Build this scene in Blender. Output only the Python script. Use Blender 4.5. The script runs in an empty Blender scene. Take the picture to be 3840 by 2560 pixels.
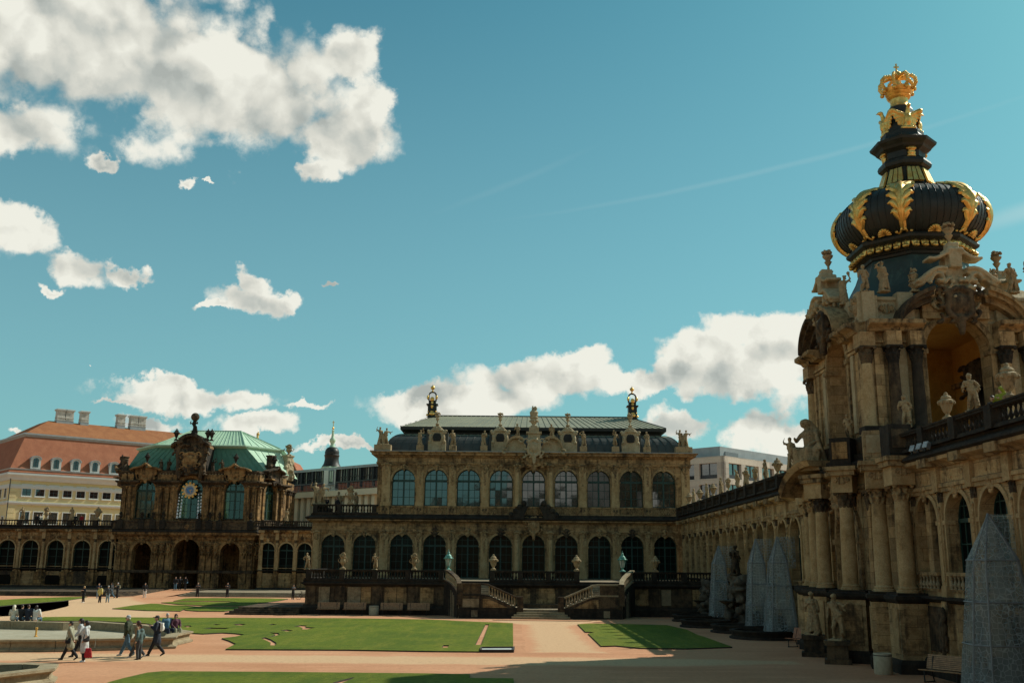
import bpy, bmesh, math, random
from math import sin, cos, pi, radians, sqrt, atan2, hypot
from mathutils import Vector, Matrix, noise as mnoise

scene = bpy.context.scene
col = scene.collection
rnd = random.Random(7)

# ------------------------------------------------------------------ camera, world, sun, exposure
PITCH, ROLL, CAMH, FPX = math.atan((2112 - 1280) / 3733.0), 0.0085, 4.24, 3733.0
cam_d = bpy.data.cameras.new('camera')
cam_d.sensor_width = 36.0
cam_d.lens = 36.0 * FPX / 3840.0
cam_d.clip_start, cam_d.clip_end = 0.5, 4000
cam = bpy.data.objects.new('camera', cam_d)
col.objects.link(cam)
cam.matrix_world = Matrix.Translation((0, 0, CAMH)) @ Matrix.Rotation(pi / 2 + PITCH, 4, 'X') @ Matrix.Rotation(ROLL, 4, 'Z')
scene.camera = cam

SUN_AZ = atan2(0.86, 0.51)          # measured clockwise from +Y
SUN_EL = radians(41.5)
vs = scene.view_settings
scene.display_settings.display_device = 'sRGB'
vs.view_transform = 'Standard'
vs.look = 'None'
vs.exposure = 0.0
vs.gamma = 1.0
vs.use_curve_mapping = False

sun_d = bpy.data.lights.new('sun', 'SUN')
sun_d.energy = 4.9
sun_d.angle = radians(0.53)
sun_d.color = (1.0, 0.945, 0.83)
sun = bpy.data.objects.new('sun', sun_d)
col.objects.link(sun)
sd = Vector((sin(SUN_AZ) * cos(SUN_EL), cos(SUN_AZ) * cos(SUN_EL), sin(SUN_EL)))
sun.rotation_mode = 'QUATERNION'
sun.rotation_quaternion = sd.to_track_quat('Z', 'Y')
sun.location = sd * 120


class NT:
    """small helper round a node tree"""
    def __init__(self, tree):
        self.t = tree
        self.t.nodes.clear()

    def n(self, kind, **kw):
        nd = self.t.nodes.new(kind)
        for k, v in kw.items():
            setattr(nd, k, v)
        return nd

    def put(self, sock, v):
        if v is None:
            return
        if isinstance(v, bpy.types.NodeSocket):
            self.t.links.new(v, sock)
        elif isinstance(v, (tuple, list)) and sock.type == 'RGBA':
            sock.default_value = tuple(v) + ((1,) if len(v) == 3 else ())
        else:
            sock.default_value = v

    def m(self, op, a, b=None, c=None, clamp=False):
        nd = self.n('ShaderNodeMath', operation=op, use_clamp=clamp)
        for i, v in enumerate((a, b, c)):
            self.put(nd.inputs[i], v)
        return nd.outputs[0]

    def vm(self, op, a, b=None, out=0, scale=None):
        nd = self.n('ShaderNodeVectorMath', operation=op)
        self.put(nd.inputs[0], a)
        self.put(nd.inputs[1], b)
        if scale is not None:
            self.put(nd.inputs['Scale'], scale)
        return nd.outputs[out]

    def noise(self, vec, scale=1, detail=4, rough=0.55, out=0, dist=0, lac=2.0):
        nd = self.n('ShaderNodeTexNoise')
        self.put(nd.inputs['Vector'], vec)
        for k, v in (('Scale', scale), ('Detail', detail), ('Roughness', rough), ('Distortion', dist), ('Lacunarity', lac)):
            self.put(nd.inputs[k], v)
        return nd.outputs[out]

    def mr(self, v, a, b, c=0.0, d=1.0, smooth=True):
        nd = self.n('ShaderNodeMapRange')
        nd.interpolation_type = 'SMOOTHSTEP' if smooth else 'LINEAR'
        for i, x in enumerate((v, a, b, c, d)):
            self.put(nd.inputs[i], x)
        return nd.outputs[0]

    def mix(self, f, a, b, mode='MIX'):
        nd = self.n('ShaderNodeMix', data_type='RGBA', blend_type=mode)
        self.put(nd.inputs[0], f)
        self.put(nd.inputs[6], a)
        self.put(nd.inputs[7], b)
        return nd.outputs[2]

    def mapping(self, vec, loc=(0, 0, 0), rot=(0, 0, 0), scale=(1, 1, 1), kind='POINT'):
        nd = self.n('ShaderNodeMapping', vector_type=kind)
        self.put(nd.inputs[0], vec)
        nd.inputs[1].default_value = loc
        nd.inputs[2].default_value = rot
        nd.inputs[3].default_value = scale
        return nd.outputs[0]

    def pos(self):
        return self.n('ShaderNodeNewGeometry').outputs['Position']


# sky: nishita dome with clouds laid out by azimuth and elevation (a dome at infinity)
CLOUDS = [  # azimuth deg, elevation deg, half width deg, half height deg
    (-24.96, 27.29, 9.49, 4.08), (-19.69, 25.75, 8.49, 3.54), (-14.88, 24.96, 5.77, 3.05), (-9.94, 27.84, 1.82, 1.75),
    (-11.00, 23.60, 3.23, 1.63), (-28.27, 21.94, 3.78, 1.89), (-8.93, 25.49, 1.15, 1.63), (-11.85, 21.77, 1.12, 0.89),
    (-27.41, 16.77, 2.43, 1.10), (-24.90, 15.45, 2.32, 0.98), (-21.78, 15.54, 0.96, 0.60), (-26.08, 14.11, 0.71, 0.36),
    (-14.96, 14.11, 2.14, 0.82), (-15.04, 15.22, 0.95, 0.82), (-17.20, 13.57, 1.51, 0.24), (-13.40, 14.22, 0.77, 0.67),
    (-10.58, 15.56, 0.70, 0.21), (-19.17, 19.94, 0.69, 0.32), (-17.85, 20.00, 0.28, 0.13), (-23.85, 21.07, 0.75, 0.42),
    (-18.27, 8.80, 4.42, 0.80), (-19.16, 9.40, 2.50, 0.52), (-15.42, 8.81, 1.94, 0.59), (-21.28, 8.47, 1.59, 0.23),
    (-10.98, 8.41, 1.52, 0.26), (-14.60, 7.37, 2.39, 0.62), (-20.09, 7.32, 1.88, 0.43), (-26.88, 6.22, 0.69, 0.27),
    (-23.04, 10.12, 0.07, 0.06), (-4.93, 9.27, 2.94, 0.92), (-2.60, 8.70, 4.95, 1.15), (1.27, 9.97, 4.20, 1.15),
    (3.45, 11.19, 1.87, 0.74), (7.46, 10.24, 3.40, 0.84), (11.32, 12.12, 2.62, 1.13), (15.10, 13.01, 3.35, 1.26),
    (12.76, 10.57, 3.66, 1.12), (16.19, 11.48, 2.26, 1.62), (9.92, 10.80, 1.85, 0.60), (10.43, 7.78, 2.13, 0.93),
    (14.12, 7.85, 2.85, 1.34), (15.94, 6.77, 2.22, 1.03), (-9.36, 5.84, 2.87, 0.33), (18.48, 9.17, 2.95, 1.02),
    (105.58, 48.12, 17.55, 5.61), (-63.90, 35.75, 17.41, 5.12), (173.28, 49.05, 11.50, 4.75), (-101.27, 4.43, 18.26, 6.71),  # unseen clouds from here on, enlarged to whiten the fill light
    (-153.09, 20.91, 16.06, 4.78), (164.27, 11.42, 14.16, 5.23), (-131.14, 31.67, 16.98, 5.58), (153.75, 5.09, 24.60, 6.85),
    (-131.36, 58.94, 18.11, 5.56), (97.96, 10.48, 16.37, 5.17), (175.32, 6.10, 14.36, 4.32), (-74.13, 31.35, 17.26, 5.64),
    (-60.19, 5.51, 10.44, 3.35), (46.91, 4.78, 21.83, 6.10), (134.51, 15.18, 15.34, 5.07), (-139.14, 48.60, 13.34, 4.22)

]
TRAILS = [(15.62, 21.76, 19.42, 0.22, 0.1389, 0.09), (29.03, 18.04, 5.22, 0.7, 0.1849, 0.28), (0.06, 21.64, 6.51, 0.3, 0.3696, 0.04)]  # azimuth, elevation, half length, half width (deg), slope, strength
world = bpy.data.worlds.new('World')
scene.world = world
world.use_nodes = True
w = NT(world.node_tree)
tc = w.n('ShaderNodeTexCoord').outputs['Generated']
sky = w.n('ShaderNodeTexSky', sky_type='NISHITA', sun_disc=False)
sky.sun_elevation = SUN_EL
sky.sun_rotation = SUN_AZ
sky.altitude = 120
sky.air_density = 1.0
sky.dust_density = 1.2
sky.ozone_density = 1.0
skyc = w.mix(1.0, sky.outputs[0], (0.43, 1.13, 0.97), 'MULTIPLY')
sep = w.n('ShaderNodeSeparateXYZ')
w.put(sep.inputs[0], tc)
az = w.m('ARCTAN2', sep.outputs[0], sep.outputs[1])
el = w.m('ARCSINE', sep.outputs[2])
cmb = w.n('ShaderNodeCombineXYZ')
w.put(cmb.inputs[0], az)
w.put(cmb.inputs[1], el)
wn = w.noise(tc, 11.0, 7, 0.62, out=1)
warp = w.vm('SCALE', w.vm('SUBTRACT', wn, (0.5, 0.5, 0.5)), scale=0.10)
ae = w.vm('ADD', cmb.outputs[0], warp)
sepn = w.n('ShaderNodeSeparateXYZ')
w.put(sepn.inputs[0], ae)
fld = None
for (ca, ce, ra, re) in CLOUDS:
    v = w.mapping(ae, (radians(ca), radians(ce), 0), (0, 0, 0), (radians(ra * 1.10), radians(re * 1.12), 50), 'TEXTURE')
    ln = w.vm('LENGTH', v, out=1)
    if fld is None:
        fld = ln
    else:
        nd = w.n('ShaderNodeMath', operation='SMOOTH_MIN')
        w.put(nd.inputs[0], fld)
        w.put(nd.inputs[1], ln)
        nd.inputs[2].default_value = 0.25
        fld = nd.outputs[0]
f1 = w.noise(tc, 24.0, 11, 0.62)
soft = w.noise(tc, 5.5, 4, 0.55)


def puffs(vec):
    vo_ = w.n('ShaderNodeTexVoronoi', feature='F1')
    w.put(vo_.inputs['Vector'], vec)
    for nm_, v_ in (('Scale', 15.0), ('Detail', 2.0), ('Roughness', 0.5), ('Randomness', 1.0)):
        w.put(vo_.inputs[nm_], v_)
    return vo_.outputs['Distance']


tcw = w.vm('ADD', tc, w.vm('SCALE', w.vm('SUBTRACT', wn, (0.5, 0.5, 0.5)), scale=0.05))
v1 = puffs(tcw)
v2 = puffs(w.vm('ADD', tcw, (0.010, 0.004, 0.020)))
body = w.m('SUBTRACT', 1.0, fld)
edge = w.m('ADD', w.m('MULTIPLY', w.m('SUBTRACT', f1, 0.5), 0.75), w.m('MULTIPLY', w.m('SUBTRACT', 0.86, v1), 0.75))
dens = w.mr(w.m('ADD', body, edge), -0.06, 0.34)
core = w.mr(w.m('ADD', body, w.m('MULTIPLY', w.m('SUBTRACT', soft, 0.5), 2.0)), 0.12, 0.95)
relief = w.m('ADD', w.m('MULTIPLY', w.m('SUBTRACT', v2, v1), 0.85), w.m('MULTIPLY', w.m('SUBTRACT', f1, 0.5), 0.12))
lum = w.m('ADD', w.m('SUBTRACT', 0.93, w.m('MULTIPLY', core, 0.26)), relief)
lum = w.mr(lum, 0.40, 1.0, 0.56, 1.10, False)
cc = w.mix(w.mr(lum, 0.55, 0.93), (0.94, 1.0, 0.93, 1), (1.0, 0.99, 0.88, 1))
SKYK = 0.085
cc2 = w.vm('SCALE', cc, scale=w.m('MULTIPLY', lum, 0.80 / SKYK))
haze_low = w.mr(el, 0.0, 0.70, 0.52, 0.0)
skyc = w.mix(haze_low, skyc, (0.33 / SKYK, 0.57 / SKYK, 0.61 / SKYK, 1))
full = w.mix(w.m('MULTIPLY', dens, 0.97), skyc, cc2)
# two faint vapour trails
for (ca, ce, ra, re, ro, am) in TRAILS:
    tv = w.mapping(w.vm('ADD', cmb.outputs[0], w.vm('SCALE', w.vm('SUBTRACT', wn, (0.5, 0.5, 0.5)), scale=0.004)), (radians(ca), radians(ce), 0), (0, 0, ro), (radians(ra), radians(re), 50), 'TEXTURE')
    full = w.mix(w.mr(w.vm('LENGTH', tv, out=1), 1.0, 0.1, 0.0, am), full, (0.62 / SKYK, 0.74 / SKYK, 0.72 / SKYK, 1))
bg = w.n('ShaderNodeBackground')
w.put(bg.inputs[0], full)
bg.inputs[1].default_value = SKYK
wo = w.n('ShaderNodeOutputWorld')
w.put(wo.inputs[0], bg.outputs[0])
world.cycles.sampling_method = 'MANUAL'
world.cycles.sample_map_resolution = 512

# ------------------------------------------------------------------ materials
MATS = {}


def newmat(name):
    mt = bpy.data.materials.new(name)
    mt.use_nodes = True
    k = NT(mt.node_tree)
    b = k.n('ShaderNodeBsdfPrincipled')
    o = k.n('ShaderNodeOutputMaterial')
    k.put(o.inputs[0], b.outputs[0])
    MATS[name] = mt
    return k, b, o


def bump(k, b, h, strength=0.4, dist=0.03):
    nd = k.n('ShaderNodeBump')
    k.put(nd.inputs['Height'], h)
    nd.inputs['Strength'].default_value = strength
    nd.inputs['Distance'].default_value = dist
    k.put(b.inputs['Normal'], nd.outputs[0])


def stone(name, light, mid, dark, thr=0.55, wid=0.18, rough=0.9, sc=1.0, dk=0.9, bs=0.5, blocks=None):
    """weathered sandstone: courses of fresh and grey-brown blocks under a black crust in streaks and blotches"""
    k, b, o = newmat(name)
    p = k.pos()
    n1 = k.noise(p, 0.55 * sc, 5, 0.6)
    n2 = k.noise(p, 3.1 * sc, 6, 0.65)
    st = k.noise(k.mapping(p, scale=(2.3 * sc, 2.3 * sc, 0.30 * sc)), 1.0, 5, 0.6)
    base = k.mix(k.mr(k.m('ADD', k.m('MULTIPLY', n1, 0.5), k.m('MULTIPLY', n2, 0.5)), 0.37, 0.63), light, mid)
    fine = k.noise(p, 17 * sc, 3, 0.6)
    base = k.mix(k.mr(fine, 0.3, 0.75, 0, 0.45), base, tuple(0.5 * c for c in mid))
    crust = k.m('ADD', k.m('ADD', k.m('MULTIPLY', n1, 0.24), k.m('MULTIPLY', st, 0.50)), k.m('MULTIPLY', n2, 0.31))
    if blocks:
        sp = k.n('ShaderNodeSeparateXYZ')
        k.put(sp.inputs[0], p)
        cb = k.n('ShaderNodeCombineXYZ')
        k.put(cb.inputs[0], k.m('ADD', sp.outputs[0], sp.outputs[1]))
        k.put(cb.inputs[1], sp.outputs[2])
        br = k.n('ShaderNodeTexBrick')
        k.put(br.inputs['Vector'], cb.outputs[0])
        br.inputs['Color1'].default_value = (0.72, 0.72, 0.74, 1)
        br.inputs['Color2'].default_value = (1.16, 1.14, 1.10, 1)
        br.inputs['Mortar'].default_value = (0.50, 0.47, 0.44, 1)
        br.inputs['Scale'].default_value = 1.0
        br.inputs['Mortar Size'].default_value = 0.012
        br.inputs['Brick Width'].default_value = blocks[0]
        br.inputs['Row Height'].default_value = blocks[1]
        base = k.mix(1.0, base, br.outputs[0], 'MULTIPLY')
    c2 = k.mix(k.mr(crust, thr - 0.01, thr + wid * 1.35, 0.0, dk), base, dark)
    k.put(b.inputs['Base Color'], c2)
    b.inputs['Roughness'].default_value = rough
    b.inputs['Specular IOR Level'].default_value = 0.25
    bump(k, b, k.m('ADD', n2, k.m('MULTIPLY', fine, 0.6)), bs, 0.08)
    return MATS[name]


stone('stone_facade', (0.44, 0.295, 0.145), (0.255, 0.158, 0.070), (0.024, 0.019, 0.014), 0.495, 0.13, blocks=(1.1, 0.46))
stone('stone_trim', (0.43, 0.300, 0.150), (0.255, 0.165, 0.077), (0.022, 0.018, 0.014), 0.490, 0.13, sc=1.6)
stone('stone_gallery', (0.52, 0.37, 0.195), (0.33, 0.215, 0.100), (0.027, 0.022, 0.016), 0.525, 0.12, blocks=(1.0, 0.5))
stone('stone_column', (0.50, 0.365, 0.195), (0.35, 0.230, 0.105), (0.040, 0.032, 0.023), 0.555, 0.16, bs=0.3)
stone('stone_clock', (0.40, 0.245, 0.105), (0.225, 0.128, 0.050), (0.018, 0.014, 0.010), 0.475, 0.13, blocks=(1.0, 0.5))
stone('stone_black', (0.055, 0.043, 0.030), (0.030, 0.024, 0.018), (0.010, 0.0095, 0.009), 0.42, 0.22, bs=0.7)
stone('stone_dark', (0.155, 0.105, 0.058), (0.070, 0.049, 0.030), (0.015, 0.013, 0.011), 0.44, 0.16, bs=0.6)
stone('stone_pale', (0.50, 0.42, 0.27), (0.38, 0.29, 0.165), (0.045, 0.036, 0.026), 0.575, 0.14, sc=2.2)
stone('stone_statue', (0.43, 0.33, 0.19), (0.30, 0.21, 0.112), (0.034, 0.026, 0.018), 0.53, 0.14, sc=3.0, bs=0.5)
stone('stone_new', (0.34, 0.28, 0.18), (0.25, 0.195, 0.12), (0.05, 0.04, 0.028), 0.50, 0.16)
stone('stone_basin', (0.40, 0.33, 0.21), (0.27, 0.21, 0.125), (0.06, 0.048, 0.034), 0.56, 0.2, sc=2)
stone('stone_step', (0.34, 0.28, 0.19), (0.22, 0.17, 0.11), (0.05, 0.042, 0.034), 0.54, 0.2, sc=2)
stone('stone_floor', (0.42, 0.38, 0.28), (0.33, 0.29, 0.20), (0.13, 0.11, 0.08), 0.62, 0.25, sc=0.8, bs=0.15)
stone('plaster_ochre', (0.62, 0.36, 0.085), (0.50, 0.27, 0.06), (0.20, 0.10, 0.03), 0.66, 0.2, bs=0.1)
stone('concrete', (0.64, 0.61, 0.53), (0.57, 0.54, 0.46), (0.36, 0.34, 0.29), 0.62, 0.3, sc=0.8, bs=0.1, blocks=(1.6, 0.8))


def simple(name, colr, rough=0.6, metal=0.0, spec=0.5, var=0.25, sc=4.0, bs=0.0, coat=None):
    k, b, o = newmat(name)
    p = k.pos()
    n = k.noise(p, sc, 4, 0.6)
    dk_ = tuple(c * (1 - var) for c in colr)
    lt = tuple(min(1, c * (1 + var * 0.6)) for c in colr)
    k.put(b.inputs['Base Color'], k.mix(k.mr(n, 0.3, 0.7), dk_, lt))
    b.inputs['Roughness'].default_value = rough
    b.inputs['Metallic'].default_value = metal
    b.inputs['Specular IOR Level'].default_value = spec
    if bs:
        bump(k, b, k.noise(p, sc * 4, 4, 0.6), bs, 0.02)
    return MATS[name]


def metal_roof(name, c1, c2, c3, rough=0.5, spec=0.4):
    """sheet metal with rain streaks"""
    k, b, o = newmat(name)
    p = k.pos()
    n = k.noise(p, 0.5, 5, 0.6)
    st = k.noise(k.mapping(p, scale=(2.6, 2.6, 0.35)), 1.0, 5, 0.65)
    cc_ = k.mix(k.mr(n, 0.35, 0.65), c1, c2)
    k.put(b.inputs['Base Color'], k.mix(k.mr(st, 0.52, 0.72, 0, 0.8), cc_, c3))
    k.put(b.inputs['Roughness'], k.mr(st, 0.3, 0.7, rough - 0.1, rough + 0.15))
    b.inputs['Specular IOR Level'].default_value = spec
    bump(k, b, k.noise(p, 3.5, 4, 0.6), 0.15, 0.03)


metal_roof('copper_grey', (0.245, 0.245, 0.165), (0.20, 0.205, 0.145), (0.15, 0.155, 0.11), 0.6)
metal_roof('copper_dark', (0.040, 0.043, 0.036), (0.052, 0.054, 0.044), (0.026, 0.029, 0.026), 0.42, 0.5)
metal_roof('copper_black', (0.015, 0.017, 0.014), (0.021, 0.023, 0.019), (0.036, 0.044, 0.036), 0.46, 0.3)
metal_roof('copper_teal', (0.032, 0.060, 0.053), (0.022, 0.034, 0.031), (0.06, 0.10, 0.085), 0.5, 0.4)
metal_roof('copper_green', (0.44, 0.60, 0.44), (0.37, 0.54, 0.39), (0.27, 0.43, 0.31), 0.65, 0.3)
metal_roof('copper_green_dark', (0.095, 0.225, 0.155), (0.12, 0.27, 0.19), (0.06, 0.13, 0.10), 0.6, 0.3)


def gold():
    k, b, o = newmat('gold_leaf')
    p = k.pos()
    n = k.noise(p, 3.0, 5, 0.65)
    k.put(b.inputs['Base Color'], k.mix(k.mr(n, 0.35, 0.7), (0.86, 0.57, 0.18), (0.60, 0.33, 0.07)))
    b.inputs['Metallic'].default_value = 0.85
    k.put(b.inputs['Roughness'], k.mr(n, 0.3, 0.7, 0.30, 0.5))
    bump(k, b, k.noise(p, 14, 3, 0.6), 0.25, 0.02)


gold()


def glass(name, colr, ior=2.0, rough=0.06, tint=None, transp=0.0, var=0.4):
    """window glass: dark room behind, sky and court mirrored in slightly uneven panes"""
    k, b, o = newmat(name)
    p = k.pos()
    n = k.noise(p, 0.9, 3, 0.6)
    k.put(b.inputs['Base Color'], k.mix(k.mr(n, 0.35, 0.65), tuple(c * (1 - var) for c in colr), colr))
    b.inputs['Roughness'].default_value = rough
    b.inputs['IOR'].default_value = ior
    bump(k, b, k.noise(p, 0.8, 2, 0.5), 0.12, 0.05)
    if transp:
        t = k.n('ShaderNodeBsdfTransparent')
        t.inputs[0].default_value = tuple(tint) + (1,)
        mx = k.n('ShaderNodeMixShader')
        mx.inputs[0].default_value = transp
        k.put(mx.inputs[1], b.outputs[0])
        k.put(mx.inputs[2], t.outputs[0])
        k.put(o.inputs[0], mx.outputs[0])


glass('glass_upper', (0.026, 0.036, 0.030), 2.05)
glass('glass_dim', (0.026, 0.026, 0.018), 1.6, 0.10)
glass('glass_lower', (0.010, 0.014, 0.011), 1.25, 0.12)
glass('glass_dark', (0.007, 0.010, 0.009), 1.12, 0.15)
glass('glass_house', (0.022, 0.028, 0.030), 1.9, 0.05)
glass('glass_office', (0.055, 0.070, 0.075), 2.3, 0.05)
glass('glass_clear', (0.020, 0.034, 0.028), 2.2, 0.05, (0.55, 0.75, 0.58), 0.55)
simple('paint_green', (0.012, 0.045, 0.036), 0.55, 0, 0.4, 0.3)
simple('paint_grey', (0.35, 0.37, 0.37), 0.5)
simple('paint_white', (0.62, 0.64, 0.60), 0.6, var=0.08)
simple('steel_dark', (0.045, 0.050, 0.055), 0.45, 0.3)
simple('steel_grey', (0.19, 0.21, 0.22), 0.45, 0.2)
simple('zinc', (0.32, 0.36, 0.37), 0.5, 0.0, var=0.12, sc=1.0)
simple('plaster_yellow', (0.66, 0.56, 0.31), 0.9, var=0.07, sc=0.6, spec=0.15)
simple('plaster_deep', (0.63, 0.51, 0.24), 0.9, var=0.07, sc=0.6, spec=0.15)  # slightly deeper yellow for wall panels and window heads
simple('plaster_cream', (0.70, 0.65, 0.48), 0.9, var=0.06, sc=0.6, spec=0.15)
simple('plaster_white', (0.56, 0.60, 0.58), 0.85, var=0.06, sc=0.8, spec=0.2)
simple('panel_red', (0.42, 0.115, 0.055), 0.7, var=0.2)
simple('chimney_plaster', (0.52, 0.50, 0.44), 0.9, var=0.3, sc=1.5)
simple('wood_slat', (0.36, 0.20, 0.095), 0.55, var=0.3, sc=8)
simple('wood_red', (0.40, 0.155, 0.075), 0.55, var=0.3, sc=8)
simple('iron', (0.02, 0.02, 0.02), 0.5, 0.4)
simple('lantern_green', (0.10, 0.30, 0.235), 0.55, var=0.4, sc=5)
simple('glass_milk', (0.45, 0.45, 0.38), 0.3)
simple('porcelain', (0.78, 0.80, 0.80), 0.25, var=0.05)
simple('dial_blue', (0.045, 0.19, 0.42), 0.4, var=0.08)
simple('dial_ring', (0.62, 0.50, 0.30), 0.5, var=0.12)
simple('dial_gold', (0.72, 0.38, 0.085), 0.4, 0.3, var=0.15)
simple('bin_concrete', (0.42, 0.38, 0.27), 0.9, var=0.15, sc=6)
simple('fleece', (0.36, 0.39, 0.38), 0.8, var=0.1, sc=6)
simple('edging', (0.035, 0.026, 0.02), 0.9, var=0.4)
simple('floodlight', (0.30, 0.33, 0.34), 0.4, 0.4)
simple('rock', (0.085, 0.07, 0.048), 0.95, var=0.6, sc=2.5, bs=0.8)
for nm, cl in dict(skin=(0.55, 0.33, 0.23), skin_tan=(0.44, 0.25, 0.16), hair_dark=(0.022, 0.014, 0.010), hair_brown=(0.075, 0.036, 0.02),
                   hair_blond=(0.42, 0.27, 0.11), hair_grey=(0.48, 0.46, 0.43), cloth_black=(0.014, 0.014, 0.016), cloth_navy=(0.018, 0.024, 0.040),
                   cloth_khaki=(0.30, 0.29, 0.20), cloth_grey=(0.44, 0.45, 0.45), cloth_light=(0.52, 0.53, 0.51), cloth_white=(0.68, 0.67, 0.62),
                   cloth_cream=(0.64, 0.58, 0.46), cloth_olive=(0.034, 0.042, 0.018), cloth_teal=(0.085, 0.135, 0.13), cloth_denim=(0.085, 0.155, 0.21),
                   cloth_paledenim=(0.23, 0.31, 0.37), cloth_blue=(0.07, 0.16, 0.235), cloth_maroon=(0.085, 0.027, 0.045), cloth_yellow=(0.62, 0.50, 0.17),
                   cloth_red=(0.40, 0.022, 0.028), cloth_tan=(0.22, 0.145, 0.075), cloth_brown=(0.075, 0.060, 0.042), cloth_lime=(0.25, 0.27, 0.022),
                   cloth_charcoal=(0.045, 0.047, 0.05), shoe_white=(0.72, 0.72, 0.70), eye_dark=(0.015, 0.012, 0.010), lip=(0.36, 0.13, 0.10)).items():
    simple(nm, cl, 0.5 if 'hair' in nm or nm == 'eye_dark' else 0.8, 0, 0.35, 0.18, 14, 0.15 if 'cloth' in nm else 0)


def tiles():
    """clay roof tiles, courses as relief and tone"""
    for name, c1, c2, c3 in (('roof_tile', (0.40, 0.160, 0.088), (0.34, 0.128, 0.070), (0.21, 0.09, 0.055)),
                             ('roof_tile_old', (0.38, 0.165, 0.072), (0.31, 0.125, 0.055), (0.19, 0.09, 0.045))):
        k, b, o = newmat(name)
        p = k.pos()
        n = k.noise(p, 0.6, 5, 0.65)
        f = k.noise(p, 5.0, 3, 0.6)
        c_ = k.mix(k.mr(n, 0.35, 0.65), c1, c2)
        c_ = k.mix(k.mr(f, 0.50, 0.75, 0, 0.7), c_, c3)
        k.put(b.inputs['Base Color'], c_)
        b.inputs['Roughness'].default_value = 0.85
        b.inputs['Specular IOR Level'].default_value = 0.2
        bump(k, b, f, 0.4, 0.05)


tiles()


def gravel(name, c1, c2, c3):
    k, b, o = newmat(name)
    p = k.pos()
    n = k.noise(p, 0.13, 6, 0.65)
    f = k.noise(p, 5.0, 6, 0.8)
    g = k.noise(k.mapping(p, rot=(0, 0, 0.15), scale=(0.25, 1.1, 1)), 0.7, 6, 0.7)
    c_ = k.mix(k.mr(n, 0.38, 0.62), c1, c2)
    c_ = k.mix(k.mr(g, 0.50, 0.70, 0, 0.55), c_, tuple(min(1, c * 1.22 + .02) for c in c1))
    c_ = k.mix(k.mr(g, 0.46, 0.28, 0, 0.35), c_, c3)
    c_ = k.mix(k.mr(f, 0.44, 0.70, 0, 0.60), c_, c3)
    k.put(b.inputs['Base Color'], c_)
    b.inputs['Roughness'].default_value = 0.95
    b.inputs['Specular IOR Level'].default_value = 0.1
    bump(k, b, k.noise(p, 9, 6, 0.85), 0.8, 0.05)


gravel('gravel_pink', (0.57, 0.300, 0.170), (0.50, 0.245, 0.132), (0.34, 0.160, 0.088))
gravel('gravel_pale', (0.56, 0.42, 0.28), (0.50, 0.37, 0.245), (0.36, 0.26, 0.17))
def gravel_path():
    k, b, o = newmat('gravel_path')
    p = k.pos()
    at_ = k.n('ShaderNodeAttribute', attribute_name='fade').outputs['Fac']
    n = k.noise(p, 0.7, 6, 0.7)
    f = k.noise(p, 5.0, 6, 0.8)
    fac = k.mr(k.m('ADD', at_, k.m('MULTIPLY', k.m('SUBTRACT', n, 0.5), 1.3)), 0.15, 0.85)
    c_ = k.mix(fac, (0.57, 0.290, 0.162), (0.60, 0.395, 0.232))
    k.put(b.inputs['Base Color'], k.mix(k.mr(f, 0.44, 0.70, 0, 0.5), c_, (0.34, 0.19, 0.105)))
    b.inputs['Roughness'].default_value = 0.95
    b.inputs['Specular IOR Level'].default_value = 0.1
    bump(k, b, k.noise(p, 9, 6, 0.85), 0.8, 0.05)


gravel_path()
gravel('gravel_far', (0.22, 0.19, 0.15), (0.18, 0.16, 0.13), (0.12, 0.10, 0.08))


def grass():
    k, b, o = newmat('grass')
    p = k.pos()
    n = k.noise(p, 0.22, 6, 0.65)
    f = k.noise(p, 4.5, 6, 0.85)
    s = k.noise(k.mapping(p, rot=(0, 0, 0.5), scale=(2.2, 0.30, 1)), 0.6, 5, 0.65)
    wv = k.n('ShaderNodeTexWave', bands_direction='X')
    k.put(wv.inputs['Vector'], k.mapping(p, rot=(0, 0, 0.45)))
    wv.inputs['Scale'].default_value = 0.28
    wv.inputs['Distortion'].default_value = 2.5
    wv.inputs['Detail'].default_value = 3
    c_ = k.mix(k.mr(n, 0.36, 0.64), (0.165, 0.200, 0.013), (0.095, 0.142, 0.010))
    c_ = k.mix(k.mr(wv.outputs[1], 0.3, 0.7, 0, 0.28), c_, (0.115, 0.165, 0.012))
    c_ = k.mix(k.mr(s, 0.45, 0.68, 0, 0.65), c_, (0.22, 0.225, 0.024))
    c_ = k.mix(k.mr(f, 0.44, 0.68, 0, 0.75), c_, (0.045, 0.070, 0.007))
    k.put(b.inputs['Base Color'], c_)
    b.inputs['Roughness'].default_value = 0.8
    b.inputs['Specular IOR Level'].default_value = 0.15
    bump(k, b, k.noise(p, 8, 6, 0.85), 1.0, 0.10)


grass()


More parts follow.
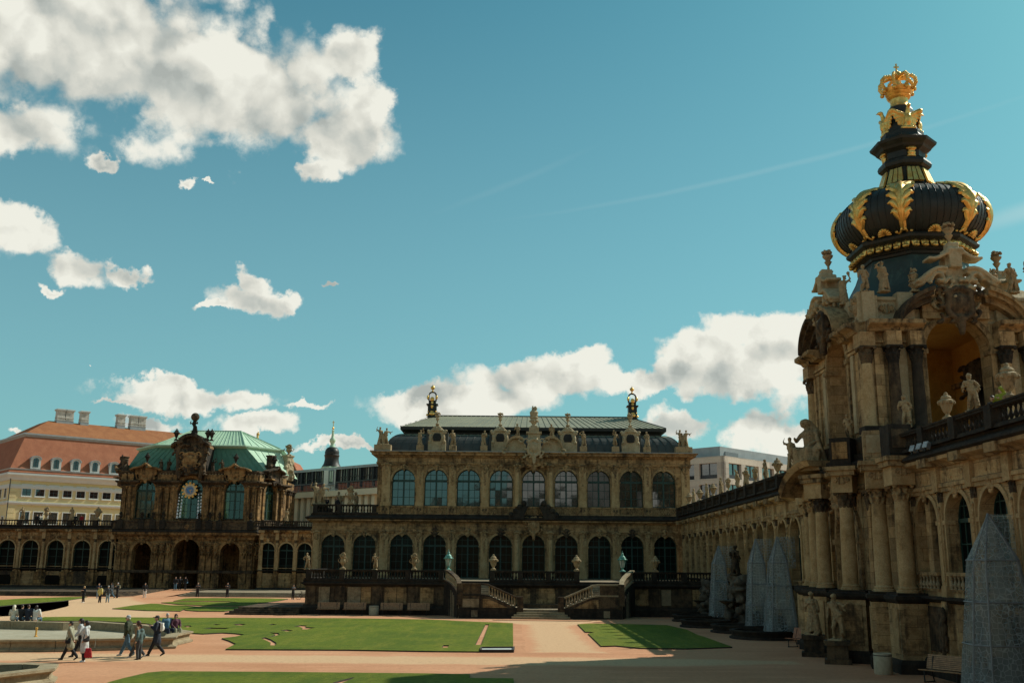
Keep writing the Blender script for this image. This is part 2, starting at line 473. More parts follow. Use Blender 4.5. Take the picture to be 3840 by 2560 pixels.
def cover_mesh(name, opac):
    """translucent plastic sheeting printed with a net of hexagon cells"""
    k, b, o = newmat(name)
    p = k.pos()
    vo = k.n('ShaderNodeTexVoronoi', feature='DISTANCE_TO_EDGE')
    k.put(vo.inputs['Vector'], p)
    vo.inputs['Scale'].default_value = 5.5
    vo.inputs['Randomness'].default_value = 0.55
    edge = k.mr(vo.outputs['Distance'], 0.015, 0.07, 0.9, 0.0)
    n = k.noise(k.mapping(p, scale=(1.2, 1.2, 0.4)), 1.0, 5, 0.6)
    k.put(b.inputs['Base Color'], k.mix(edge, k.mix(k.mr(n, 0.3, 0.7), (0.17, 0.22, 0.235, 1), (0.33, 0.38, 0.38, 1)), (0.46, 0.53, 0.56, 1)))
    b.inputs['Roughness'].default_value = 0.35
    t = k.n('ShaderNodeBsdfTransparent')
    tr = k.n('ShaderNodeBsdfTranslucent')
    tr.inputs[0].default_value = (0.52, 0.58, 0.56, 1)
    m0 = k.n('ShaderNodeMixShader')
    m0.inputs[0].default_value = 0.45
    k.put(m0.inputs[1], b.outputs[0])
    k.put(m0.inputs[2], tr.outputs[0])
    mx = k.n('ShaderNodeMixShader')
    k.put(mx.inputs[0], k.m('ADD', k.mr(n, 0.3, 0.7, opac - 0.15, opac + 0.1), k.m('MULTIPLY', edge, 0.3), clamp=True))
    k.put(mx.inputs[1], t.outputs[0])
    k.put(mx.inputs[2], m0.outputs[0])
    k.put(o.inputs[0], mx.outputs[0])
    bump(k, b, n, 0.3, 0.1)


cover_mesh('cover_sheet', 0.50)
cover_mesh('cover_sheet_thin', 0.38)

# ------------------------------------------------------------------ object helpers
WM = {}
I4 = Matrix.Identity(4)
T = Matrix.Translation


def RZ(a):
    return Matrix.Rotation(a, 4, 'Z')


def SC(x, y=None, z=None):
    y = x if y is None else y
    z = x if z is None else z
    return Matrix.Diagonal((x, y, z, 1))


def inst(name, data, parent=None, M=I4, mat=None):
    o = bpy.data.objects.new(name, data)
    col.objects.link(o)
    if parent is not None:
        o.parent = parent
        o.matrix_parent_inverse = WM[parent.name].inverted()
    o.matrix_basis = M
    WM[o.name] = M.copy()
    return o


def thing(name, label, cat, loc=(0, 0, 0), group=None, rz=0.0):
    o = inst(name, None, None, T(loc) @ RZ(rz))
    o['label'] = label
    o['category'] = cat
    if group:
        o['group'] = group
    return o


def tag(o, label=None, cat=None, group=None, kind=None):
    for k_, v in (('label', label), ('category', cat), ('group', group), ('kind', kind)):
        if v:
            o[k_] = v
    return o


def dup(o, M, label=None, group=None):
    """copy of a thing with copies of its parts and sub-parts, moved rigidly to M"""
    rel = M @ WM[o.name].inverted()

    def go(src, par):
        c = src.copy()
        col.objects.link(c)
        m_ = rel @ WM[src.name]
        WM[c.name] = m_
        if par is None:
            c.matrix_basis = m_
        else:
            c.parent = par
            c.matrix_parent_inverse = WM[par.name].inverted()
            c.matrix_basis = m_
        for ch in list(KIDS.get(src.name, ())):
            kid = go(ch, c)
            KIDS.setdefault(c.name, []).append(kid)
        return c
    r = go(o, None)
    if label:
        r['label'] = label
    if group:
        r['group'] = group
    return r


KIDS = {}
_inst0 = inst


def inst(name, data, parent=None, M=I4, mat=None):
    o = _inst0(name, data, parent, M, mat)
    if parent is not None:
        KIDS.setdefault(parent.name, []).append(o)
    return o


class Fr:
    """local frame on a wall: a along it, d out of it, z up"""
    def __init__(self, o, ang):
        self.o = Vector((o[0], o[1], o[2] if len(o) > 2 else 0))
        self.u = Vector((cos(ang), sin(ang), 0))
        self.n = Vector((sin(ang), -cos(ang), 0))
        self.ang = ang

    def p(self, a, d, z):
        return self.o + self.u * a + self.n * d + Vector((0, 0, z))

    def M(self, a=0, d=0, z=0):
        """matrix that puts local x along the wall, local -y out of it"""
        return T(self.p(a, d, z)) @ RZ(self.ang)


class MB:
    def __init__(self):
        self.v, self.f, self.mi, self.cur = [], [], [], 0

    def add(self, vs_, fs_, M=None):
        b = len(self.v)
        self.v += [tuple(M @ Vector(x)) if M else tuple(x) for x in vs_]
        self.f += [tuple(i + b for i in q) for q in fs_]
        self.mi += [self.cur] * len(fs_)
        return self

    def hexa(self, P):
        return self.add(P, [(0, 3, 2, 1), (4, 5, 6, 7), (0, 1, 5, 4), (1, 2, 6, 5), (2, 3, 7, 6), (3, 0, 4, 7)])

    def box(self, x0, x1, y0, y1, z0, z1, M=None):
        P = [(x0, y0, z0), (x1, y0, z0), (x1, y1, z0), (x0, y1, z0), (x0, y0, z1), (x1, y0, z1), (x1, y1, z1), (x0, y1, z1)]
        if M:
            P = [tuple(M @ Vector(q)) for q in P]
        return self.hexa(P)

    def fbox(self, fr, a0, a1, d0, d1, z0, z1):
        return self.hexa([tuple(fr.p(*q)) for q in ((a0, d0, z0), (a1, d0, z0), (a1, d1, z0), (a0, d1, z0),
                                                    (a0, d0, z1), (a1, d0, z1), (a1, d1, z1), (a0, d1, z1))])

    def prism(self, poly, fn, c0, c1):
        """poly of (a, b) extruded from c0 to c1; fn(a, b, c) -> point"""
        n_ = len(poly)
        P = [fn(a, b, c0) for a, b in poly] + [fn(a, b, c1) for a, b in poly]
        F = [tuple(range(n_)), tuple(range(2 * n_ - 1, n_ - 1, -1))]
        F += [(i, (i + 1) % n_, (i + 1) % n_ + n_, i + n_) for i in range(n_)]
        return self.add(P, F)

    def grid(self, rows, closed=False):
        b, F = len(self.v), []
        w_ = len(rows[0])
        for i in range(len(rows) - 1):
            for j in range(w_ if closed else w_ - 1):
                j2 = (j + 1) % w_
                F.append((i * w_ + j, i * w_ + j2, (i + 1) * w_ + j2, (i + 1) * w_ + j))
        return self.add([p_ for r in rows for p_ in r], F)

    def lathe(self, prof, c=(0, 0, 0), seg=16, ph=0.0, rmod=None, caps=True):
        rows = []
        for r, z in prof:
            rows.append([(c[0] + r * (rmod(2 * pi * j / seg + ph, z) if rmod else 1) * cos(2 * pi * j / seg + ph),
                          c[1] + r * (rmod(2 * pi * j / seg + ph, z) if rmod else 1) * sin(2 * pi * j / seg + ph), c[2] + z) for j in range(seg)])
        b = len(self.v)
        self.grid(rows, True)
        if caps:
            n_ = len(rows)
            self.f += [tuple(b + j for j in range(seg))[::-1], tuple(b + (n_ - 1) * seg + j for j in range(seg))]
            self.mi += [self.cur] * 2
        return self

    def tube(self, pts, rad, seg=8, caps=True):
        pts = [Vector(p_) for p_ in pts]
        if not hasattr(rad, '__len__'):
            rad = [rad] * len(pts)
        rows = []
        for i, p_ in enumerate(pts):
            d = (pts[min(i + 1, len(pts) - 1)] - pts[max(i - 1, 0)]).normalized()
            a = d.cross(Vector((0, 0, 1) if abs(d.z) < 0.9 else (1, 0, 0))).normalized()
            c_ = d.cross(a)
            rows.append([tuple(p_ + (a * cos(2 * pi * j / seg) + c_ * sin(2 * pi * j / seg)) * rad[i]) for j in range(seg)])
        b = len(self.v)
        self.grid(rows, True)
        if caps:
            n_ = len(rows)
            self.f += [tuple(b + j for j in range(seg)), tuple(b + (n_ - 1) * seg + j for j in range(seg))[::-1]]
            self.mi += [self.cur] * 2
        return self

    def ball(self, c, r, seg=10, rings=6, sc=(1, 1, 1)):
        rows = []
        for i in range(rings + 1):
            t = -pi / 2 + pi * i / rings
            rows.append([(c[0] + sc[0] * r * max(cos(t), 0.02) * cos(2 * pi * j / seg), c[1] + sc[1] * r * max(cos(t), 0.02) * sin(2 * pi * j / seg), c[2] + sc[2] * r * sin(t)) for j in range(seg)])
        return self.grid(rows, True)

    def mould(self, path, prof, closed=False, z=0.0):
        """sweep a profile of (d, z) along a plan polyline, out to its right-hand side, mitred"""
        P = [Vector((p_[0], p_[1])) for p_ in path]
        n_ = len(P)
        rows = []
        for i in range(n_):
            a = P[i - 1] if (i > 0 or closed) else None
            c_ = P[(i + 1) % n_] if (i < n_ - 1 or closed) else None
            nn = []
            if a is not None:
                d = (P[i] - a).normalized()
                nn.append(Vector((d.y, -d.x)))
            if c_ is not None:
                d = (c_ - P[i]).normalized()
                nn.append(Vector((d.y, -d.x)))
            m_ = sum(nn, Vector((0, 0)))
            m_ = m_.normalized()
            k_ = 1.0 / max(0.35, m_.dot(nn[0]))
            rows.append([(P[i].x + m_.x * k_ * d_, P[i].y + m_.y * k_ * d_, z + z_) for d_, z_ in prof])
        b, wd = len(self.v), len(prof)
        F = []
        for i in range(n_ if closed else n_ - 1):
            i2 = (i + 1) % n_
            for j in range(wd):
                j2 = (j + 1) % wd
                F.append((i * wd + j, i2 * wd + j, i2 * wd + j2, i * wd + j2))
        if not closed:
            F += [tuple(range(wd)), tuple((n_ - 1) * wd + j for j in range(wd))[::-1]]
        return self.add([q for r in rows for q in r], F)

    def join(self, other, M=None):
        b = len(self.v)
        self.v += [tuple(M @ Vector(x)) if M else x for x in other.v]
        self.f += [tuple(i + b for i in q) for q in other.f]
        self.mi += [self.cur] * len(other.f)
        return self

    def mesh(self, name, mats, smooth=False):
        me = bpy.data.meshes.new(name)
        me.from_pydata(self.v, [], self.f)
        for m_ in (mats if isinstance(mats, (list, tuple)) else [mats]):
            me.materials.append(MATS[m_])
        if max(self.mi, default=0) > 0:
            me.polygons.foreach_set('material_index', self.mi)
        bm = bmesh.new()
        bm.from_mesh(me)
        bmesh.ops.recalc_face_normals(bm, faces=bm.faces)
        bm.to_mesh(me)
        bm.free()
        if smooth:
            me.polygons.foreach_set('use_smooth', [True] * len(me.polygons))
            if smooth != 'all':
                me.set_sharp_from_angle(angle=radians(42))
        me.update()
        return me

    def build(self, name, mats, parent=None, smooth=False, M=I4):
        """geometry already in world coordinates unless M is given"""
        return inst(name, self.mesh(name, mats, smooth), parent, M)


def rect(a0, a1, b0, b1):
    return [(a0, b0), (a1, b0), (a1, b1), (a0, b1)]


def arch_wall(mb, fr, a0, a1, z0, z1, ops, depth=0.5, d=0.0, seg=12):
    """wall face with arched openings (centre, width, sill z, spring z, rise factor) and their reveals"""
    ops = sorted(ops)
    edges = [a0]
    for i in range(len(ops) - 1):
        edges.append(0.5 * (ops[i][0] + ops[i][1] / 2 + ops[i + 1][0] - ops[i + 1][1] / 2))
    edges.append(a1)

    def q(*pts):
        mb.add([tuple(fr.p(a, dd, z)) for a, dd, z in pts], [tuple(range(len(pts)))])
    for i, op in enumerate(ops):
        c, wd, zb, zs = op[:4]
        k_ = op[4] if len(op) > 4 else 1.0
        l, r, e0, e1 = c - wd / 2, c + wd / 2, edges[i], edges[i + 1]
        q((e0, d, z0), (l, d, z0), (l, d, z1), (e0, d, z1))
        q((r, d, z0), (e1, d, z0), (e1, d, z1), (r, d, z1))
        if zb > z0 + 1e-4:
            q((l, d, z0), (r, d, z0), (r, d, zb), (l, d, zb))
        arc = [(c - wd / 2 * cos(pi * j / seg), zs + wd / 2 * k_ * sin(pi * j / seg)) for j in range(seg + 1)]
        for j in range(seg):
            (x0, y0), (x1, y1) = arc[j], arc[j + 1]
            q((x0, d, y0), (x1, d, y1), (x1, d, z1), (x0, d, z1))
        loop = [(l, zb)] + arc + [(r, zb)]
        for j in range(len(loop)):
            (x0, y0), (x1, y1) = loop[j], loop[(j + 1) % len(loop)]
            q((x0, d, y0), (x1, d, y1), (x1, d - depth, y1), (x0, d - depth, y0))
    return mb


def archivolt(mb, fr, c, wd, zs, w_, d0, d1, k_=1.0, zb=None, seg=14):
    """moulded band round an arch (and down its jambs to zb)"""
    inn = [(c - wd / 2 * cos(pi * j / seg), zs + wd / 2 * k_ * sin(pi * j / seg)) for j in range(seg + 1)]
    W = wd / 2 + w_
    out = [(c - W * cos(pi * j / seg), zs + (wd / 2 * k_ + w_) * sin(pi * j / seg)) for j in range(seg + 1)]
    if zb is not None:
        inn = [(c - wd / 2, zb)] + inn + [(c + wd / 2, zb)]
        out = [(c - W, zb)] + out + [(c + W, zb)]
    rows = [[tuple(fr.p(*q)) for q in ((i_[0], d0, i_[1]), (i_[0], d1, i_[1]), (o_[0], d1 * 0.8 + d0 * 0.2, o_[1]), (o_[0], d0, o_[1]))] for i_, o_ in zip(inn, out)]
    mb.grid(rows, True)


# voxel-merged organic shapes -------------------------------------------------
def caps_mesh(shapes):
    bm = bmesh.new()
    for s in shapes:
        if s[0] == 'c':
            _, p0, p1, r0, r1 = s
            p0, p1 = Vector(p0), Vector(p1)
            d = p1 - p0
            L = d.length
            if L > 1e-5:
                q_ = d.to_track_quat('Z', 'Y').to_matrix().to_4x4()
                bmesh.ops.create_cone(bm, cap_ends=True, segments=10, radius1=r0, radius2=r1, depth=L, matrix=T((p0 + p1) / 2) @ q_)
            bmesh.ops.create_icosphere(bm, subdivisions=2, radius=r0, matrix=T(p0))
            bmesh.ops.create_icosphere(bm, subdivisions=2, radius=r1, matrix=T(p1))
        elif s[0] == 'e':
            _, c, r = s[:3]
            R = s[3] if len(s) > 3 else I4
            bmesh.ops.create_icosphere(bm, subdivisions=2, radius=1.0, matrix=T(c) @ R @ SC(*r))
        elif s[0] == 'b':
            _, c, r = s[:3]
            R = s[3] if len(s) > 3 else I4
            bmesh.ops.create_cube(bm, size=2.0, matrix=T(c) @ R @ SC(*r))
    return bm


tmp_scene = bpy.data.scenes.new('shaping')


def blob(name, shapes, mat, vox=0.04, smooth=3, rough=0.0, rs=6.0, extra=None, extra_mats=()):
    bm = caps_mesh(shapes)
    me = bpy.data.meshes.new(name + '_raw')
    bm.to_mesh(me)
    bm.free()
    o = bpy.data.objects.new(name, me)
    tmp_scene.collection.objects.link(o)
    md = o.modifiers.new('r', 'REMESH')
    md.mode = 'VOXEL'
    md.voxel_size = vox
    md.use_smooth_shade = True
    if smooth:
        sm = o.modifiers.new('s', 'SMOOTH')
        sm.factor = 0.5
        sm.iterations = smooth
    with bpy.context.temp_override(scene=tmp_scene, view_layer=tmp_scene.view_layers[0]):
        dg = bpy.context.evaluated_depsgraph_get()
        dg.update()
        res = bpy.data.meshes.new_from_object(o.evaluated_get(dg))
    res.name = name
    bpy.data.objects.remove(o)
    bpy.data.meshes.remove(me)
    if rough:
        n_ = len(res.vertices)
        co, no = [0.0] * (3 * n_), [0.0] * (3 * n_)
        res.vertices.foreach_get('co', co)
        res.vertex_normals.foreach_get('vector', no)
        for i in range(0, 3 * n_, 3):
            k_ = rough * mnoise.fractal((co[i] * rs, co[i + 1] * rs, co[i + 2] * rs), 1.0, 2.0, 3)
            co[i] += no[i] * k_
            co[i + 1] += no[i + 1] * k_
            co[i + 2] += no[i + 2] * k_
        res.vertices.foreach_set('co', co)
    res.materials.clear()
    res.materials.append(MATS[mat])
    if extra is not None and extra.v:
        for m_ in extra_mats:
            res.materials.append(MATS[m_])
        bm = bmesh.new()
        bm.from_mesh(res)
        vs_ = [bm.verts.new(p_) for p_ in extra.v]
        for f_, mi_ in zip(extra.f, extra.mi):
            try:
                nf = bm.faces.new([vs_[i] for i in f_])
                nf.material_index = mi_
                nf.smooth = True
            except ValueError:
                pass
        bm.to_mesh(res)
        bm.free()
    res.polygons.foreach_set('use_smooth', [True] * len(res.polygons))
    res.update()
    return res


def remat(me, mat):
    c = me.copy()
    c.materials[0] = MATS[mat]
    return c

# ------------------------------------------------------------------ carved templates (shared meshes)
def fig(seed, armL='down', armR='bent', drape=0.6, sway=0.06, child=False, bare=False, cloak=True, attr=None, base=True):
    """standing carved figure about 1.8 high, facing local -y"""
    R = random.Random(seed)
    S = []
    hs = 0.118 if not child else 0.145
    zz = 1.0
    px = sway
    pel = (px, 0, 0.95)
    ch = (-sway * 0.4, -0.01, 1.34)
    S += [('c', pel, ch, 0.155 if not child else 0.19, 0.175), ('e', (px, 0.03, 0.92), (0.19, 0.15, 0.15)), ('e', (ch[0], -0.01, 1.36), (0.215, 0.14, 0.15))]
    hx = ch[0] + R.uniform(-0.03, 0.05)
    S += [('c', (ch[0], 0, 1.45), (hx, -0.02, 1.60), 0.065, 0.06), ('e', (hx, -0.03, 1.69), (hs * 0.72, hs * 0.86, hs)), ('e', (hx, 0.02, 1.72), (hs * 0.85, hs * 0.85, hs * 0.85)),
          ('e', (hx, -0.03 - hs * 0.85, 1.675), (0.02, 0.03, 0.03))]
    for i in range(6):
        a = i * 1.05
        S.append(('e', (hx + 0.085 * cos(a), 0.02 + 0.085 * sin(a), 1.75 + R.uniform(-0.04, 0.03)), (0.05, 0.05, 0.045)))
    for i in range(7):     # locks of hair and a collar of cloth
        a = i * 0.9
        S.append(('e', (hx + 0.07 * cos(a), 0.05 + 0.05 * sin(a), 1.62 + R.uniform(-0.04, 0.08)), (0.045, 0.045, 0.06)))
        S.append(('e', (ch[0] + 0.15 * cos(a), 0.12 * sin(a), 1.44 + R.uniform(-0.05, 0.03)), (0.075, 0.06, 0.05)))
    # legs
    sl, bl = (1, -1) if sway > 0 else (-1, 1)
    S += [('c', (px + 0.09 * sl, 0, 0.9), (px + 0.10 * sl, -0.02, 0.48), 0.115, 0.075), ('c', (px + 0.10 * sl, -0.02, 0.48), (px + 0.10 * sl, 0.02, 0.08), 0.078, 0.048),
          ('c', (px + 0.09 * bl, 0, 0.9), (px + 0.16 * bl, -0.14, 0.50), 0.11, 0.075), ('c', (px + 0.16 * bl, -0.14, 0.50), (px + 0.20 * bl, 0.02, 0.09), 0.075, 0.046),
          ('e', (px + 0.10 * sl, -0.05, 0.05), (0.05, 0.12, 0.05)), ('e', (px + 0.21 * bl, -0.05, 0.05), (0.05, 0.12, 0.05))]
    for sgn, pose in ((-1, armL), (1, armR)):
        sh = Vector((ch[0] + 0.215 * sgn, 0, 1.43))
        el_, ha = {'down': ((0.07, 0.02, -0.30), (0.06, -0.06, -0.56)), 'bent': ((0.10, 0.05, -0.27), (-0.08, -0.20, -0.22)),
                   'hip': ((0.20, 0.06, -0.22), (0.05, -0.06, -0.40)), 'up': ((0.17, -0.02, 0.12), (0.06, -0.04, 0.38)),
                   'chest': ((0.09, -0.02, -0.27), (-0.17, -0.18, -0.12)), 'out': ((0.22, -0.06, -0.10), (0.40, -0.16, 0.02)),
                   'head': ((0.20, -0.02, 0.12), (-0.05, -0.06, 0.30))}[pose]
        E = sh + Vector((el_[0] * sgn, el_[1], el_[2]))
        H = sh + Vector((ha[0] * sgn, ha[1], ha[2]))
        S += [('c', sh, E, 0.068, 0.052), ('c', E, H, 0.052, 0.036), ('e', H, (0.045, 0.045, 0.05)), ('c', sh.lerp(E, .3), E + Vector((0, 0.06, -0.16)), 0.06, 0.05)]
        if attr == pose:
            S += [('e', H + Vector((0.02 * sgn, -0.05, 0.08)), (0.11, 0.09, 0.13)), ('e', H + Vector((0.06 * sgn, -0.05, -0.03)), (0.07, 0.07, 0.07))]
    if drape > 0.2:
        n_ = int(15 * drape)
        for i in range(n_):
            a = -0.4 + (2 * pi * drape + 0.5) * i / n_ + R.uniform(-0.1, 0.1)
            r0, r1 = 0.135, 0.20 + R.uniform(0, 0.09)
            top = 1.10 - (0.25 * (i % 3 == 0)) * (1 - drape)
            S.append(('c', (px + r0 * cos(a), r0 * 0.8 * sin(a), top), (px * 0.8 + r1 * cos(a + 0.2), r1 * 0.85 * sin(a + 0.2), 0.08 + R.uniform(0, 0.1 + 0.3 * (1 - drape))), 0.05, 0.055 + R.uniform(0, 0.03)))
    if cloak:
        s_ = 1 if R.random() < 0.5 else -1
        for i in range(5):
            S.append(('c', (ch[0] + s_ * (0.2 - 0.05 * i), 0.10, 1.44 - 0.02 * i), (px - s_ * (0.16 - 0.07 * i) + s_ * 0.1, 0.17 + 0.02 * i, 0.35 + 0.16 * i), 0.06, 0.075))
        S.append(('c', (ch[0] + s_ * 0.18, -0.08, 1.42), (px - s_ * 0.17, -0.12, 1.02), 0.055, 0.07))
    S.append(('c', (px - 0.2 * sl, 0.16, 0.02), (px - 0.16 * sl, 0.14, 0.55), 0.12, 0.07))
    if base:
        S.append(('b', (0, 0.01, 0.0), (0.30, 0.27, 0.055)))
    return S


STAT = {}
for nm, kw in dict(a=dict(seed=1, armL='hip', armR='chest', drape=0.55, sway=0.08, bare=True),
                   b=dict(seed=2, armL='down', armR='up', drape=0.9, sway=-0.05, attr='up'),
                   c=dict(seed=3, armL='chest', armR='down', drape=1.0, sway=0.04),
                   d=dict(seed=4, armL='up', armR='hip', drape=0.35, sway=-0.09, attr='up'),
                   e=dict(seed=5, armL='head', armR='down', drape=0.75, sway=0.07),
                   f=dict(seed=6, armL='bent', armR='bent', drape=0.8, sway=-0.06, attr='bent'),
                   g=dict(seed=8, armL='down', armR='out', drape=0.5, sway=0.10, cloak=True),
                   putto=dict(seed=9, armL='bent', armR='hip', drape=0.35, sway=0.07, child=True, cloak=True)).items():
    STAT[nm] = blob('statue', fig(**kw), 'stone_statue', 0.031, 1, 0.026, 10.0)
STAT_DARK = {k_: remat(STAT[k_], 'stone_dark') for k_ in 'abcf'}


def moved(S, M):
    out = []
    s0 = M.to_scale()[0]
    Rm = M.to_quaternion().to_matrix().to_4x4()
    for s in S:
        if s[0] == 'c':
            out.append(('c', M @ Vector(s[1]), M @ Vector(s[2]), s[3] * s0, s[4] * s0))
        else:
            rr = s[3] if len(s) > 3 else I4
            out.append((s[0], M @ Vector(s[1]), tuple(x * s0 for x in s[2]), Rm @ rr))
    return out


# two standing figures sharing a base, and a seated draped woman with two children
STAT['pair'] = blob('statue_group', moved(fig(11, 'up', 'down', 0.7, 0.06), T((-0.30, 0.05, 0.0))) + moved(fig(12, 'chest', 'out', 0.5, -0.07), T((0.30, -0.05, 0.02)) @ SC(0.95)) +
                    [('b', (0, 0, 0.02), (0.62, 0.34, 0.07)), ('c', (0, 0.1, 0.1), (0, 0.1, 0.9), 0.2, 0.12)], 'stone_statue', 0.042, 2, 0.015, 8)


def seated():
    R = random.Random(5)
    S = [('c', (0, 0.05, 0.75), (-0.06, -0.02, 1.22), 0.24, 0.20), ('e', (-0.06, 0.0, 1.24), (0.27, 0.18, 0.18)), ('c', (-0.07, 0, 1.36), (-0.16, -0.06, 1.52), 0.08, 0.07),
         ('e', (-0.19, -0.09, 1.60), (0.11, 0.13, 0.15)), ('e', (-0.13, 0.0, 1.63), (0.17, 0.16, 0.15)), ('c', (-0.08, 0.1, 1.62), (0.12, 0.2, 1.25), 0.13, 0.18)]
    for i in range(11):  # veil and cloak
        a = 0.1 + i * 0.22
        S.append(('c', (0.20 * cos(a), 0.05 + 0.14 * sin(a), 1.30), (0.46 * cos(a * 0.9) + 0.05, 0.28 * sin(a), 0.10 + 0.05 * (i % 3)), 0.075, 0.10))
    for sx in (-1, 1):
        S += [('c', (0.14 * sx, 0, 0.66), (0.22 * sx - 0.05, -0.48, 0.66), 0.15, 0.12), ('c', (0.22 * sx - 0.05, -0.48, 0.66), (0.20 * sx - 0.05, -0.52, 0.10), 0.13, 0.10)]
    for i in range(7):
        x = -0.30 + 0.1 * i
        S.append(('c', (x, -0.40 - 0.1 * (i % 2), 0.66), (x * 1.15, -0.56, 0.05), 0.07, 0.08))
    S += [('c', (0.24, 0, 1.28), (0.36, -0.14, 0.98), 0.08, 0.065), ('c', (0.36, -0.14, 0.98), (0.18, -0.40, 0.84), 0.065, 0.05),
          ('c', (-0.30, 0, 1.26), (-0.44, -0.16, 1.00), 0.08, 0.065), ('c', (-0.44, -0.16, 1.0), (-0.36, -0.40, 1.08), 0.06, 0.05)]
    S += moved(fig(21, 'up', 'bent', 0.0, 0.05, child=True, cloak=False, base=False), T((-0.55, -0.36, 0.05)) @ RZ(0.5) @ SC(0.60))
    S += moved(fig(22, 'out', 'bent', 0.0, -0.05, child=True, cloak=False, base=False), T((0.50, -0.40, 0.0)) @ RZ(-0.4) @ SC(0.55))
    S.append(('b', (0, -0.08, 0.0), (0.62, 0.52, 0.07)))
    return S


STAT['seated'] = blob('statue_group', seated(), 'stone_statue', 0.036, 2, 0.012, 8)


def urn_mesh(kind, mat='stone_statue'):
    mb = MB()
    R = random.Random(kind)
    if kind == 1:     # lidded urn with swags
        mb.box(-0.22, 0.22, -0.22, 0.22, 0, 0.10)
        mb.lathe([(0.20, 0.10), (0.20, 0.14), (0.10, 0.20), (0.085, 0.28), (0.13, 0.33), (0.20, 0.45), (0.27, 0.68), (0.34, 0.80), (0.36, 0.88), (0.30, 0.92), (0.22, 0.96), (0.24, 1.02), (0.20, 1.08), (0.10, 1.14), (0.07, 1.20), (0.03, 1.24)], seg=14)
        for i in range(9):
            a = 2 * pi * i / 9
            mb.ball((0.33 * cos(a), 0.33 * sin(a), 0.78 + 0.03 * (i % 2)), 0.085, 6, 4)
        for i in range(6):
            a = 2 * pi * i / 6
            mb.ball((0.13 * cos(a), 0.13 * sin(a), 1.06), 0.075, 6, 4)
        mb.ball((0, 0, 1.2), 0.09, 8, 5)
    elif kind == 2:   # flower vase
        mb.box(-0.20, 0.20, -0.20, 0.20, 0, 0.09)
        mb.lathe([(0.18, 0.09), (0.16, 0.14), (0.075, 0.20), (0.07, 0.30), (0.14, 0.38), (0.20, 0.52), (0.21, 0.66), (0.17, 0.78), (0.22, 0.86), (0.25, 0.90), (0.18, 0.92)], seg=14)
        for i in range(26):
            a, r = R.uniform(0, 2 * pi), R.uniform(0, 0.22)
            mb.ball((r * cos(a), r * sin(a), 0.96 + R.uniform(0, 0.26) - r * 0.4), R.uniform(0.05, 0.09), 6, 4)
        for s_ in (-1, 1):
            mb.tube([(s_ * 0.2, 0, 0.50), (s_ * 0.33, 0, 0.58), (s_ * 0.35, 0, 0.72), (s_ * 0.24, 0, 0.80)], 0.035, 6)
    elif kind == 3:   # basket of fruit on a tall foot (tower and dormer finials)
        mb.box(-0.18, 0.18, -0.18, 0.18, 0, 0.08)
        mb.lathe([(0.15, 0.08), (0.07, 0.20), (0.06, 0.36), (0.12, 0.46), (0.20, 0.60), (0.13, 0.64), (0.14, 0.72), (0.26, 0.86), (0.28, 0.94), (0.16, 0.98)], seg=12)
        for i in range(30):
            a, r = R.uniform(0, 2 * pi), R.uniform(0.05, 0.27)
            mb.ball((r * cos(a), r * sin(a), 1.02 + R.uniform(0, 0.22) * (1.2 - r * 2)), R.uniform(0.05, 0.085), 6, 4)
    else:             # tall flaming vase with bands
        mb.box(-0.2, 0.2, -0.2, 0.2, 0, 0.1)
        mb.lathe([(0.16, 0.1), (0.11, 0.2), (0.18, 0.3), (0.23, 0.45), (0.20, 0.55), (0.26, 0.60), (0.26, 0.66), (0.20, 0.70), (0.25, 0.80), (0.24, 0.9), (0.28, 0.95), (0.22, 1.0), (0.16, 1.08)], seg=14)
        for i in range(20):
            a, r = R.uniform(0, 2 * pi), R.uniform(0.03, 0.17)
            mb.ball((r * cos(a), r * sin(a), 1.06 + R.uniform(0, 0.34) * (1 - r * 3)), R.uniform(0.045, 0.075), 6, 4)
        for i in range(8):
            a = 2 * pi * i / 8
            mb.ball((0.24 * cos(a), 0.24 * sin(a), 0.40), 0.06, 6, 4)
    return mb.mesh('urn', mat, True)


URN = {i: urn_mesh(i) for i in (1, 2, 3, 4)}
URN_DARK = {i: remat(URN[i], 'stone_black') for i in (1, 2)}

# architectural carving --------------------------------------------------------
cap_s = [('c', (0, 0, 0.0), (0, 0, 0.8), 0.30, 0.36), ('b', (0, 0, 0.86), (0.50, 0.50, 0.06)), ('c', (0, 0, 0.0), (0, 0, 0.03), 0.36, 0.36)]
for i in range(8):
    a = i * pi / 4
    cap_s += [('e', (0.33 * cos(a), 0.33 * sin(a), 0.22), (0.10, 0.10, 0.17)), ('e', (0.39 * cos(a), 0.39 * sin(a), 0.36), (0.08, 0.08, 0.06)),
              ('e', (0.35 * cos(a + .39), 0.35 * sin(a + .39), 0.46), (0.09, 0.09, 0.16)), ('e', (0.43 * cos(a + .39), 0.43 * sin(a + .39), 0.60), (0.07, 0.07, 0.06))]
for sx in (-1, 1):
    for sy in (-1, 1):
        cap_s.append(('e', (0.42 * sx, 0.42 * sy, 0.74), (0.12, 0.12, 0.11)))
CAP = {m_: None for m_ in ()}
_cap = blob('capital', cap_s, 'stone_trim', 0.045, 1)
CAPITAL = {'stone_trim': _cap, 'stone_black': remat(_cap, 'stone_black'), 'stone_dark': remat(_cap, 'stone_dark'), 'stone_clock': remat(_cap, 'stone_clock')}


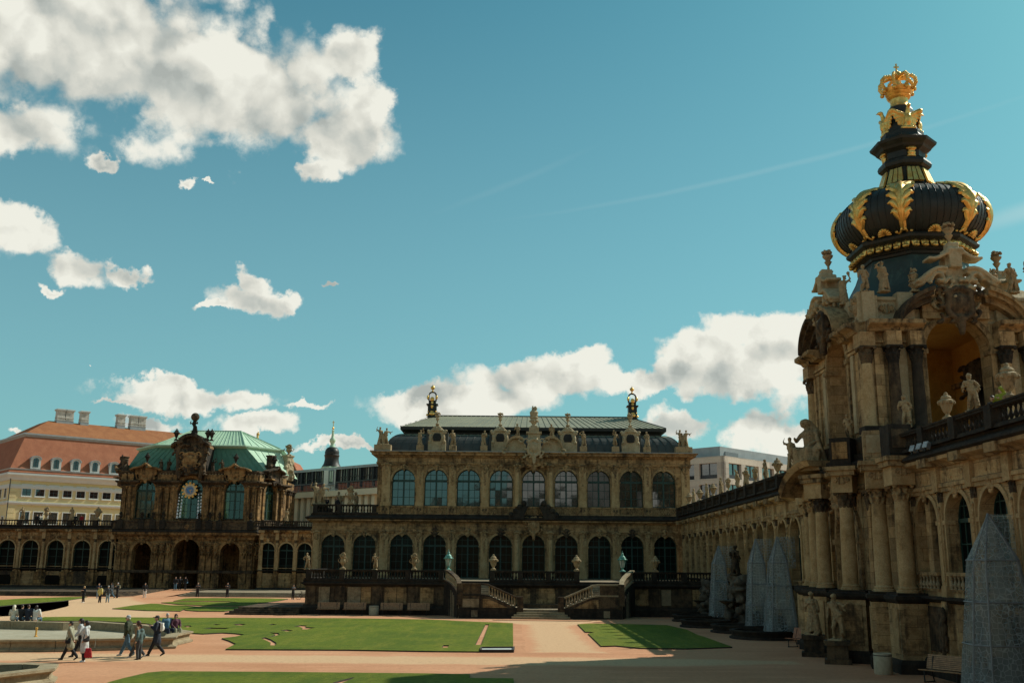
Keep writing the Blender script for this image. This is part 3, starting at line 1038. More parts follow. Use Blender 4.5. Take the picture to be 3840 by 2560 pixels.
def relief(seed, wd, ht, n_, mat, vox=0.045, dep=0.10):
    """flat carved foliage, symmetrical about x = 0, standing out towards -y"""
    R = random.Random(seed)
    S = [('b', (0, 0.02, 0), (0.04, 0.02, 0.04))]
    for i in range(n_):
        x, z = R.uniform(0, wd / 2), R.uniform(-ht / 2, ht / 2)
        r = R.uniform(0.05, 0.13) * min(1.0, ht * 1.2)
        a = R.uniform(0, pi)
        for s_ in (-1, 1):
            S.append(('e', (s_ * x, 0, z), (r * 1.7, dep * R.uniform(0.6, 1.2), r * 0.7), Matrix.Rotation(s_ * a, 4, 'Y')))
    for i in range(2):
        for s_ in (-1, 1):
            for j in range(10):
                t = j / 9 * 4.4 + i
                rr = ht * 0.30 * (1 - j / 13)
                S.append(('e', (s_ * (wd * (0.16 + 0.22 * i) + rr * cos(t)), -0.01, rr * sin(t)), (0.05, dep * 0.8, 0.05)))
    return blob('relief', S, mat, vox, 1)


FRIEZE = {m_: relief(31, 1.7, 0.5, 12, m_) for m_ in ('stone_facade',)}
for m_ in ('stone_trim', 'stone_gallery', 'stone_dark', 'stone_clock', 'stone_black'):
    FRIEZE[m_] = remat(FRIEZE['stone_facade'], m_)

key_s = [('c', (0, 0, -0.30), (0, -0.05, 0.28), 0.10, 0.17), ('e', (0, -0.12, 0.20), (0.20, 0.12, 0.14)), ('e', (0, -0.10, -0.05), (0.14, 0.11, 0.16)), ('e', (0, -0.08, -0.30), (0.10, 0.09, 0.10))]
for s_ in (-1, 1):
    key_s += [('e', (0.20 * s_, -0.04, 0.22), (0.10, 0.10, 0.10)), ('e', (0.30 * s_, -0.02, 0.05), (0.10, 0.07, 0.16), Matrix.Rotation(s_ * 0.6, 4, 'Y')), ('e', (0.17 * s_, -0.05, -0.15), (0.07, 0.07, 0.12))]
KEY = {m_: None for m_ in ()}
_key = blob('keystone', key_s, 'stone_facade', 0.035, 1)
KEYSTONE = {'stone_facade': _key}
for m_ in ('stone_gallery', 'stone_dark', 'stone_clock', 'stone_trim'):
    KEYSTONE[m_] = remat(_key, m_)

swag_s = []
for i in range(17):
    t = i / 16
    x = -0.95 + 1.9 * t
    z = -0.34 * (1 - (2 * t - 1) ** 2)
    swag_s += [('e', (x, -0.03, z), (0.085, 0.08, 0.06 + 0.035 * (1 - abs(2 * t - 1))))]
for s_ in (-1, 1):
    swag_s += [('e', (0.95 * s_, -0.04, 0.02), (0.11, 0.08, 0.11)), ('c', (0.95 * s_, -0.03, 0), (0.95 * s_, -0.03, -0.45), 0.06, 0.03)]
SWAG = {}
_sw = blob('swag', swag_s, 'stone_facade', 0.04, 1)
for m_ in ('stone_facade', 'stone_gallery', 'stone_clock', 'stone_trim'):
    SWAG[m_] = remat(_sw, m_)

drop_s = []
for i in range(9):
    drop_s += [('e', (0.05 * (-1) ** i, -0.03, -0.13 * i), (0.10 - 0.006 * i, 0.07, 0.09)), ('e', (-0.06 * (-1) ** i, -0.02, -0.13 * i - 0.05), (0.07, 0.05, 0.06))]
DROP = {}
_dr = blob('foliage_drop', drop_s, 'stone_trim', 0.036, 1)
for m_ in ('stone_trim', 'stone_gallery', 'stone_clock', 'stone_dark'):
    DROP[m_] = remat(_dr, m_)


def cartouche_shapes(wd=1.0, ht=1.4, seed=1, tail=0.5):
    R = random.Random(seed)
    S = [('e', (0, 0, 0), (wd * 0.38, 0.16, ht * 0.36)), ('e', (0, -0.08, 0.02), (wd * 0.28, 0.14, ht * 0.27))]
    for s_ in (-1, 1):
        for j in range(14):
            t = j / 13
            a = -1.3 + 2.7 * t
            S.append(('e', (s_ * wd * 0.44 * cos(a) * (1 + 0.12 * sin(9 * t)), -0.05, ht * 0.44 * sin(a)), (0.10 * wd, 0.12, 0.085 * ht)))
        for j in range(9):
            t = j / 8 * 4.5
            rr = wd * 0.20 * (1 - j / 11)
            S.append(('e', (s_ * (wd * 0.52 + rr * cos(t)), -0.03, ht * 0.36 + rr * sin(t)), (0.06 * wd, 0.11, 0.06 * wd)))
            S.append(('e', (s_ * (wd * 0.44 + rr * cos(t)), -0.03, -ht * 0.30 + rr * sin(-t)), (0.05 * wd, 0.10, 0.05 * wd)))
        for j in range(8):
            S.append(('e', (s_ * wd * R.uniform(0.15, 0.75), R.uniform(-0.05, 0.05), R.uniform(-0.55, 0.5) * ht), (R.uniform(0.06, 0.13) * wd, 0.10, R.uniform(0.05, 0.10) * ht), Matrix.Rotation(R.uniform(0, 3), 4, 'Y')))
    for j in range(6):
        S.append(('e', (0, -0.05, -ht * (0.40 + tail * j / 6)), (wd * (0.20 - 0.02 * j), 0.13, ht * 0.09)))
    return S


CART = {}
_ct = blob('cartouche', cartouche_shapes(), 'stone_facade', 0.042, 1, 0.012, 7)
for m_ in ('stone_facade', 'stone_clock', 'stone_dark', 'stone_pale', 'stone_black'):
    CART[m_] = remat(_ct, m_)


def baluster_mesh(mat, h=0.62, r=0.085, seg=8):
    mb = MB()
    mb.lathe([(r * 0.95, 0), (r * 0.95, h * .06), (r * .55, h * .10), (r * .62, h * .14), (r * 1.1, h * .30), (r * 1.0, h * .40), (r * .50, h * .62), (r * .48, h * .76), (r * .75, h * .80), (r * .55, h * .85), (r * .95, h * .93), (r * .95, h)], seg=seg)
    return mb.mesh('baluster', mat, True)


BAL = {m_: baluster_mesh(m_) for m_ in ('stone_black', 'stone_dark', 'stone_basin')}
BAL2 = {m_: baluster_mesh(m_, 0.90, 0.105) for m_ in ('stone_black', 'stone_dark')}


def balustrade(parent, path, z, h=0.95, step=0.27, posts=(), mat='stone_black', bmat=None, base=0.14, rail=0.16, post_w=0.42, thick=0.22, solid=(), skip_name='baluster', smallbal=None, cap=0.0):
    """posts: distances along the path. rail and plinth are one part each, every baluster its own"""
    P = [Vector((p_[0], p_[1])) for p_ in path]
    prof = [(-thick, 0), (thick, 0), (thick, rail * .45), (thick * 1.2, rail * .6), (thick * 1.2, rail), (-thick * 1.2, rail), (-thick * 1.2, rail * .6), (-thick, rail * .45)]
    MB().mould(path, [(-thick, 0), (thick, 0), (thick * .8, base), (-thick * .8, base)], z=z).build('balustrade_plinth', mat, parent)
    MB().mould(path, prof, z=z + h - rail).build('handrail', mat, parent)
    segs, tot = [], 0
    for i in range(len(P) - 1):
        L = (P[i + 1] - P[i]).length
        segs.append((tot, L, P[i], (P[i + 1] - P[i]).normalized()))
        tot += L

    def at(s):
        for s0, L, p0, d in segs:
            if s <= s0 + L + 1e-6:
                return p0 + d * (s - s0), d
        return P[-1], segs[-1][3]
    hh = h - base - rail
    bm_ = BAL[bmat or mat]
    pts = sorted(posts)
    for s in pts:
        c, d = at(s)
        MB().box(-post_w / 2, post_w / 2, -thick * 1.3, thick * 1.3, 0.0, h + cap).build('post', mat, parent, M=T((c.x, c.y, z)) @ RZ(atan2(d.y, d.x)))
    bounds = sorted(set([0.0] + [x for x in pts] + [tot]))
    for a, b in zip(bounds, bounds[1:]):
        a2, b2 = a + post_w / 2 + 0.02, b - post_w / 2 - 0.02
        n_ = int((b2 - a2) / step)
        if n_ < 1:
            continue
        for i in range(n_):
            s = a2 + (i + 0.5) * (b2 - a2) / n_
            if any(x0 <= s <= x1 for x0, x1 in solid):
                continue
            c, d = at(s)
            inst('baluster', bm_, parent, T((c.x, c.y, z + base)) @ SC(1, 1, hh / 0.62))


# arched casement window: local x along the wall, local -y outwards, origin at sill centre
def window_template(wd, hs, rise, cols, rows, frame_mat, glass_mat, bar=0.035, mull=0.10, trans=0.13, fan=2, depth=0.06):
    r = wd / 2
    mb = MB()
    fr = Fr((0, 0, 0), 0)
    # outer frame
    archivolt(mb, fr, 0, wd - 0.16, hs, 0.08, -0.02, depth, rise, 0)
    mb.box(-r, r, -depth, 0.02, 0, 0.10)
    mb.box(-mull / 2, mull / 2, -depth - .01, 0.02, 0.1, hs + r * rise - 0.04)
    mb.box(-r + 0.05, r - 0.05, -depth - .02, 0.02, hs - trans / 2, hs + trans / 2)
    halfs = [(-r + 0.08, -mull / 2), (mull / 2, r - 0.08)]
    z0, z1 = 0.10, hs - trans / 2
    nc = cols // 2
    cells = []
    for x0, x1 in halfs:
        for i in range(1, nc):
            x = x0 + (x1 - x0) * i / nc
            mb.box(x - bar / 2, x + bar / 2, -depth * .7, 0.01, z0, z1)
            zt = hs + sqrt(max(0, r * r - x * x)) * rise - 0.04
            mb.box(x - bar / 2, x + bar / 2, -depth * .7, 0.01, hs + trans / 2, zt)
        for j in range(1, rows):
            z = z0 + (z1 - z0) * j / rows
            mb.box(x0, x1, -depth * .68, 0.01, z - bar / 2, z + bar / 2)
        for i in range(nc):
            for j in range(rows):
                cells.append((x0 + (x1 - x0) * i / nc, x0 + (x1 - x0) * (i + 1) / nc, z0 + (z1 - z0) * j / rows, z0 + (z1 - z0) * (j + 1) / rows))
        zf = hs + r * rise * 0.52
        if fan > 1:
            mb.box(x0 + 0.04, x1, -depth * .68, 0.01, zf - bar / 2, zf + bar / 2)
    frame = mb.mesh('window', frame_mat)
    c0 = cells[0]
    pm = MB().box(0, c0[1] - c0[0], 0.0, 0.012, 0, c0[3] - c0[2]).mesh('pane', glass_mat)
    lun = []
    for s_ in (-1, 1):
        seg = 8
        pts = [(s_ * mull / 2, hs + trans / 2), (s_ * (r - 0.08), hs + trans / 2)]
        for j in range(1, seg + 1):
            a = pi / 2 * j / seg
            pts.append((s_ * max(mull / 2, (r - 0.08) * cos(a)), max(hs + trans / 2, hs + (r * rise - 0.08) * sin(a))))
        m_ = MB().prism(pts, lambda a, b, c: (a, c, b), 0.0, 0.012).mesh('pane', glass_mat)
        lun.append(m_)
    return frame, pm, cells, lun


def put_window(tpl, parent, M, tilt=0.006, blank=None):
    frame, pm, cells, lun = tpl
    w_ = inst('window', frame, parent, M)
    for (x0, x1, z0, z1) in cells:
        inst('pane', pm, w_, M @ T((x0, 0, z0)) @ Matrix.Rotation(rnd.uniform(-tilt, tilt), 4, 'X') @ RZ(rnd.uniform(-tilt, tilt)))
    for l in lun:
        inst('pane', l, w_, M @ RZ(rnd.uniform(-tilt, tilt)))
    return w_

# ------------------------------------------------------------------ the court: ground, paths, lawns, basins
_c, _s, _cr, _sr = cos(PITCH), sin(PITCH), cos(ROLL), sin(ROLL)


def ray(px, py):
    x, y = px - 1920, py - 1280
    u, v = (x * _cr + y * _sr) / FPX, (x * _sr - y * _cr) / FPX
    return Vector((u, _c - v * _s, _s + v * _c))


def G(px, py, z=0.0):
    """from image pixels: where the line of sight meets the level z"""
    r = ray(px, py)
    t = (z - CAMH) / r.z
    return (r.x * t, r.y * t)


def AY(px, py, Y):
    r = ray(px, py)
    t = Y / r.y
    return (r.x * t, r.z * t + CAMH)


def AX(px, py, X):
    r = ray(px, py)
    t = X / r.x
    return (r.y * t, r.z * t + CAMH)


g_ = MB().add([(-1500, -300, 0), (1500, -300, 0), (1500, 2500, 0), (-1500, 2500, 0)], [(0, 1, 2, 3)]).build('ground', 'gravel_pink')
tag(g_, kind='structure')


def wobble(pts, amp, step=0.8, seed=0):
    out = []
    n_ = len(pts)
    for i in range(n_):
        a, b = Vector(pts[i]), Vector(pts[(i + 1) % n_])
        k_ = max(1, int((b - a).length / step))
        for j in range(k_):
            p_ = a.lerp(b, j / k_)
            f = mnoise.noise(Vector((p_.x * 0.9, p_.y * 0.9, seed))) * amp
            out.append((p_.x + f, p_.y + f))
    return out


def sheet(name, pts, z, mat, margin=1.2):
    """flat strip whose tone fades into the ground along its edge (vertex value fade)"""
    n_ = len(pts)
    P = [Vector(q) for q in pts]
    inn = []
    for i in range(n_):
        d = (P[(i + 1) % n_] - P[i - 1]).normalized()
        inn.append(P[i] + Vector((-d.y, d.x)) * margin)
    mb = MB().add([(q.x, q.y, z) for q in P] + [(q.x, q.y, z) for q in inn], [(i, (i + 1) % n_, (i + 1) % n_ + n_, i + n_) for i in range(n_)] + [tuple(range(n_, 2 * n_))])
    o = mb.build(name, mat)
    at_ = o.data.attributes.new('fade', 'FLOAT', 'POINT')
    at_.data.foreach_set('value', [0.0] * n_ + [1.0] * n_)
    return tag(o, kind='structure')


sheet('path', wobble([(-60, 43.9), (-20, 44.2), (7.0, 44.2), (13.5, 45.9), (13.5, 48.0), (7, 48.9), (-15, 48.9), (-60, 49.2)], 0.3, 1.4, 1), 0.004, 'gravel_path')
sheet('path', wobble([(-36, 65.5), (-26, 78), (-29, 92), (-40, 112), (-44, 122), (-53, 118), (-43, 95), (-40, 80), (-49, 67)], 0.4, 1.6, 2), 0.004, 'gravel_path', 2.0)
sheet('path', wobble([(0.8, 50.5), (5.0, 50.5), (4.6, 72), (7.5, 79.5), (-2.5, 80.0), (0.8, 73)], 0.2, 1.4, 5), 0.004, 'gravel_path', 1.2)


def lawn(outer, holes=(), z=0.065, seed=0):
    bm = bmesh.new()
    loops = []
    for lp in [outer] + list(holes):
        vs_ = [bm.verts.new((x, y, z)) for x, y in lp]
        es = [bm.edges.new((vs_[i], vs_[(i + 1) % len(vs_)])) for i in range(len(vs_))]
        loops.append((vs_, es))
    bmesh.ops.triangle_fill(bm, use_beauty=True, edges=bm.edges[:], normal=(0, 0, 1))
    for f in bm.faces:
        if f.normal.z < 0:
            f.normal_flip()
    for vs_, es in loops:
        lo = [bm.verts.new((v.co.x, v.co.y, -0.02)) for v in vs_]
        for i in range(len(vs_)):
            j = (i + 1) % len(vs_)
            f = bm.faces.new((vs_[i], vs_[j], lo[j], lo[i]))
            f.material_index = 1
    me = bpy.data.meshes.new('lawn')
    bm.to_mesh(me)
    bm.free()
    me.materials.append(MATS['grass'])
    me.materials.append(MATS['edging'])
    return tag(inst('lawn', me), kind='structure')


def R6(*pts):
    return [G(x * .5527, 2200 + y * .5527) for x, y in pts]


def R8(*pts):
    return [G(1600 + x * .3827, 2100 + y * .3827) for x, y in pts]


def R4(*pts):
    return [G(400 + x * .3401, 1850 + y * .3401) for x, y in pts]


def R3(*pts):
    return [G(x * .4209, 1900 + y * .4209) for x, y in pts]


lawn(R6((200, 232), (300, 208), (480, 206), (1000, 211), (2352, 216)) + R8((0, 585), (185, 592), (300, 600), (845, 622), (848, 868), (540, 872), (530, 903), (0, 898)) +
     R6((2352, 432), (1530, 428), (1600, 392), (1560, 372), (1504, 353), (1600, 342), (1658, 327), (1600, 320), (1510, 315), (1380, 322), (1270, 316), (1180, 300), (1000, 252), (700, 236)),
     [R8((475, 838), (535, 838), (612, 634), (576, 634)), R8((146, 864), (208, 866), (220, 841), (165, 840)),
      R6((1770, 352), (1836, 384), (1830, 402), (1868, 404), (1876, 386), (1840, 362), (1800, 348), (1846, 344), (1898, 328), (1890, 318), (1826, 314), (1868, 328), (1840, 342)),
      R6((1990, 272), (2040, 264), (2080, 266), (2075, 278), (2140, 280), (2085, 292), (2044, 294), (2052, 284), (2035, 275)),
      R6((1370, 288), (1430, 281), (1560, 283), (1530, 290)), R6((1580, 258), (1630, 254), (1672, 257), (1640, 265), (1600, 264)),
      R6((1900, 300), (1945, 294), (1990, 300), (1950, 307)), R6((1445, 261), (1460, 257), (1500, 259), (1470, 264)), R6((1820, 259), (1850, 255), (1880, 259), (1850, 263)), R6((1240, 268), (1290, 266), (1300, 272), (1270, 279))])
lawn([(2166, 2342), (2212, 2339), (2289, 2340), (2500, 2345), (2577, 2363), (2617, 2383), (2642, 2390), (2746, 2428), (2574, 2434), (2400, 2432), (2310, 2423), (2254, 2425), (2212, 2384), (2205, 2378), (2230, 2372), (2195, 2371)] and
     [G(*q) for q in [(2166, 2342), (2212, 2339), (2289, 2340), (2500, 2345), (2577, 2363), (2617, 2383), (2642, 2390), (2746, 2428), (2574, 2434), (2400, 2432), (2310, 2423), (2254, 2425), (2212, 2384), (2205, 2378), (2230, 2372), (2195, 2371)]])
lawn([G(*q) for q in [(409, 2562), (459, 2548), (553, 2526), (608, 2521), (1000, 2523), (1300, 2526), (1600, 2529), (1763, 2532), (1759, 2546), (1925, 2548), (1932, 2600), (1950, 2700), (200, 2700), (300, 2610)]],
     [[G(*q) for q in [(1245, 2566), (1275, 2556), (1330, 2543), (1322, 2549), (1290, 2562), (1262, 2575)]]])
lawn(R4((735, 1187), (860, 1160), (950, 1155), (1400, 1155), (1800, 1158), (2000, 1165), (1900, 1185), (1660, 1215), (1500, 1208), (1350, 1192), (1100, 1186)))
lawn(R4((600, 1205), (700, 1197), (1000, 1195), (1350, 1201), (1690, 1222), (1650, 1241), (1100, 1238), (800, 1225)))
lawn(R4((60, 1272), (300, 1235), (490, 1217), (560, 1218), (700, 1235), (870, 1238), (1000, 1250), (1650, 1251), (1300, 1302), (1000, 1300), (880, 1291), (850, 1281), (810, 1300), (430, 1293)))
lawn(R3((-300, 850), (0, 832), (200, 818), (600, 805), (780, 803), (730, 815), (560, 840), (150, 872), (0, 888), (-300, 905)))

fb = MB()
q0, q1, q2, q3 = [G(*q) for q in [(1806, 2445), (1921, 2445), (1924, 2433), (1808, 2434)]]
bed = thing('planting_bed', 'narrow planting bed under pale fleece at the corner of the large lawn', 'flower bed', (q0[0], q0[1], 0))
MB().prism([q0, q1, q2, q3], lambda a, b, c: (a, b, c), 0.0, 0.07).build('fleece', 'fleece', bed)
MB().mould([q0, q1, q2, q3], [(0, 0), (0.08, 0), (0.08, 0.14), (0, 0.14)], True).build('edging', 'edging', bed)


def mould_pieces(path, prof, step, closed, name, mat, parent, gap=0.012, z=0.0):
    P = [Vector(p_) for p_ in path]
    n_ = len(P)

    def normal(i):
        nn = []
        for a, b in ((i - 1, i), (i, i + 1)):
            if closed or (0 <= a and b < n_):
                d = (P[b % n_] - P[a % n_]).normalized()
                nn.append(Vector((d.y, -d.x)))
        m_ = sum(nn, Vector((0, 0))).normalized()
        return m_ / max(0.35, m_.dot(nn[0]))
    for i in range(n_ if closed else n_ - 1):
        a, b = P[i], P[(i + 1) % n_]
        na, nb = normal(i), normal((i + 1) % n_)
        L = (b - a).length
        k_ = max(1, round(L / step))
        d = (b - a).normalized()
        mid = Vector((d.y, -d.x))
        for j in range(k_):
            rows = []
            for t, g2 in ((j / k_, gap), ((j + 1) / k_, -gap)):
                c = a.lerp(b, t) + d * g2
                nn = na if t == 0 else nb if t == 1 else mid
                rows.append([(c.x + nn.x * dd, c.y + nn.y * dd, z + zz) for dd, zz in prof])
            w_ = len(prof)
            mb = MB().add(rows[0] + rows[1], [(q, (q + 1) % w_, (q + 1) % w_ + w_, q + w_) for q in range(w_)] + [tuple(range(w_)), tuple(range(2 * w_ - 1, w_ - 1, -1))])
            mb.build(name, mat, parent)


RIM = [(-.45, .02), (.16, .02), (.16, .11), (.04, .15), (-.02, .20), (-.02, .38), (.10, .43), (.15, .46), (.15, .55), (-.45, .55)]
bas = [(-34, 50.6), (-24.7, 48.4), (-23.5, 48.9), (-21.5, 49.2), (-18.3, 50.6), (-16.7, 51.5), (-17.2, 53.3), (-17.2, 55.8), (-18.4, 57.2), (-21.0, 60.6), (-25.8, 64.0), (-27.1, 62.9), (-32, 63.9), (-36, 57)]
b1 = thing('fountain_basin', 'large dry stone fountain basin with visitors sitting on its rim', 'basin', (-25.5, 56.5, 0))
mould_pieces(bas, RIM, 1.9, True, 'rim_stone', 'stone_basin', b1)
MB().prism([(x * .985 - 25.5 * .015, y * .985 + 56.5 * .015) for x, y in bas], lambda a, b, c: (a, b, c), 0.03, 0.09).build('basin_floor', 'stone_floor', b1)
nx, ny = G(134, 2386, 0.09)
MB().lathe([(0.10, 0), (0.10, 0.05), (0.05, 0.08), (0.05, 0.40), (0.075, 0.42), (0.075, 0.5), (0.03, 0.52)], (nx, ny, 0.08), 10).build('nozzle', 'dial_gold', b1, True)
bas2 = [(-30, 29), (-20.5, 28), (-16.9, 34.2), (-16.0, 36.4), (-16.5, 37.8), (-17.6, 38.2), (-18.3, 37.95), (-20, 38.5), (-30, 40)]
b2 = thing('fountain_basin', 'second stone basin cut off by the lower left corner of the view', 'basin', (-23, 34, 0))
mould_pieces(bas2, RIM, 1.9, True, 'rim_stone', 'stone_basin', b2)
MB().prism(bas2, lambda a, b, c: (a, b, c), 0.01, 0.05).build('basin_floor', 'stone_dark', b2)

# ------------------------------------------------------------------ two-storey porcelain pavilion
PX, PY = 2.33, 102.0
pav = thing('pavilion', 'two-storey sandstone pavilion with nine tall arched windows and a dark curved roof', 'building', (PX, PY, 0))
F = Fr((PX, PY), 0)
HW, BAY = 15.9, 3.31
LEXT = -22.2       # the single-storey wing reaches this far left
up_ops = [(k_ * BAY, 2.36, 9.87, 12.40) for k_ in range(-4, 5)]
lo_ops = [(k_ * BAY, 2.30, 2.78, 5.93) for k_ in range(-4, 5)]
ext_ops = [(-20.12, 2.34, 2.78, 5.80), (-16.95, 2.34, 2.78, 5.80)]
wall = MB()
arch_wall(wall, F, -HW, HW, 8.9, 14.0, up_ops, 0.55)
arch_wall(wall, F, -15.5, HW, 0, 8.5, lo_ops, 0.6)
wall.fbox(F, -HW, HW, -0.9, -14, 8.6, 14.9)
wall.fbox(F, -HW, HW, -0.9, -14, 0, 8.5)
for s_ in (-1, 1):
    wall.fbox(F, s_ * HW, s_ * (HW - 0.5), -14.0, -0.01, 0, 14.9)
wall.build('wall', 'stone_facade', pav)
tU = window_template(2.36, 2.53, 1.0, 4, 3, 'paint_green', 'glass_upper', 0.045, 0.16, 0.22)
tU2 = window_template(2.36, 2.53, 1.0, 4, 3, 'paint_green', 'glass_dim', 0.045, 0.16, 0.22)
tL = window_template(2.30, 3.15, 1.0, 4, 4, 'paint_green', 'glass_lower', 0.045, 0.14, 0.18)
for k_ in range(-4, 5):
    put_window(tU if k_ not in (2, 3) else tU2, pav, F.M(k_ * BAY, -0.42, 9.87), 0.010)
    put_window(tL, pav, F.M(k_ * BAY, -0.50, 2.78))
# arch bands, sills, keystones
for k_ in range(-4, 5):
    for wd_, zs_, zb_ in ((2.36, 12.40, 9.87), (2.30, 5.93, 2.9)):
        av = MB()
        archivolt(av, F, k_ * BAY, wd_, zs_, 0.20, 0.0, 0.10, 1.0, zb_)
        for s_ in (-1, 1):
            x = k_ * BAY + s_ * (wd_ / 2 + .15)
            av.fbox(F, x - 0.21, x + 0.21, 0.0, 0.14, zs_ - .14, zs_ + .02)
        av.build('window_surround', 'stone_trim', pav)
    inst('keystone', KEYSTONE['stone_trim'], pav, F.M(k_ * BAY, 0.02, 13.72) @ SC(0.9))
    inst('keystone', KEYSTONE['stone_dark' if k_ % 2 else 'stone_trim'], pav, F.M(k_ * BAY, 0.05, 7.22) @ SC(1.2, 1.1, 1.15))
    inst('relief', FRIEZE['stone_trim'], pav, F.M(k_ * BAY, 0.02, 14.52) @ SC(1.05, 0.6, 0.85))
    inst('swag', SWAG['stone_trim'], pav, F.M(k_ * BAY, 0.0, 13.98) @ SC(1.2, 0.7, 0.45))
    inst('swag', SWAG['stone_facade'], pav, F.M(k_ * BAY, 0.0, 7.40) @ SC(1.2, 0.7, 0.40))
# pilasters
pil = [-15.02, (HW - .45)] + [(k_ + .5) * BAY for k_ in range(-4, 4)]
for x in pil:
    wide = 0.34 if abs(x) < HW - 1 else 0.42
    for z0, z1 in ((9.85, 13.45), (2.8, 6.75)):
        mb = MB()
        mb.fbox(F, x - wide, x + wide, 0, 0.16, z0 + 0.35, z1)
        mb.fbox(F, x - wide * .62, x + wide * .62, 0.155, 0.20, z0 + 0.75, z1 - 0.35)
        mb.fbox(F, x - wide * 1.2, x + wide * 1.2, 0, 0.24, z0, z0 + 0.36)
        mb.build('pilaster', 'stone_column', pav)
    for zc in (13.40, 6.68):
        inst('capital', CAPITAL['stone_trim'], pav, F.M(x, 0.08, zc) @ SC(wide * 2.5, 0.5, 0.72))
        inst('foliage_drop', DROP['stone_trim'], pav, F.M(x, 0.20, zc - 0.1) @ SC(1.1, 0.7, 1.2))
# columns either side of the middle bay
for s_ in (-1, 1):
    for zb, zt in ((9.85, 13.4), (2.8, 6.7)):
        x = s_ * 1.68
        c_ = tuple(F.p(x, 0.42, 0))
        mb = MB()
        mb.lathe([(0.30, zb), (0.30, zb + .12), (0.24, zb + .2), (0.24, zb + 1.2), (0.20, zt)], c_, 16)
        mb.build('column', 'stone_column', pav, True)
        inst('capital', CAPITAL['stone_trim'], pav, F.M(x, 0.42, zt - 0.03) @ SC(0.62, 0.62, 0.70))
# entablatures; path runs left to right so the moulding faces the court
fl = [F.p(-HW, 0, 0), F.p(HW, 0, 0), F.p(HW, -14, 0)]
flE = [F.p(LEXT, -9, 0), F.p(LEXT, 0, 0), F.p(HW, 0, 0), F.p(HW, -14, 0)]
up = [F.p(-HW, -14, 0)] + fl
MB().mould(up, [(-.3, 14.02), (.12, 14.02), (.12, 14.12), (.18, 14.14), (.18, 14.24), (.10, 14.28), (.10, 14.74), (-.3, 14.74)]).build('architrave', 'stone_facade', pav)
MB().mould(up, [(-.3, 14.74), (.16, 14.74), (.30, 14.86), (.55, 14.94), (.62, 14.98), (.62, 15.10), (.78, 15.22), (.78, 15.30), (-.3, 15.38)]).build('cornice', 'stone_facade', pav)
MB().mould(up, [(-.3, 15.385), (.80, 15.31), (.80, 15.36), (-.3, 15.45)]).build('gutter', 'zinc', pav)
dt = MB()
for i in range(84):
    x = -HW + 0.1 + i * (2 * HW - 0.2) / 83
    dt.fbox(F, x - 0.09, x + 0.09, 0.1, 0.34, 14.79, 14.88)
dt.build('dentils', 'stone_facade', pav)
MB().mould(flE, [(-.3, 7.15), (.10, 7.15), (.10, 7.30), (.16, 7.32), (.16, 7.46), (.08, 7.5), (.08, 8.12), (-.3, 8.12)]).build('architrave', 'stone_facade', pav)
for i in range(12):
    x = -20.2 + i * BAY
    if x < HW:
        inst('relief', FRIEZE['stone_trim'], pav, F.M(x, 0.0, 7.82) @ SC(1.15, 0.6, 0.9))
MB().mould(flE, [(-.3, 8.12), (.16, 8.12), (.28, 8.22), (.5, 8.30), (.58, 8.34), (.58, 8.46), (-.3, 8.46)]).build('cornice', 'stone_facade', pav)
MB().mould(flE, [(-.3, 8.462), (.62, 8.462), (.74, 8.56), (.74, 8.66), (.25, 8.84), (.25, 9.02), (-.3, 9.02)]).build('string_course', 'stone_black', pav)
# parapet under the upper windows with its carved lattice
MB().mould(fl, [(-.3, 9.02), (.14, 9.02), (.14, 9.12), (.08, 9.14), (.08, 9.70), (.16, 9.72), (.16, 9.86), (-.3, 9.86)]).build('parapet', 'stone_facade', pav)
lat = MB()
for k_ in range(-4, 5):
    for i in range(10):
        x = k_ * BAY - 1.1 + i * 0.245
        for s_ in (-1, 1):
            pts = [F.p(x + s_ * 0.075 * sin(pi * j / 4), 0.10, 9.18 + 0.125 * j) for j in range(5)]
            lat.tube(pts, 0.032, 5)
lat.build('lattice', 'stone_trim', pav)
for x in pil:
    MB().fbox(F, x - 0.46, x + 0.46, 0.05, 0.24, 9.03, 9.84).build('pedestal', 'stone_facade', pav)
    inst('relief', FRIEZE['stone_dark'], pav, F.M(x, 0.22, 9.45) @ SC(0.30, 0.5, 0.9))

# roof: curved lower slope of sheet panels, dark overhang, low upper slope
ROOF_N = [0]


def roof_panel(f, u0, u1, v0, v1, nv, mat, parent, seam=0.05, thick=0.02, name='roof_panel'):
    rows = []
    for i in range(nv + 1):
        v = v0 + (v1 - v0) * i / nv
        a, b = Vector(f(u0, v)), Vector(f(u1, v))
        t = Vector(f(u0, min(1, v + .01))) - Vector(f(u0, max(0, v - .01)))
        n = (b - a).cross(t)
        if n.length < 1e-9:
            n = Vector((0, 0, 1))
        n.normalize()
        if n.z < 0:
            n = -n
        d = (b - a)
        L = d.length
        d = d / L if L > 1e-6 else d
        k_ = min(0.04, L / 3)
        rows.append([tuple(a + n * -thick), tuple(a + n * seam), tuple(a + d * k_ + n * seam), tuple(a + d * k_), tuple(b), tuple(b - n * thick)])
    mb = MB().grid(rows)
    lo, hi = rows[0], rows[-1]
    b = len(mb.v)
    mb.add(lo + hi, [(0, 1, 2, 3), (3, 4, 5, 0), (9, 8, 7, 6), (6, 11, 10, 9)])
    return mb.build(name, mat, parent)


def P3(x, d, z):
    return tuple(F.p(x, d, z))


DH0, DH1 = 15.35, 13.55   # half widths of the curved slope at foot and top
dz0, dz1 = 15.40, 17.52


def dome(u, v):
    t = v * pi / 2
    k_ = sin(t)
    h = DH0 + (DH1 - DH0) * (1 - cos(t))
    return P3(h * (2 * u - 1), -1.0 - 2.3 * (1 - cos(t)), dz0 + (dz1 - dz0) * k_)


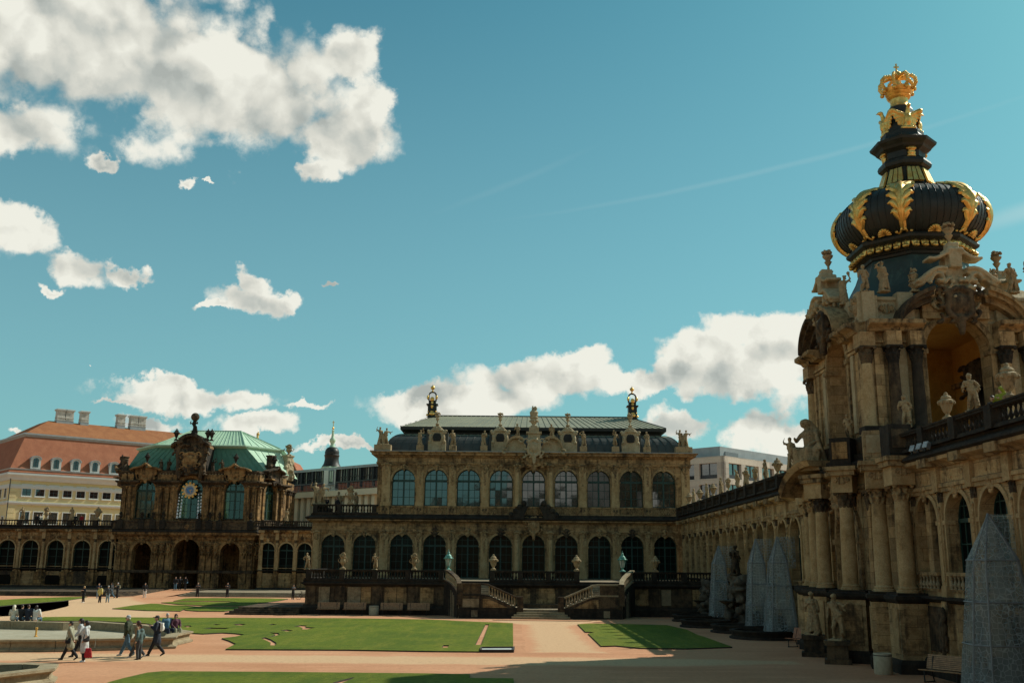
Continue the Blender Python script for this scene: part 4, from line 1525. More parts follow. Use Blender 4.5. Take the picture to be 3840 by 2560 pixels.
for i in range(38):
    for v0, v1 in ((0, .42), (.425, .72), (.725, 1.0)):
        roof_panel(dome, i / 38, (i + 1) / 38, v0, v1, 4, 'copper_dark' if v0 < .7 else 'copper_grey', pav)
for s_ in (-1, 1):     # curved ends
    def dome_end(u, v, s_=s_):
        t = v * pi / 2
        h = DH0 + (DH1 - DH0) * (1 - cos(t))
        d0, d1 = -1.0 - 2.3 * (1 - cos(t)), -12.6 + 2.3 * (1 - cos(t))
        return P3(s_ * h, d0 + (d1 - d0) * u, dz0 + (dz1 - dz0) * sin(t))
    for i in range(10):
        roof_panel(dome_end, i / 10, (i + 1) / 10, 0, 1, 9, 'copper_dark', pav)
rb = [F.p(-13.5, -11, 0), F.p(-13.5, -3.2, 0), F.p(13.5, -3.2, 0), F.p(13.5, -11, 0)]
MB().mould(rb, [(-.3, 17.45), (.05, 17.45), (.10, 17.72), (.42, 17.92), (.55, 17.96), (.55, 18.28), (-.3, 18.28)]).build('roof_overhang', 'copper_black', pav)
EZ, RZ_, RH, ED, RD = 18.30, 20.25, 10.9, -2.68, -8.4


def upper(u, v):
    h = 14.02 + (RH - 14.02) * v
    return P3(h * (2 * u - 1), ED + (RD - ED) * v, EZ + (RZ_ - EZ) * v)


for i in range(42):
    for v0, v1 in ((0, .33), (.335, .66), (.665, 1.0)):
        roof_panel(upper, i / 42, (i + 1) / 42, v0, v1, 1, 'copper_grey', pav)
bk = MB()
bk.add([P3(-14.02, ED, EZ), P3(-RH, RD, RZ_), P3(-14.02, -11.6, EZ)], [(0, 1, 2)])
bk.add([P3(14.02, ED, EZ), P3(RH, RD, RZ_), P3(14.02, -11.6, EZ)], [(0, 1, 2)])
bk.add([P3(-14.02, -11.6, EZ), P3(-RH, RD, RZ_), P3(RH, RD, RZ_), P3(14.02, -11.6, EZ)], [(0, 1, 2, 3)])
bk.build('roof_back', 'copper_grey', pav)
MB().tube([P3(-RH, RD, RZ_ + .02), P3(RH, RD, RZ_ + .02)], 0.09, 6).build('roof_ridge', 'copper_black', pav)
for s_ in (-1, 1):
    MB().tube([P3(s_ * 14.02, ED, EZ), P3(s_ * RH, RD, RZ_ + .02)], 0.07, 6).build('roof_ridge', 'copper_black', pav)
# gilded chimney lanterns on the ridge
for s_ in (-1, 1):
    x = s_ * 11.15
    c0 = F.p(x, RD + .4, RZ_ - 0.55)
    lt = MB().box(-.62, .62, -.55, .55, 0, .35).box(-.50, .50, -.45, .45, .35, 1.9).box(-.66, .66, -.60, .60, 1.9, 2.05).box(-.42, .42, -.38, .38, 2.05, 2.5)
    lt.box(-.56, .56, -.5, .5, .55, .62)
    for a in (-1, 1):
        lt.box(a * .42 - .06, a * .42 + .06, -.36, .36, 2.5, 3.2)
    lt.tube([(-.44, 0, 3.15), (-.36, 0, 3.42), (-.2, 0, 3.56), (0, 0, 3.6), (.2, 0, 3.56), (.36, 0, 3.42), (.44, 0, 3.15)], 0.10, 6)
    c0 = T(c0) @ SC(.95, .95, .88)
    ln_ = lt.build('roof_lantern', 'copper_black', pav, M=c0)
    gd = MB()
    for a in (-1, 1):
        gd.ball((a * .50, -.40, 2.85), .19, 8, 5, (.8, .8, 1.5))
        gd.ball((a * .52, -.42, .62), .17, 8, 5)
        gd.ball((a * .44, -.42, 1.05), .10, 8, 5)
    gd.ball((0, -.46, 2.62), .26, 8, 6, (1, .5, 1.2))
    gd.ball((0, -.47, 2.15), .14, 8, 6, (1, .5, 1.6))
    gd.ball((0, -.47, 1.75), .15, 8, 6, (1, .5, 2.0))
    gd.ball((0, -.48, .78), .34, 8, 6, (1, .4, .8))
    gd.ball((0, -.48, 1.0), .2, 8, 6, (1, .4, .9))
    gd.lathe([(.09, 3.62), (.16, 3.68), (.08, 3.76), (.08, 3.9), (.24, 4.05), (.27, 4.2), (.2, 4.34), (.05, 4.42), (.03, 4.6)], (0, 0, 0), 10)
    tag(inst('gilding', gd.mesh('gilding', 'gold_leaf', True), ln_, c0), kind='stuff')

# round-eyed stone dormers with flower vases
for x in (-7.65, -1.25 - 0.05 + 0, 5.85, 12.35):
    pass
DORM = [AY(1637, 1690, 102)[0] - PX, AY(1875, 1690, 102)[0] - PX, AY(2130, 1690, 102)[0] - PX, AY(2366, 1690, 102)[0] - PX]
dm = [('b', (0, 0.3, 0.45), (0.92, 0.42, 0.45)), ('b', (0, 0.3, 1.35), (0.62, 0.40, 0.75)), ('e', (0, -0.02, 2.2), (0.45, 0.25, 0.28)), ('b', (0, 0.2, 2.55), (0.16, 0.16, 0.3))]
for s_ in (-1, 1):
    dm += [('e', (0.72 * s_, 0.0, 1.9), (0.26, 0.25, 0.22)), ('e', (0.88 * s_, 0.0, 2.08), (0.2, 0.22, 0.14)), ('e', (0.66 * s_, -0.05, 1.35), (0.2, 0.3, 0.42)), ('e', (0.74 * s_, -0.05, 0.95), (0.2, 0.3, 0.2)),
           ('c', (0.72 * s_, -0.05, 1.95), (0.2 * s_, -0.05, 2.42), 0.14, 0.16), ('e', (0.34 * s_, -0.12, 2.12), (0.2, 0.2, 0.12))]
dmesh = blob('dormer', dm, 'stone_pale', 0.05, 1)
vent = MB()
vent.prism([(-.34, 1.0), (.34, 1.0), (.44, 1.35), (.36, 1.7), (.2, 1.85), (.05, 1.8), (0, 1.9), (-.05, 1.8), (-.2, 1.85), (-.36, 1.7), (-.44, 1.35)], lambda a, b, c: (a, c, b), -0.16, 0.05)
ventm = vent.mesh('vent', 'eye_dark')
lou = MB()
for i in range(6):
    lou.box(-.36, .36, -.22, -.15, 1.05 + .11 * i, 1.10 + .11 * i)
loum = lou.mesh('louvre', 'copper_black')
for x in DORM:
    M_ = F.M(x, -0.25, 15.45)
    d_ = inst('dormer', dmesh, pav, M_)
    inst('vent', ventm, d_, M_)
    inst('louvre', loum, d_, M_)
    inst('flower_vase', remat(URN[3], 'stone_pale'), d_, M_ @ T((0, 0.1, 2.72)) @ SC(1.05))
    for s_ in (-1, 1):
        MB().box(s_ * .85, s_ * 1.12, 0.35, 1.9, 0.0, 2.0).build('dormer_flank', 'copper_dark', d_, M=M_)
# broken central gable with the carved shield
gab = MB()
for s_ in (-1, 1):
    arc = []
    for j in range(13):
        t = j / 12
        a = pi * (0.02 + 0.62 * t)
        arc.append((s_ * (1.75 + 1.30 * cos(a) * 0.95), 15.35 + 1.55 * sin(a)))
    inn = [(s_ * 1.1, 15.35), (s_ * 2.9, 15.35)]
    for j in range(12):
        (x0, y0), (x1, y1) = arc[j], arc[j + 1]
        gab.hexa([P3(x0, -0.4, y0 - .16), P3(x1, -0.4, y1 - .16), P3(x1, 0.85, y1 - .16), P3(x0, 0.85, y0 - .16), P3(x0, -0.4, y0 + .08), P3(x1, -0.4, y1 + .08), P3(x1, 0.95, y1 + .08), P3(x0, 0.95, y0 + .08)])
    gab.prism([(s_ * 0.5, 15.3)] + [(s_ * 2.95, 15.3)] + arc, lambda a, b, c: P3(a, c, b), -0.3, 0.35)
    gab.tube([P3(s_ * 1.3 + .22 * cos(t * .6), 0.75, 16.55 + .22 * sin(t * .6)) for t in range(10)], 0.12, 6)
    gab.tube([P3(s_ * 3.0 + .2 * cos(t * .6), 0.75, 15.4 + .2 * sin(t * .6)) for t in range(10)], 0.12, 6)
gab.fbox(F, -.62, .62, -.5, .7, 15.3, 17.2)
gab.fbox(F, -.78, .78, -.5, .85, 17.2, 17.42)
gab.fbox(F, -.5, .5, -.5, .6, 17.42, 17.9)
gab.build('gable', 'stone_pale', pav)
inst('cartouche', CART['stone_pale'], pav, F.M(0, 0.95, 15.75) @ SC(1.45, 1.4, 1.35))
inst('cartouche', CART['stone_facade'], pav, F.M(0, 0.6, 14.5) @ SC(1.9, 1.2, 1.0))
inst('flower_vase', remat(URN[4], 'stone_pale'), pav, F.M(0, 0.1, 17.9) @ SC(1.7, 1.5, 1.65))
inst('cartouche', CART['stone_facade'], pav, F.M(0, 0.35, 8.0) @ SC(1.25, 1.3, 1.25))
for s_ in (-1, 1):
    gb2 = MB()
    gb2.prism([(s_ * 1.0, 8.55), (s_ * 2.5, 8.55), (s_ * 2.5, 8.9), (s_ * 1.6, 9.5), (s_ * .95, 9.9), (s_ * .55, 9.9), (s_ * .9, 9.1)], lambda a, b, c: P3(a, c, b), 0.15, 0.95)
    for k_ in range(4):
        gb2.ball(P3(s_ * (1.0 + .42 * k_), 0.8, 10.15 - .38 * k_), 0.30, 7, 5)
    gb2.build('lower_gable', 'stone_black', pav)

# single-storey wing to the left with a roof terrace
wing = thing('side_wing', 'single-storey wing with two arched windows and a balustraded roof terrace, left of the two-storey pavilion', 'building', (PX - 19, PY, 0))
wl = MB()
arch_wall(wl, F, LEXT, -15.5, 0, 8.5, ext_ops, 0.6, d=-0.02)
wl.fbox(F, LEXT, LEXT + 0.5, -9, -0.03, 0, 8.45)
wl.fbox(F, LEXT + .3, -HW - .1, -9, -0.9, 0, 8.4)
wl.build('wall', 'stone_facade', wing)
tE = window_template(2.34, 3.02, 1.0, 4, 4, 'paint_green', 'glass_lower', 0.045, 0.14, 0.18)
for c_ in (-20.12, -16.95):
    put_window(tE, wing, F.M(c_, -0.5, 2.78))
    av = MB()
    archivolt(av, F, c_, 2.34, 5.80, 0.2, -0.02, 0.10)
    for s_ in (-1, 1):
        x = c_ + s_ * 1.34
        av.fbox(F, x - 0.18, x + 0.18, -0.02, 0.08, 2.9, 5.7)
        av.fbox(F, x - 0.22, x + 0.22, -0.02, 0.13, 5.68, 5.84)
    av.build('window_surround', 'stone_trim', wing)
    inst('keystone', KEYSTONE['stone_trim'], wing, F.M(c_, 0.02, 7.05) @ SC(0.9))
    inst('swag', SWAG['stone_facade'], wing, F.M(c_, 0.0, 7.35) @ SC(1.2, 0.7, 0.45))
for x in (-21.8, -18.53):
    mb = MB().fbox(F, x - .3, x + .3, -0.02, 0.16, 2.8, 6.75).fbox(F, x - .2, x + .2, .155, .2, 3.4, 6.4)
    mb.build('pilaster', 'stone_column', wing)
    inst('capital', CAPITAL['stone_trim'], wing, F.M(x, 0.08, 6.6) @ SC(.75, .5, .7))
balustrade(wing, [F.p(LEXT + .1, -8.5, 0), F.p(LEXT + .1, 0.1, 0), F.p(-HW + .2, 0.1, 0)], 9.02, 0.92, 0.30, (0.3, 8.65, 11.1, 14.6), 'stone_black')
MB().fbox(F, LEXT + .1, -HW, -9, 0.1, 8.85, 9.0).build('terrace_floor', 'stone_step', wing)

# ------------------------------------------------------------------ terrace in front with its double stair
TY = 86.0
ter = thing('terrace', 'blackened stone terrace with patched wall panels and a balustrade in front of the pavilion', 'terrace', (0, TY, 0))
FT = Fr((0, TY), 0)
TL, TR = -17.1, 17.4
tb = MB()
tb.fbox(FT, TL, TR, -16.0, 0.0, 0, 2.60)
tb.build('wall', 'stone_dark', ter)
MB().fbox(FT, TL + .05, TR, -15.9, -0.05, 2.6, 2.76).build('terrace_floor', 'stone_step', ter)
lp = [FT.p(TL, -14, 0), FT.p(TL, 0, 0), FT.p(TR, 0, 0)]
MB().mould(lp, [(-.2, 2.30), (.08, 2.30), (.2, 2.42), (.34, 2.46), (.34, 2.58), (.22, 2.62), (.22, 2.785), (-.2, 2.785)]).build('cornice', 'stone_black', ter)
MB().mould(lp, [(-.1, 0), (.26, 0), (.26, .55), (.14, .72), (.14, .80), (-.1, .80)]).build('wall_foot', 'stone_black', ter)
for x0, x1 in ((TL - .05, -5.55), (-1.75, 5.85), (9.35, TR)):
    posts = [0.25, x1 - x0 - 0.25]
    if x1 - x0 > 9:
        posts += [0.25 + (x1 - x0 - .5) * k_ / 4 for k_ in (1, 2, 3)]
    elif x1 - x0 > 7:
        posts += [0.25 + (x1 - x0 - .5) * k_ / 3 for k_ in (1, 2)]
    balustrade(ter, [FT.p(x0, 0.02, 0), FT.p(x1, 0.02, 0)], 2.79, 0.86, 0.25, posts, 'stone_black')
balustrade(ter, [FT.p(TL - .05, -13, 0), FT.p(TL - .05, -.3, 0)], 2.79, 0.86, 0.5, (0.2, 6.3), 'stone_black')
xs = [TL + .4, -14.2, -11.1, -8.1, -5.9]
for x in xs + [9.6, 12.2, 14.8]:
    MB().fbox(FT, x - .42, x + .42, 0.0, 0.10, .8, 2.3).build('pilaster', 'stone_dark', ter)
pan = [(-16.0, -15.1, 'stone_new'), (-15.0, -14.7, 'stone_dark'), (-13.6, -12.5, 'stone_new'), (-12.45, -11.65, 'stone_facade'), (-10.5, -9.5, 'stone_facade'), (-9.45, -8.65, 'stone_facade'), (-7.5, -6.4, 'stone_facade'),
       (-1.5, 0.0, 'stone_dark'), (0.3, 1.7, 'stone_facade'), (2.2, 3.8, 'stone_facade'), (4.1, 5.4, 'stone_dark'), (10.2, 11.6, 'stone_facade'), (12.7, 13.5, 'stone_new'), (13.55, 14.3, 'stone_dark'), (15.3, 16.8, 'stone_facade')]
for x0, x1, m_ in pan:
    MB().fbox(FT, x0, x1, 0.0, 0.045, .88 + rnd.uniform(0, .1), 2.22).build('wall_panel', m_, ter)

st = thing('double_staircase', 'double flight of stone stairs with balusters descending from the terrace to the court', 'staircase', (2.45, 83, 0))
CX = 2.45
for s_ in (-1, 1):
    def X(x, s_=s_):
        return CX + s_ * x
    # forward flight from the terrace to the landing
    n_ = 6
    for i in range(n_):
        z = 2.76 - (i + 1) * (2.76 - 1.73) / (n_ + 0.0)
        y = TY - 0.02 - i * 0.42
        xa, xb = 4.25 - 0.02 * i, 7.75 - 0.14 * i
        mb = MB()
        a, b = sorted((X(xa), X(xb)))
        mb.box(a, b, y - 0.44, y, 0, z + (2.76 - 1.73) / n_ * .0 + .0)
        mb.build('step', 'stone_step', st)
    a, b = sorted((X(3.9), X(6.55)))
    MB().box(a, b, 81.95, TY - n_ * .42 + .02 - .02, 0.0, 1.725).build('landing', 'stone_step', st)
    # inward flight down to the low platform
    for i in range(6):
        z = 1.725 - (i + 1) * (1.725 - .68) / 7
        a, b = sorted((X(3.9 - i * .36), X(3.9 - (i + 1) * .36)))
        MB().box(a, b, 82.15, 84.3, 0.0, z).build('step', 'stone_step', st)
    # outer wall below the rail, court side, as a raking prism
    pr = [(X(1.58), 0), (X(6.5), 0), (X(6.5), 1.70), (X(4.75), 1.70), (X(4.1), 1.64), (X(1.58), .66)]
    MB().prism(pr, lambda a, b, c: (a, c, b), 81.78, 82.14).build('stair_wall', 'stone_dark', st)
    MB().prism([(X(1.9), 0), (X(6.45), 0), (X(6.6), .45), (X(6.5), .78), (X(1.9), .78)], lambda a, b, c: (a, c, b), 81.66, 81.80).build('wall_foot', 'stone_black', st)
    MB().prism([(X(2.6), .82), (X(4.6), .82), (X(4.6), 1.50), (X(4.15), 1.50)], lambda a, b, c: (a, c, b), 81.735, 81.80).build('wall_panel', 'stone_facade', st)
    MB().prism(rect(*sorted((X(4.9), X(6.2))), .84, 1.5), lambda a, b, c: (a, c, b), 81.735, 81.80).build('wall_panel', 'stone_new' if s_ < 0 else 'stone_dark', st)
    MB().prism(rect(*sorted((X(5.0), X(5.5))), .1, .62), lambda a, b, c: (a, c, b), 81.63, 81.68).build('wall_panel', 'stone_new', st)
    # side wall, curving outwards up to the terrace
    side = [(X(6.5), 82.0, 1.70), (X(6.62), 82.9, 2.0), (X(6.95), 84.0, 2.30), (X(7.45), 85.1, 2.62), (X(7.85), 86.0, 2.79)]
    mb = MB()
    rows = [[(x - s_ * .18, y, 0), (x + s_ * .18, y, 0), (x + s_ * .2, y, z), (x - s_ * .2, y, z)] for x, y, z in side]
    mb.grid(rows, True)
    mb.add(rows[0], [(0, 1, 2, 3)])
    mb.build('stair_wall', 'stone_black', st)
    RB = 'stone_basin' if s_ > 0 else 'stone_dark'  # right rail paler than the left: sunlight on it put into the colour
    # rails: raking front, level at the landing, curved side
    fr_pts = [(X(1.62), 81.96, .68), (X(1.95), 81.96, .70), (X(4.2), 81.96, 1.66), (X(4.7), 81.96, 1.725), (X(6.4), 81.96, 1.725)]
    def rail(pts, zoff, w_, h_, name, mat):
        rows = []
        for x, y, z in pts:
            rows.append((x, y, z))
        mb = MB()
        V_ = [Vector(q) for q in rows]
        rr = []
        for i, q in enumerate(V_):
            d = (V_[min(i + 1, len(V_) - 1)] - V_[max(i - 1, 0)])
            d.z = 0
            d.normalize()
            nn = Vector((d.y, -d.x, 0)) * w_ / 2
            rr.append([tuple(q + nn + Vector((0, 0, zoff))), tuple(q - nn + Vector((0, 0, zoff))), tuple(q - nn + Vector((0, 0, zoff + h_))), tuple(q + nn + Vector((0, 0, zoff + h_)))])
        mb.grid(rr, True)
        mb.add(rr[0], [(0, 1, 2, 3)])
        mb.add(rr[-1], [(3, 2, 1, 0)])
        mb.build(name, mat, st)
    rail(fr_pts, 0.84, 0.36, 0.14, 'handrail', RB)
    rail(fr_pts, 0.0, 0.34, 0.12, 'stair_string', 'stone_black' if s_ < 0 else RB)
    rail(side, 0.84, 0.38, 0.14, 'handrail', RB)
    rail(side, 0.0, 0.36, 0.12, 'stair_string', RB)
    def bals(pts, step):
        for (x0, y0, z0), (x1, y1, z1) in zip(pts, pts[1:]):
            L = hypot(x1 - x0, y1 - y0)
            k_ = max(1, round(L / step))
            for i in range(k_):
                t = (i + .5) / k_
                inst('baluster', BAL['stone_basin'], st, T((x0 + (x1 - x0) * t, y0 + (y1 - y0) * t, z0 + (z1 - z0) * t + .11)) @ SC(1, 1, .74 / .62))
    bals(fr_pts[1:3], .235)
    bals(side, .24)
    a, b = sorted((X(4.75), X(6.3)))
    MB().box(a, b, 81.86, 82.06, 1.82, 2.58).build('parapet_panel', 'stone_dark', st)
    for xx, zz in ((1.62, .0), (6.45, 1.0)):
        MB().box(X(xx) - .24, X(xx) + .24, 81.72, 82.2, zz, 2.68 - (1.0 if xx < 2 else 0)).build('post', 'stone_dark', st)
MB().box(CX - 1.75, CX + 1.75, 82.05, 84.4, 0, .68).build('landing', 'stone_step', st)
MB().box(CX - 1.7, CX + 1.7, 84.35, 85.98, 0, 1.0).build('stair_core', 'stone_dark', st)
for i, (w_, y) in enumerate(((2.30, 80.95), (2.12, 81.32), (1.92, 81.68))):
    MB().box(CX - w_, CX + w_, y, 82.04, 0.0, .17 * (i + 1)).build('step', 'stone_basin', st)

# low flight of steps beside the terrace
stp = thing('stone_steps', 'four dark stone steps at the left end of the terrace', 'steps', (-20.5, 86, 0))
for i in range(4):
    MB().box(-23.2 + .25 * i, TL - .3, 83.9 + .42 * i, 92, 0.14 * i, .14 * (i + 1)).build('step', 'stone_dark', stp)

# ------------------------------------------------------------------ long gallery on the right
GX = 17.2
LV = dict(sill=3.38, spring=6.02, arch0=7.15)


def gallery_run(th, fr, a0, a1, centres, mat='stone_gallery', wd=2.15, near=False, depth=0.56, glassm='glass_dark'):
    wl_ = MB()
    arch_wall(wl_, fr, a0, a1, 0, 8.5, [(c, wd, LV['sill'], LV['spring']) for c in centres], depth)
    wl_.fbox(fr, a0 + .1, a1 - .1, -6.5, -depth - .25, 0, 8.45)
    wl_.build('wall', mat, th)
    tw = window_template(wd, LV['spring'] - LV['sill'], 1.0, 2 if not near else 4, 3, 'paint_green', glassm, 0.05, 0.12, 0.16, 2 if near else 1)
    for c in centres:
        put_window(tw, th, fr.M(c, -depth + .08, LV['sill']))
        av = MB()
        archivolt(av, fr, c, wd, LV['spring'], 0.17, 0.0, 0.09, 1.0, LV['sill'])
        for s_ in (-1, 1):
            x = c + s_ * (wd / 2 + .07)
            av.fbox(fr, x - .12, x + .12, -.3, .13, LV['spring'] - .14, LV['spring'] + .02)
        av.build('window_surround', 'stone_column', th)
        inst('keystone', KEYSTONE['stone_gallery'], th, fr.M(c, 0.04, 7.16) @ SC(0.85))
        inst('swag', SWAG['stone_gallery'], th, fr.M(c, 0.02, 7.36) @ SC(1.0, .8, .45))
        inst('relief', FRIEZE['stone_gallery'], th, fr.M(c, 0.05, 7.82) @ SC(1.0, 0.8, 0.9))
        MB().fbox(fr, c - wd / 2, c + wd / 2, -.3, .06, 3.30, 3.40).build('sill', 'stone_trim', th)
        MB().fbox(fr, c - .85, c + .85, 0.0, .05, .95, 2.7).build('wall_panel', 'stone_dark' if rnd.random() < .5 else 'stone_facade', th)
    edges = sorted(set([a0 + .45, a1 - .45] + [(x + y) / 2 for x, y in zip(centres, centres[1:])]))
    for x in edges:
        mb = MB().fbox(fr, x - .17, x + .17, 0, .13, 3.5, 6.75).fbox(fr, x - .10, x + .10, .125, .17, 3.7, 6.5).fbox(fr, x - .22, x + .22, 0, .20, 3.1, 3.52)
        mb.build('pilaster', 'stone_column', th)
        MB().fbox(fr, x - .27, x + .27, 0, .24, .75, 2.95).build('pedestal', mat, th)
        inst('capital', CAPITAL['stone_dark'], th, fr.M(x, .02, 6.66) @ SC(.44, .30, .70))
        inst('foliage_drop', DROP['stone_gallery'], th, fr.M(x, .15, 6.5) @ SC(.9, .6, 1.2))
        MB().fbox(fr, x - .24, x + .24, .08, .24, 7.16, 8.13).build('entablature_block', 'stone_column', th)
    ln = [fr.p(a0, 0, 0), fr.p(a1, 0, 0)]
    MB().mould(ln, [(-.3, 7.15), (.12, 7.15), (.12, 7.30), (.19, 7.32), (.19, 7.46), (.09, 7.5), (.09, 8.12), (-.3, 8.12)]).build('architrave', mat, th)
    MB().mould(ln, [(-.3, 8.12), (.18, 8.12), (.30, 8.22), (.52, 8.30), (.60, 8.34), (.60, 8.48), (-.3, 8.48)]).build('cornice', mat, th)
    for x in edges:
        MB().fbox(fr, x - .42, x + .42, .3, .72, 8.14, 8.475).build('cornice_block', 'stone_trim', th)
    MB().mould(ln, [(-.4, 8.482), (.62, 8.482), (.74, 8.56), (.70, 8.66), (.40, 8.84), (.40, 8.93), (-.4, 8.93)]).build('string_course', 'stone_black', th)
    MB().mould(ln, [(-.2, 2.86), (.10, 2.86), (.26, 2.95), (.36, 3.0), (.36, 3.10), (-.2, 3.10)]).build('plinth_moulding', 'stone_black', th)
    MB().mould(ln, [(-.2, 0), (.32, 0), (.32, .60), (.2, .74), (-.2, .74)]).build('wall_foot', 'stone_black', th)
    return edges


gal = thing('gallery', 'long single-storey arcaded gallery with a black balustrade, between the two-storey pavilion and the crown gate', 'building', (GX, 78, 0))
FG = Fr((GX, 102), -pi / 2)
gc = [102 - (60.95 + 2.87 * k_) for k_ in range(13, -1, -1)]
ge = gallery_run(gal, FG, 1.2, 43.6, gc)
balustrade(gal, [FG.p(1.2, .4, 0), FG.p(46.2, .4, 0)], 8.93, 0.84, 0.30, [x - 1.2 for x in ge if x < 43] , 'stone_black', post_w=.5)
gal2 = thing('gallery', 'near arcade of the gallery with green-framed windows at the right edge of the view', 'building', (GX, 30, 0))
gc2 = [102 - (41.6 - 2.93 * k_) for k_ in range(0, 7)]
ge2 = gallery_run(gal2, FG, 102 - 43.3, 102 - 21.2, gc2, near=True)
balustrade(gal2, [FG.p(102 - 44.9, .4, 0), FG.p(102 - 21.2, .4, 0)], 8.93, 0.84, 0.30, [x - 57.1 for x in ge2], 'stone_black', post_w=.5)
for c in gc2[:4]:
    MB().fbox(FG, c - 1.0, c + 1.0, 0.0, .25, 3.92, 4.05).build('handrail', 'stone_trim', gal2)
    for i in range(6):
        inst('baluster', BAL['stone_basin'], gal2, FG.M(c - .82 + .328 * i, .14, 3.40) @ SC(1.0, 1.0, .52 / .62))
    for s_ in (-1, 1):
        inst('cartouche', CART['stone_dark'], gal2, FG.M(c + s_ * 1.46, .35, 1.9) @ SC(.36, .7, 1.1))

# ------------------------------------------------------------------ crown gate
TX, TYC = 19.92, 47.55
gate = thing('crown_gate', 'baroque gate tower with a black onion dome, gilded leaves and a golden crown on top', 'tower', (TX, TYC, 0))
wing_pts = [(17.3, 56.5), (16.9, 54.8), (16.4, 52), (16.05, 50.0), (15.75, 48.9)]
wing_pts2 = [(15.75, 45.1), (16.05, 44.0), (16.4, 42), (16.9, 39.2), (17.3, 38.0)]
FGt = Fr((15.75, TYC - .5), -pi / 2)     # a = 47 - Y
body = MB()
arch_wall(body, FGt, -1.9, 1.9, 0, 8.5, [(0, 2.9, 0.01, 5.45)], 3.0)
for wp in (wing_pts, wing_pts2):
    pl = wp + [(24.5, wp[-1][1]), (24.5, wp[0][1])]
    body.prism(pl, lambda a, b, c: (a, b, c), 0, 8.5)
body.box(18.8, 24, 45.1, 48.9, 0, 8.4)
body.build('wall', 'stone_gallery', gate)
av = MB()
archivolt(av, FGt, 0, 2.9, 5.45, 0.32, 0, .18, 1.0, 0)
for s_ in (-1, 1):
    av.fbox(FGt, s_ * 1.62 - .22, s_ * 1.62 + .22, 0, .24, 5.25, 5.5)
av.build('arch_surround', 'stone_trim', gate)
inst('cartouche', CART['stone_facade'], gate, FGt.M(0, .35, 7.5) @ SC(1.6, 1.4, 1.0))
allp = wing_pts + wing_pts2
MB().mould(allp, [(-.3, 7.45), (.12, 7.45), (.12, 7.62), (.2, 7.64), (.2, 7.8), (.1, 7.84), (.1, 8.2), (-.3, 8.2)]).build('architrave', 'stone_gallery', gate)
MB().mould(allp, [(-.3, 8.2), (.2, 8.2), (.3, 8.3), (.55, 8.38), (.65, 8.42), (.65, 8.6), (-.3, 8.6)]).build('cornice', 'stone_gallery', gate)
MB().mould(allp, [(-.6, 8.602), (.66, 8.602), (.7, 8.74), (.35, 8.9), (.35, 9.15), (-.6, 9.15)]).build('string_course', 'stone_black', gate)
MB().mould(wing_pts, [(-.2, 2.8), (.15, 2.8), (.3, 2.95), (.3, 3.2), (-.2, 3.2)]).build('plinth_moulding', 'stone_black', gate)
MB().mould(wing_pts2, [(-.2, 2.8), (.15, 2.8), (.3, 2.95), (.3, 3.2), (-.2, 3.2)]).build('plinth_moulding', 'stone_black', gate)
NEAR = [(15.02, 45.1, -0.60, 1.5, 1.25), (15.55, 42.55, -0.30, 1.15, 1.0), (15.78, 40.6, -0.05, 1.1, 0.95)]
FAR = [(15.15, 49.15, 0.55, 1.15, 1.0), (15.35, 51.0, 0.30, 1.1, .95), (15.95, 54.0, 0.05, 1.1, .95)]
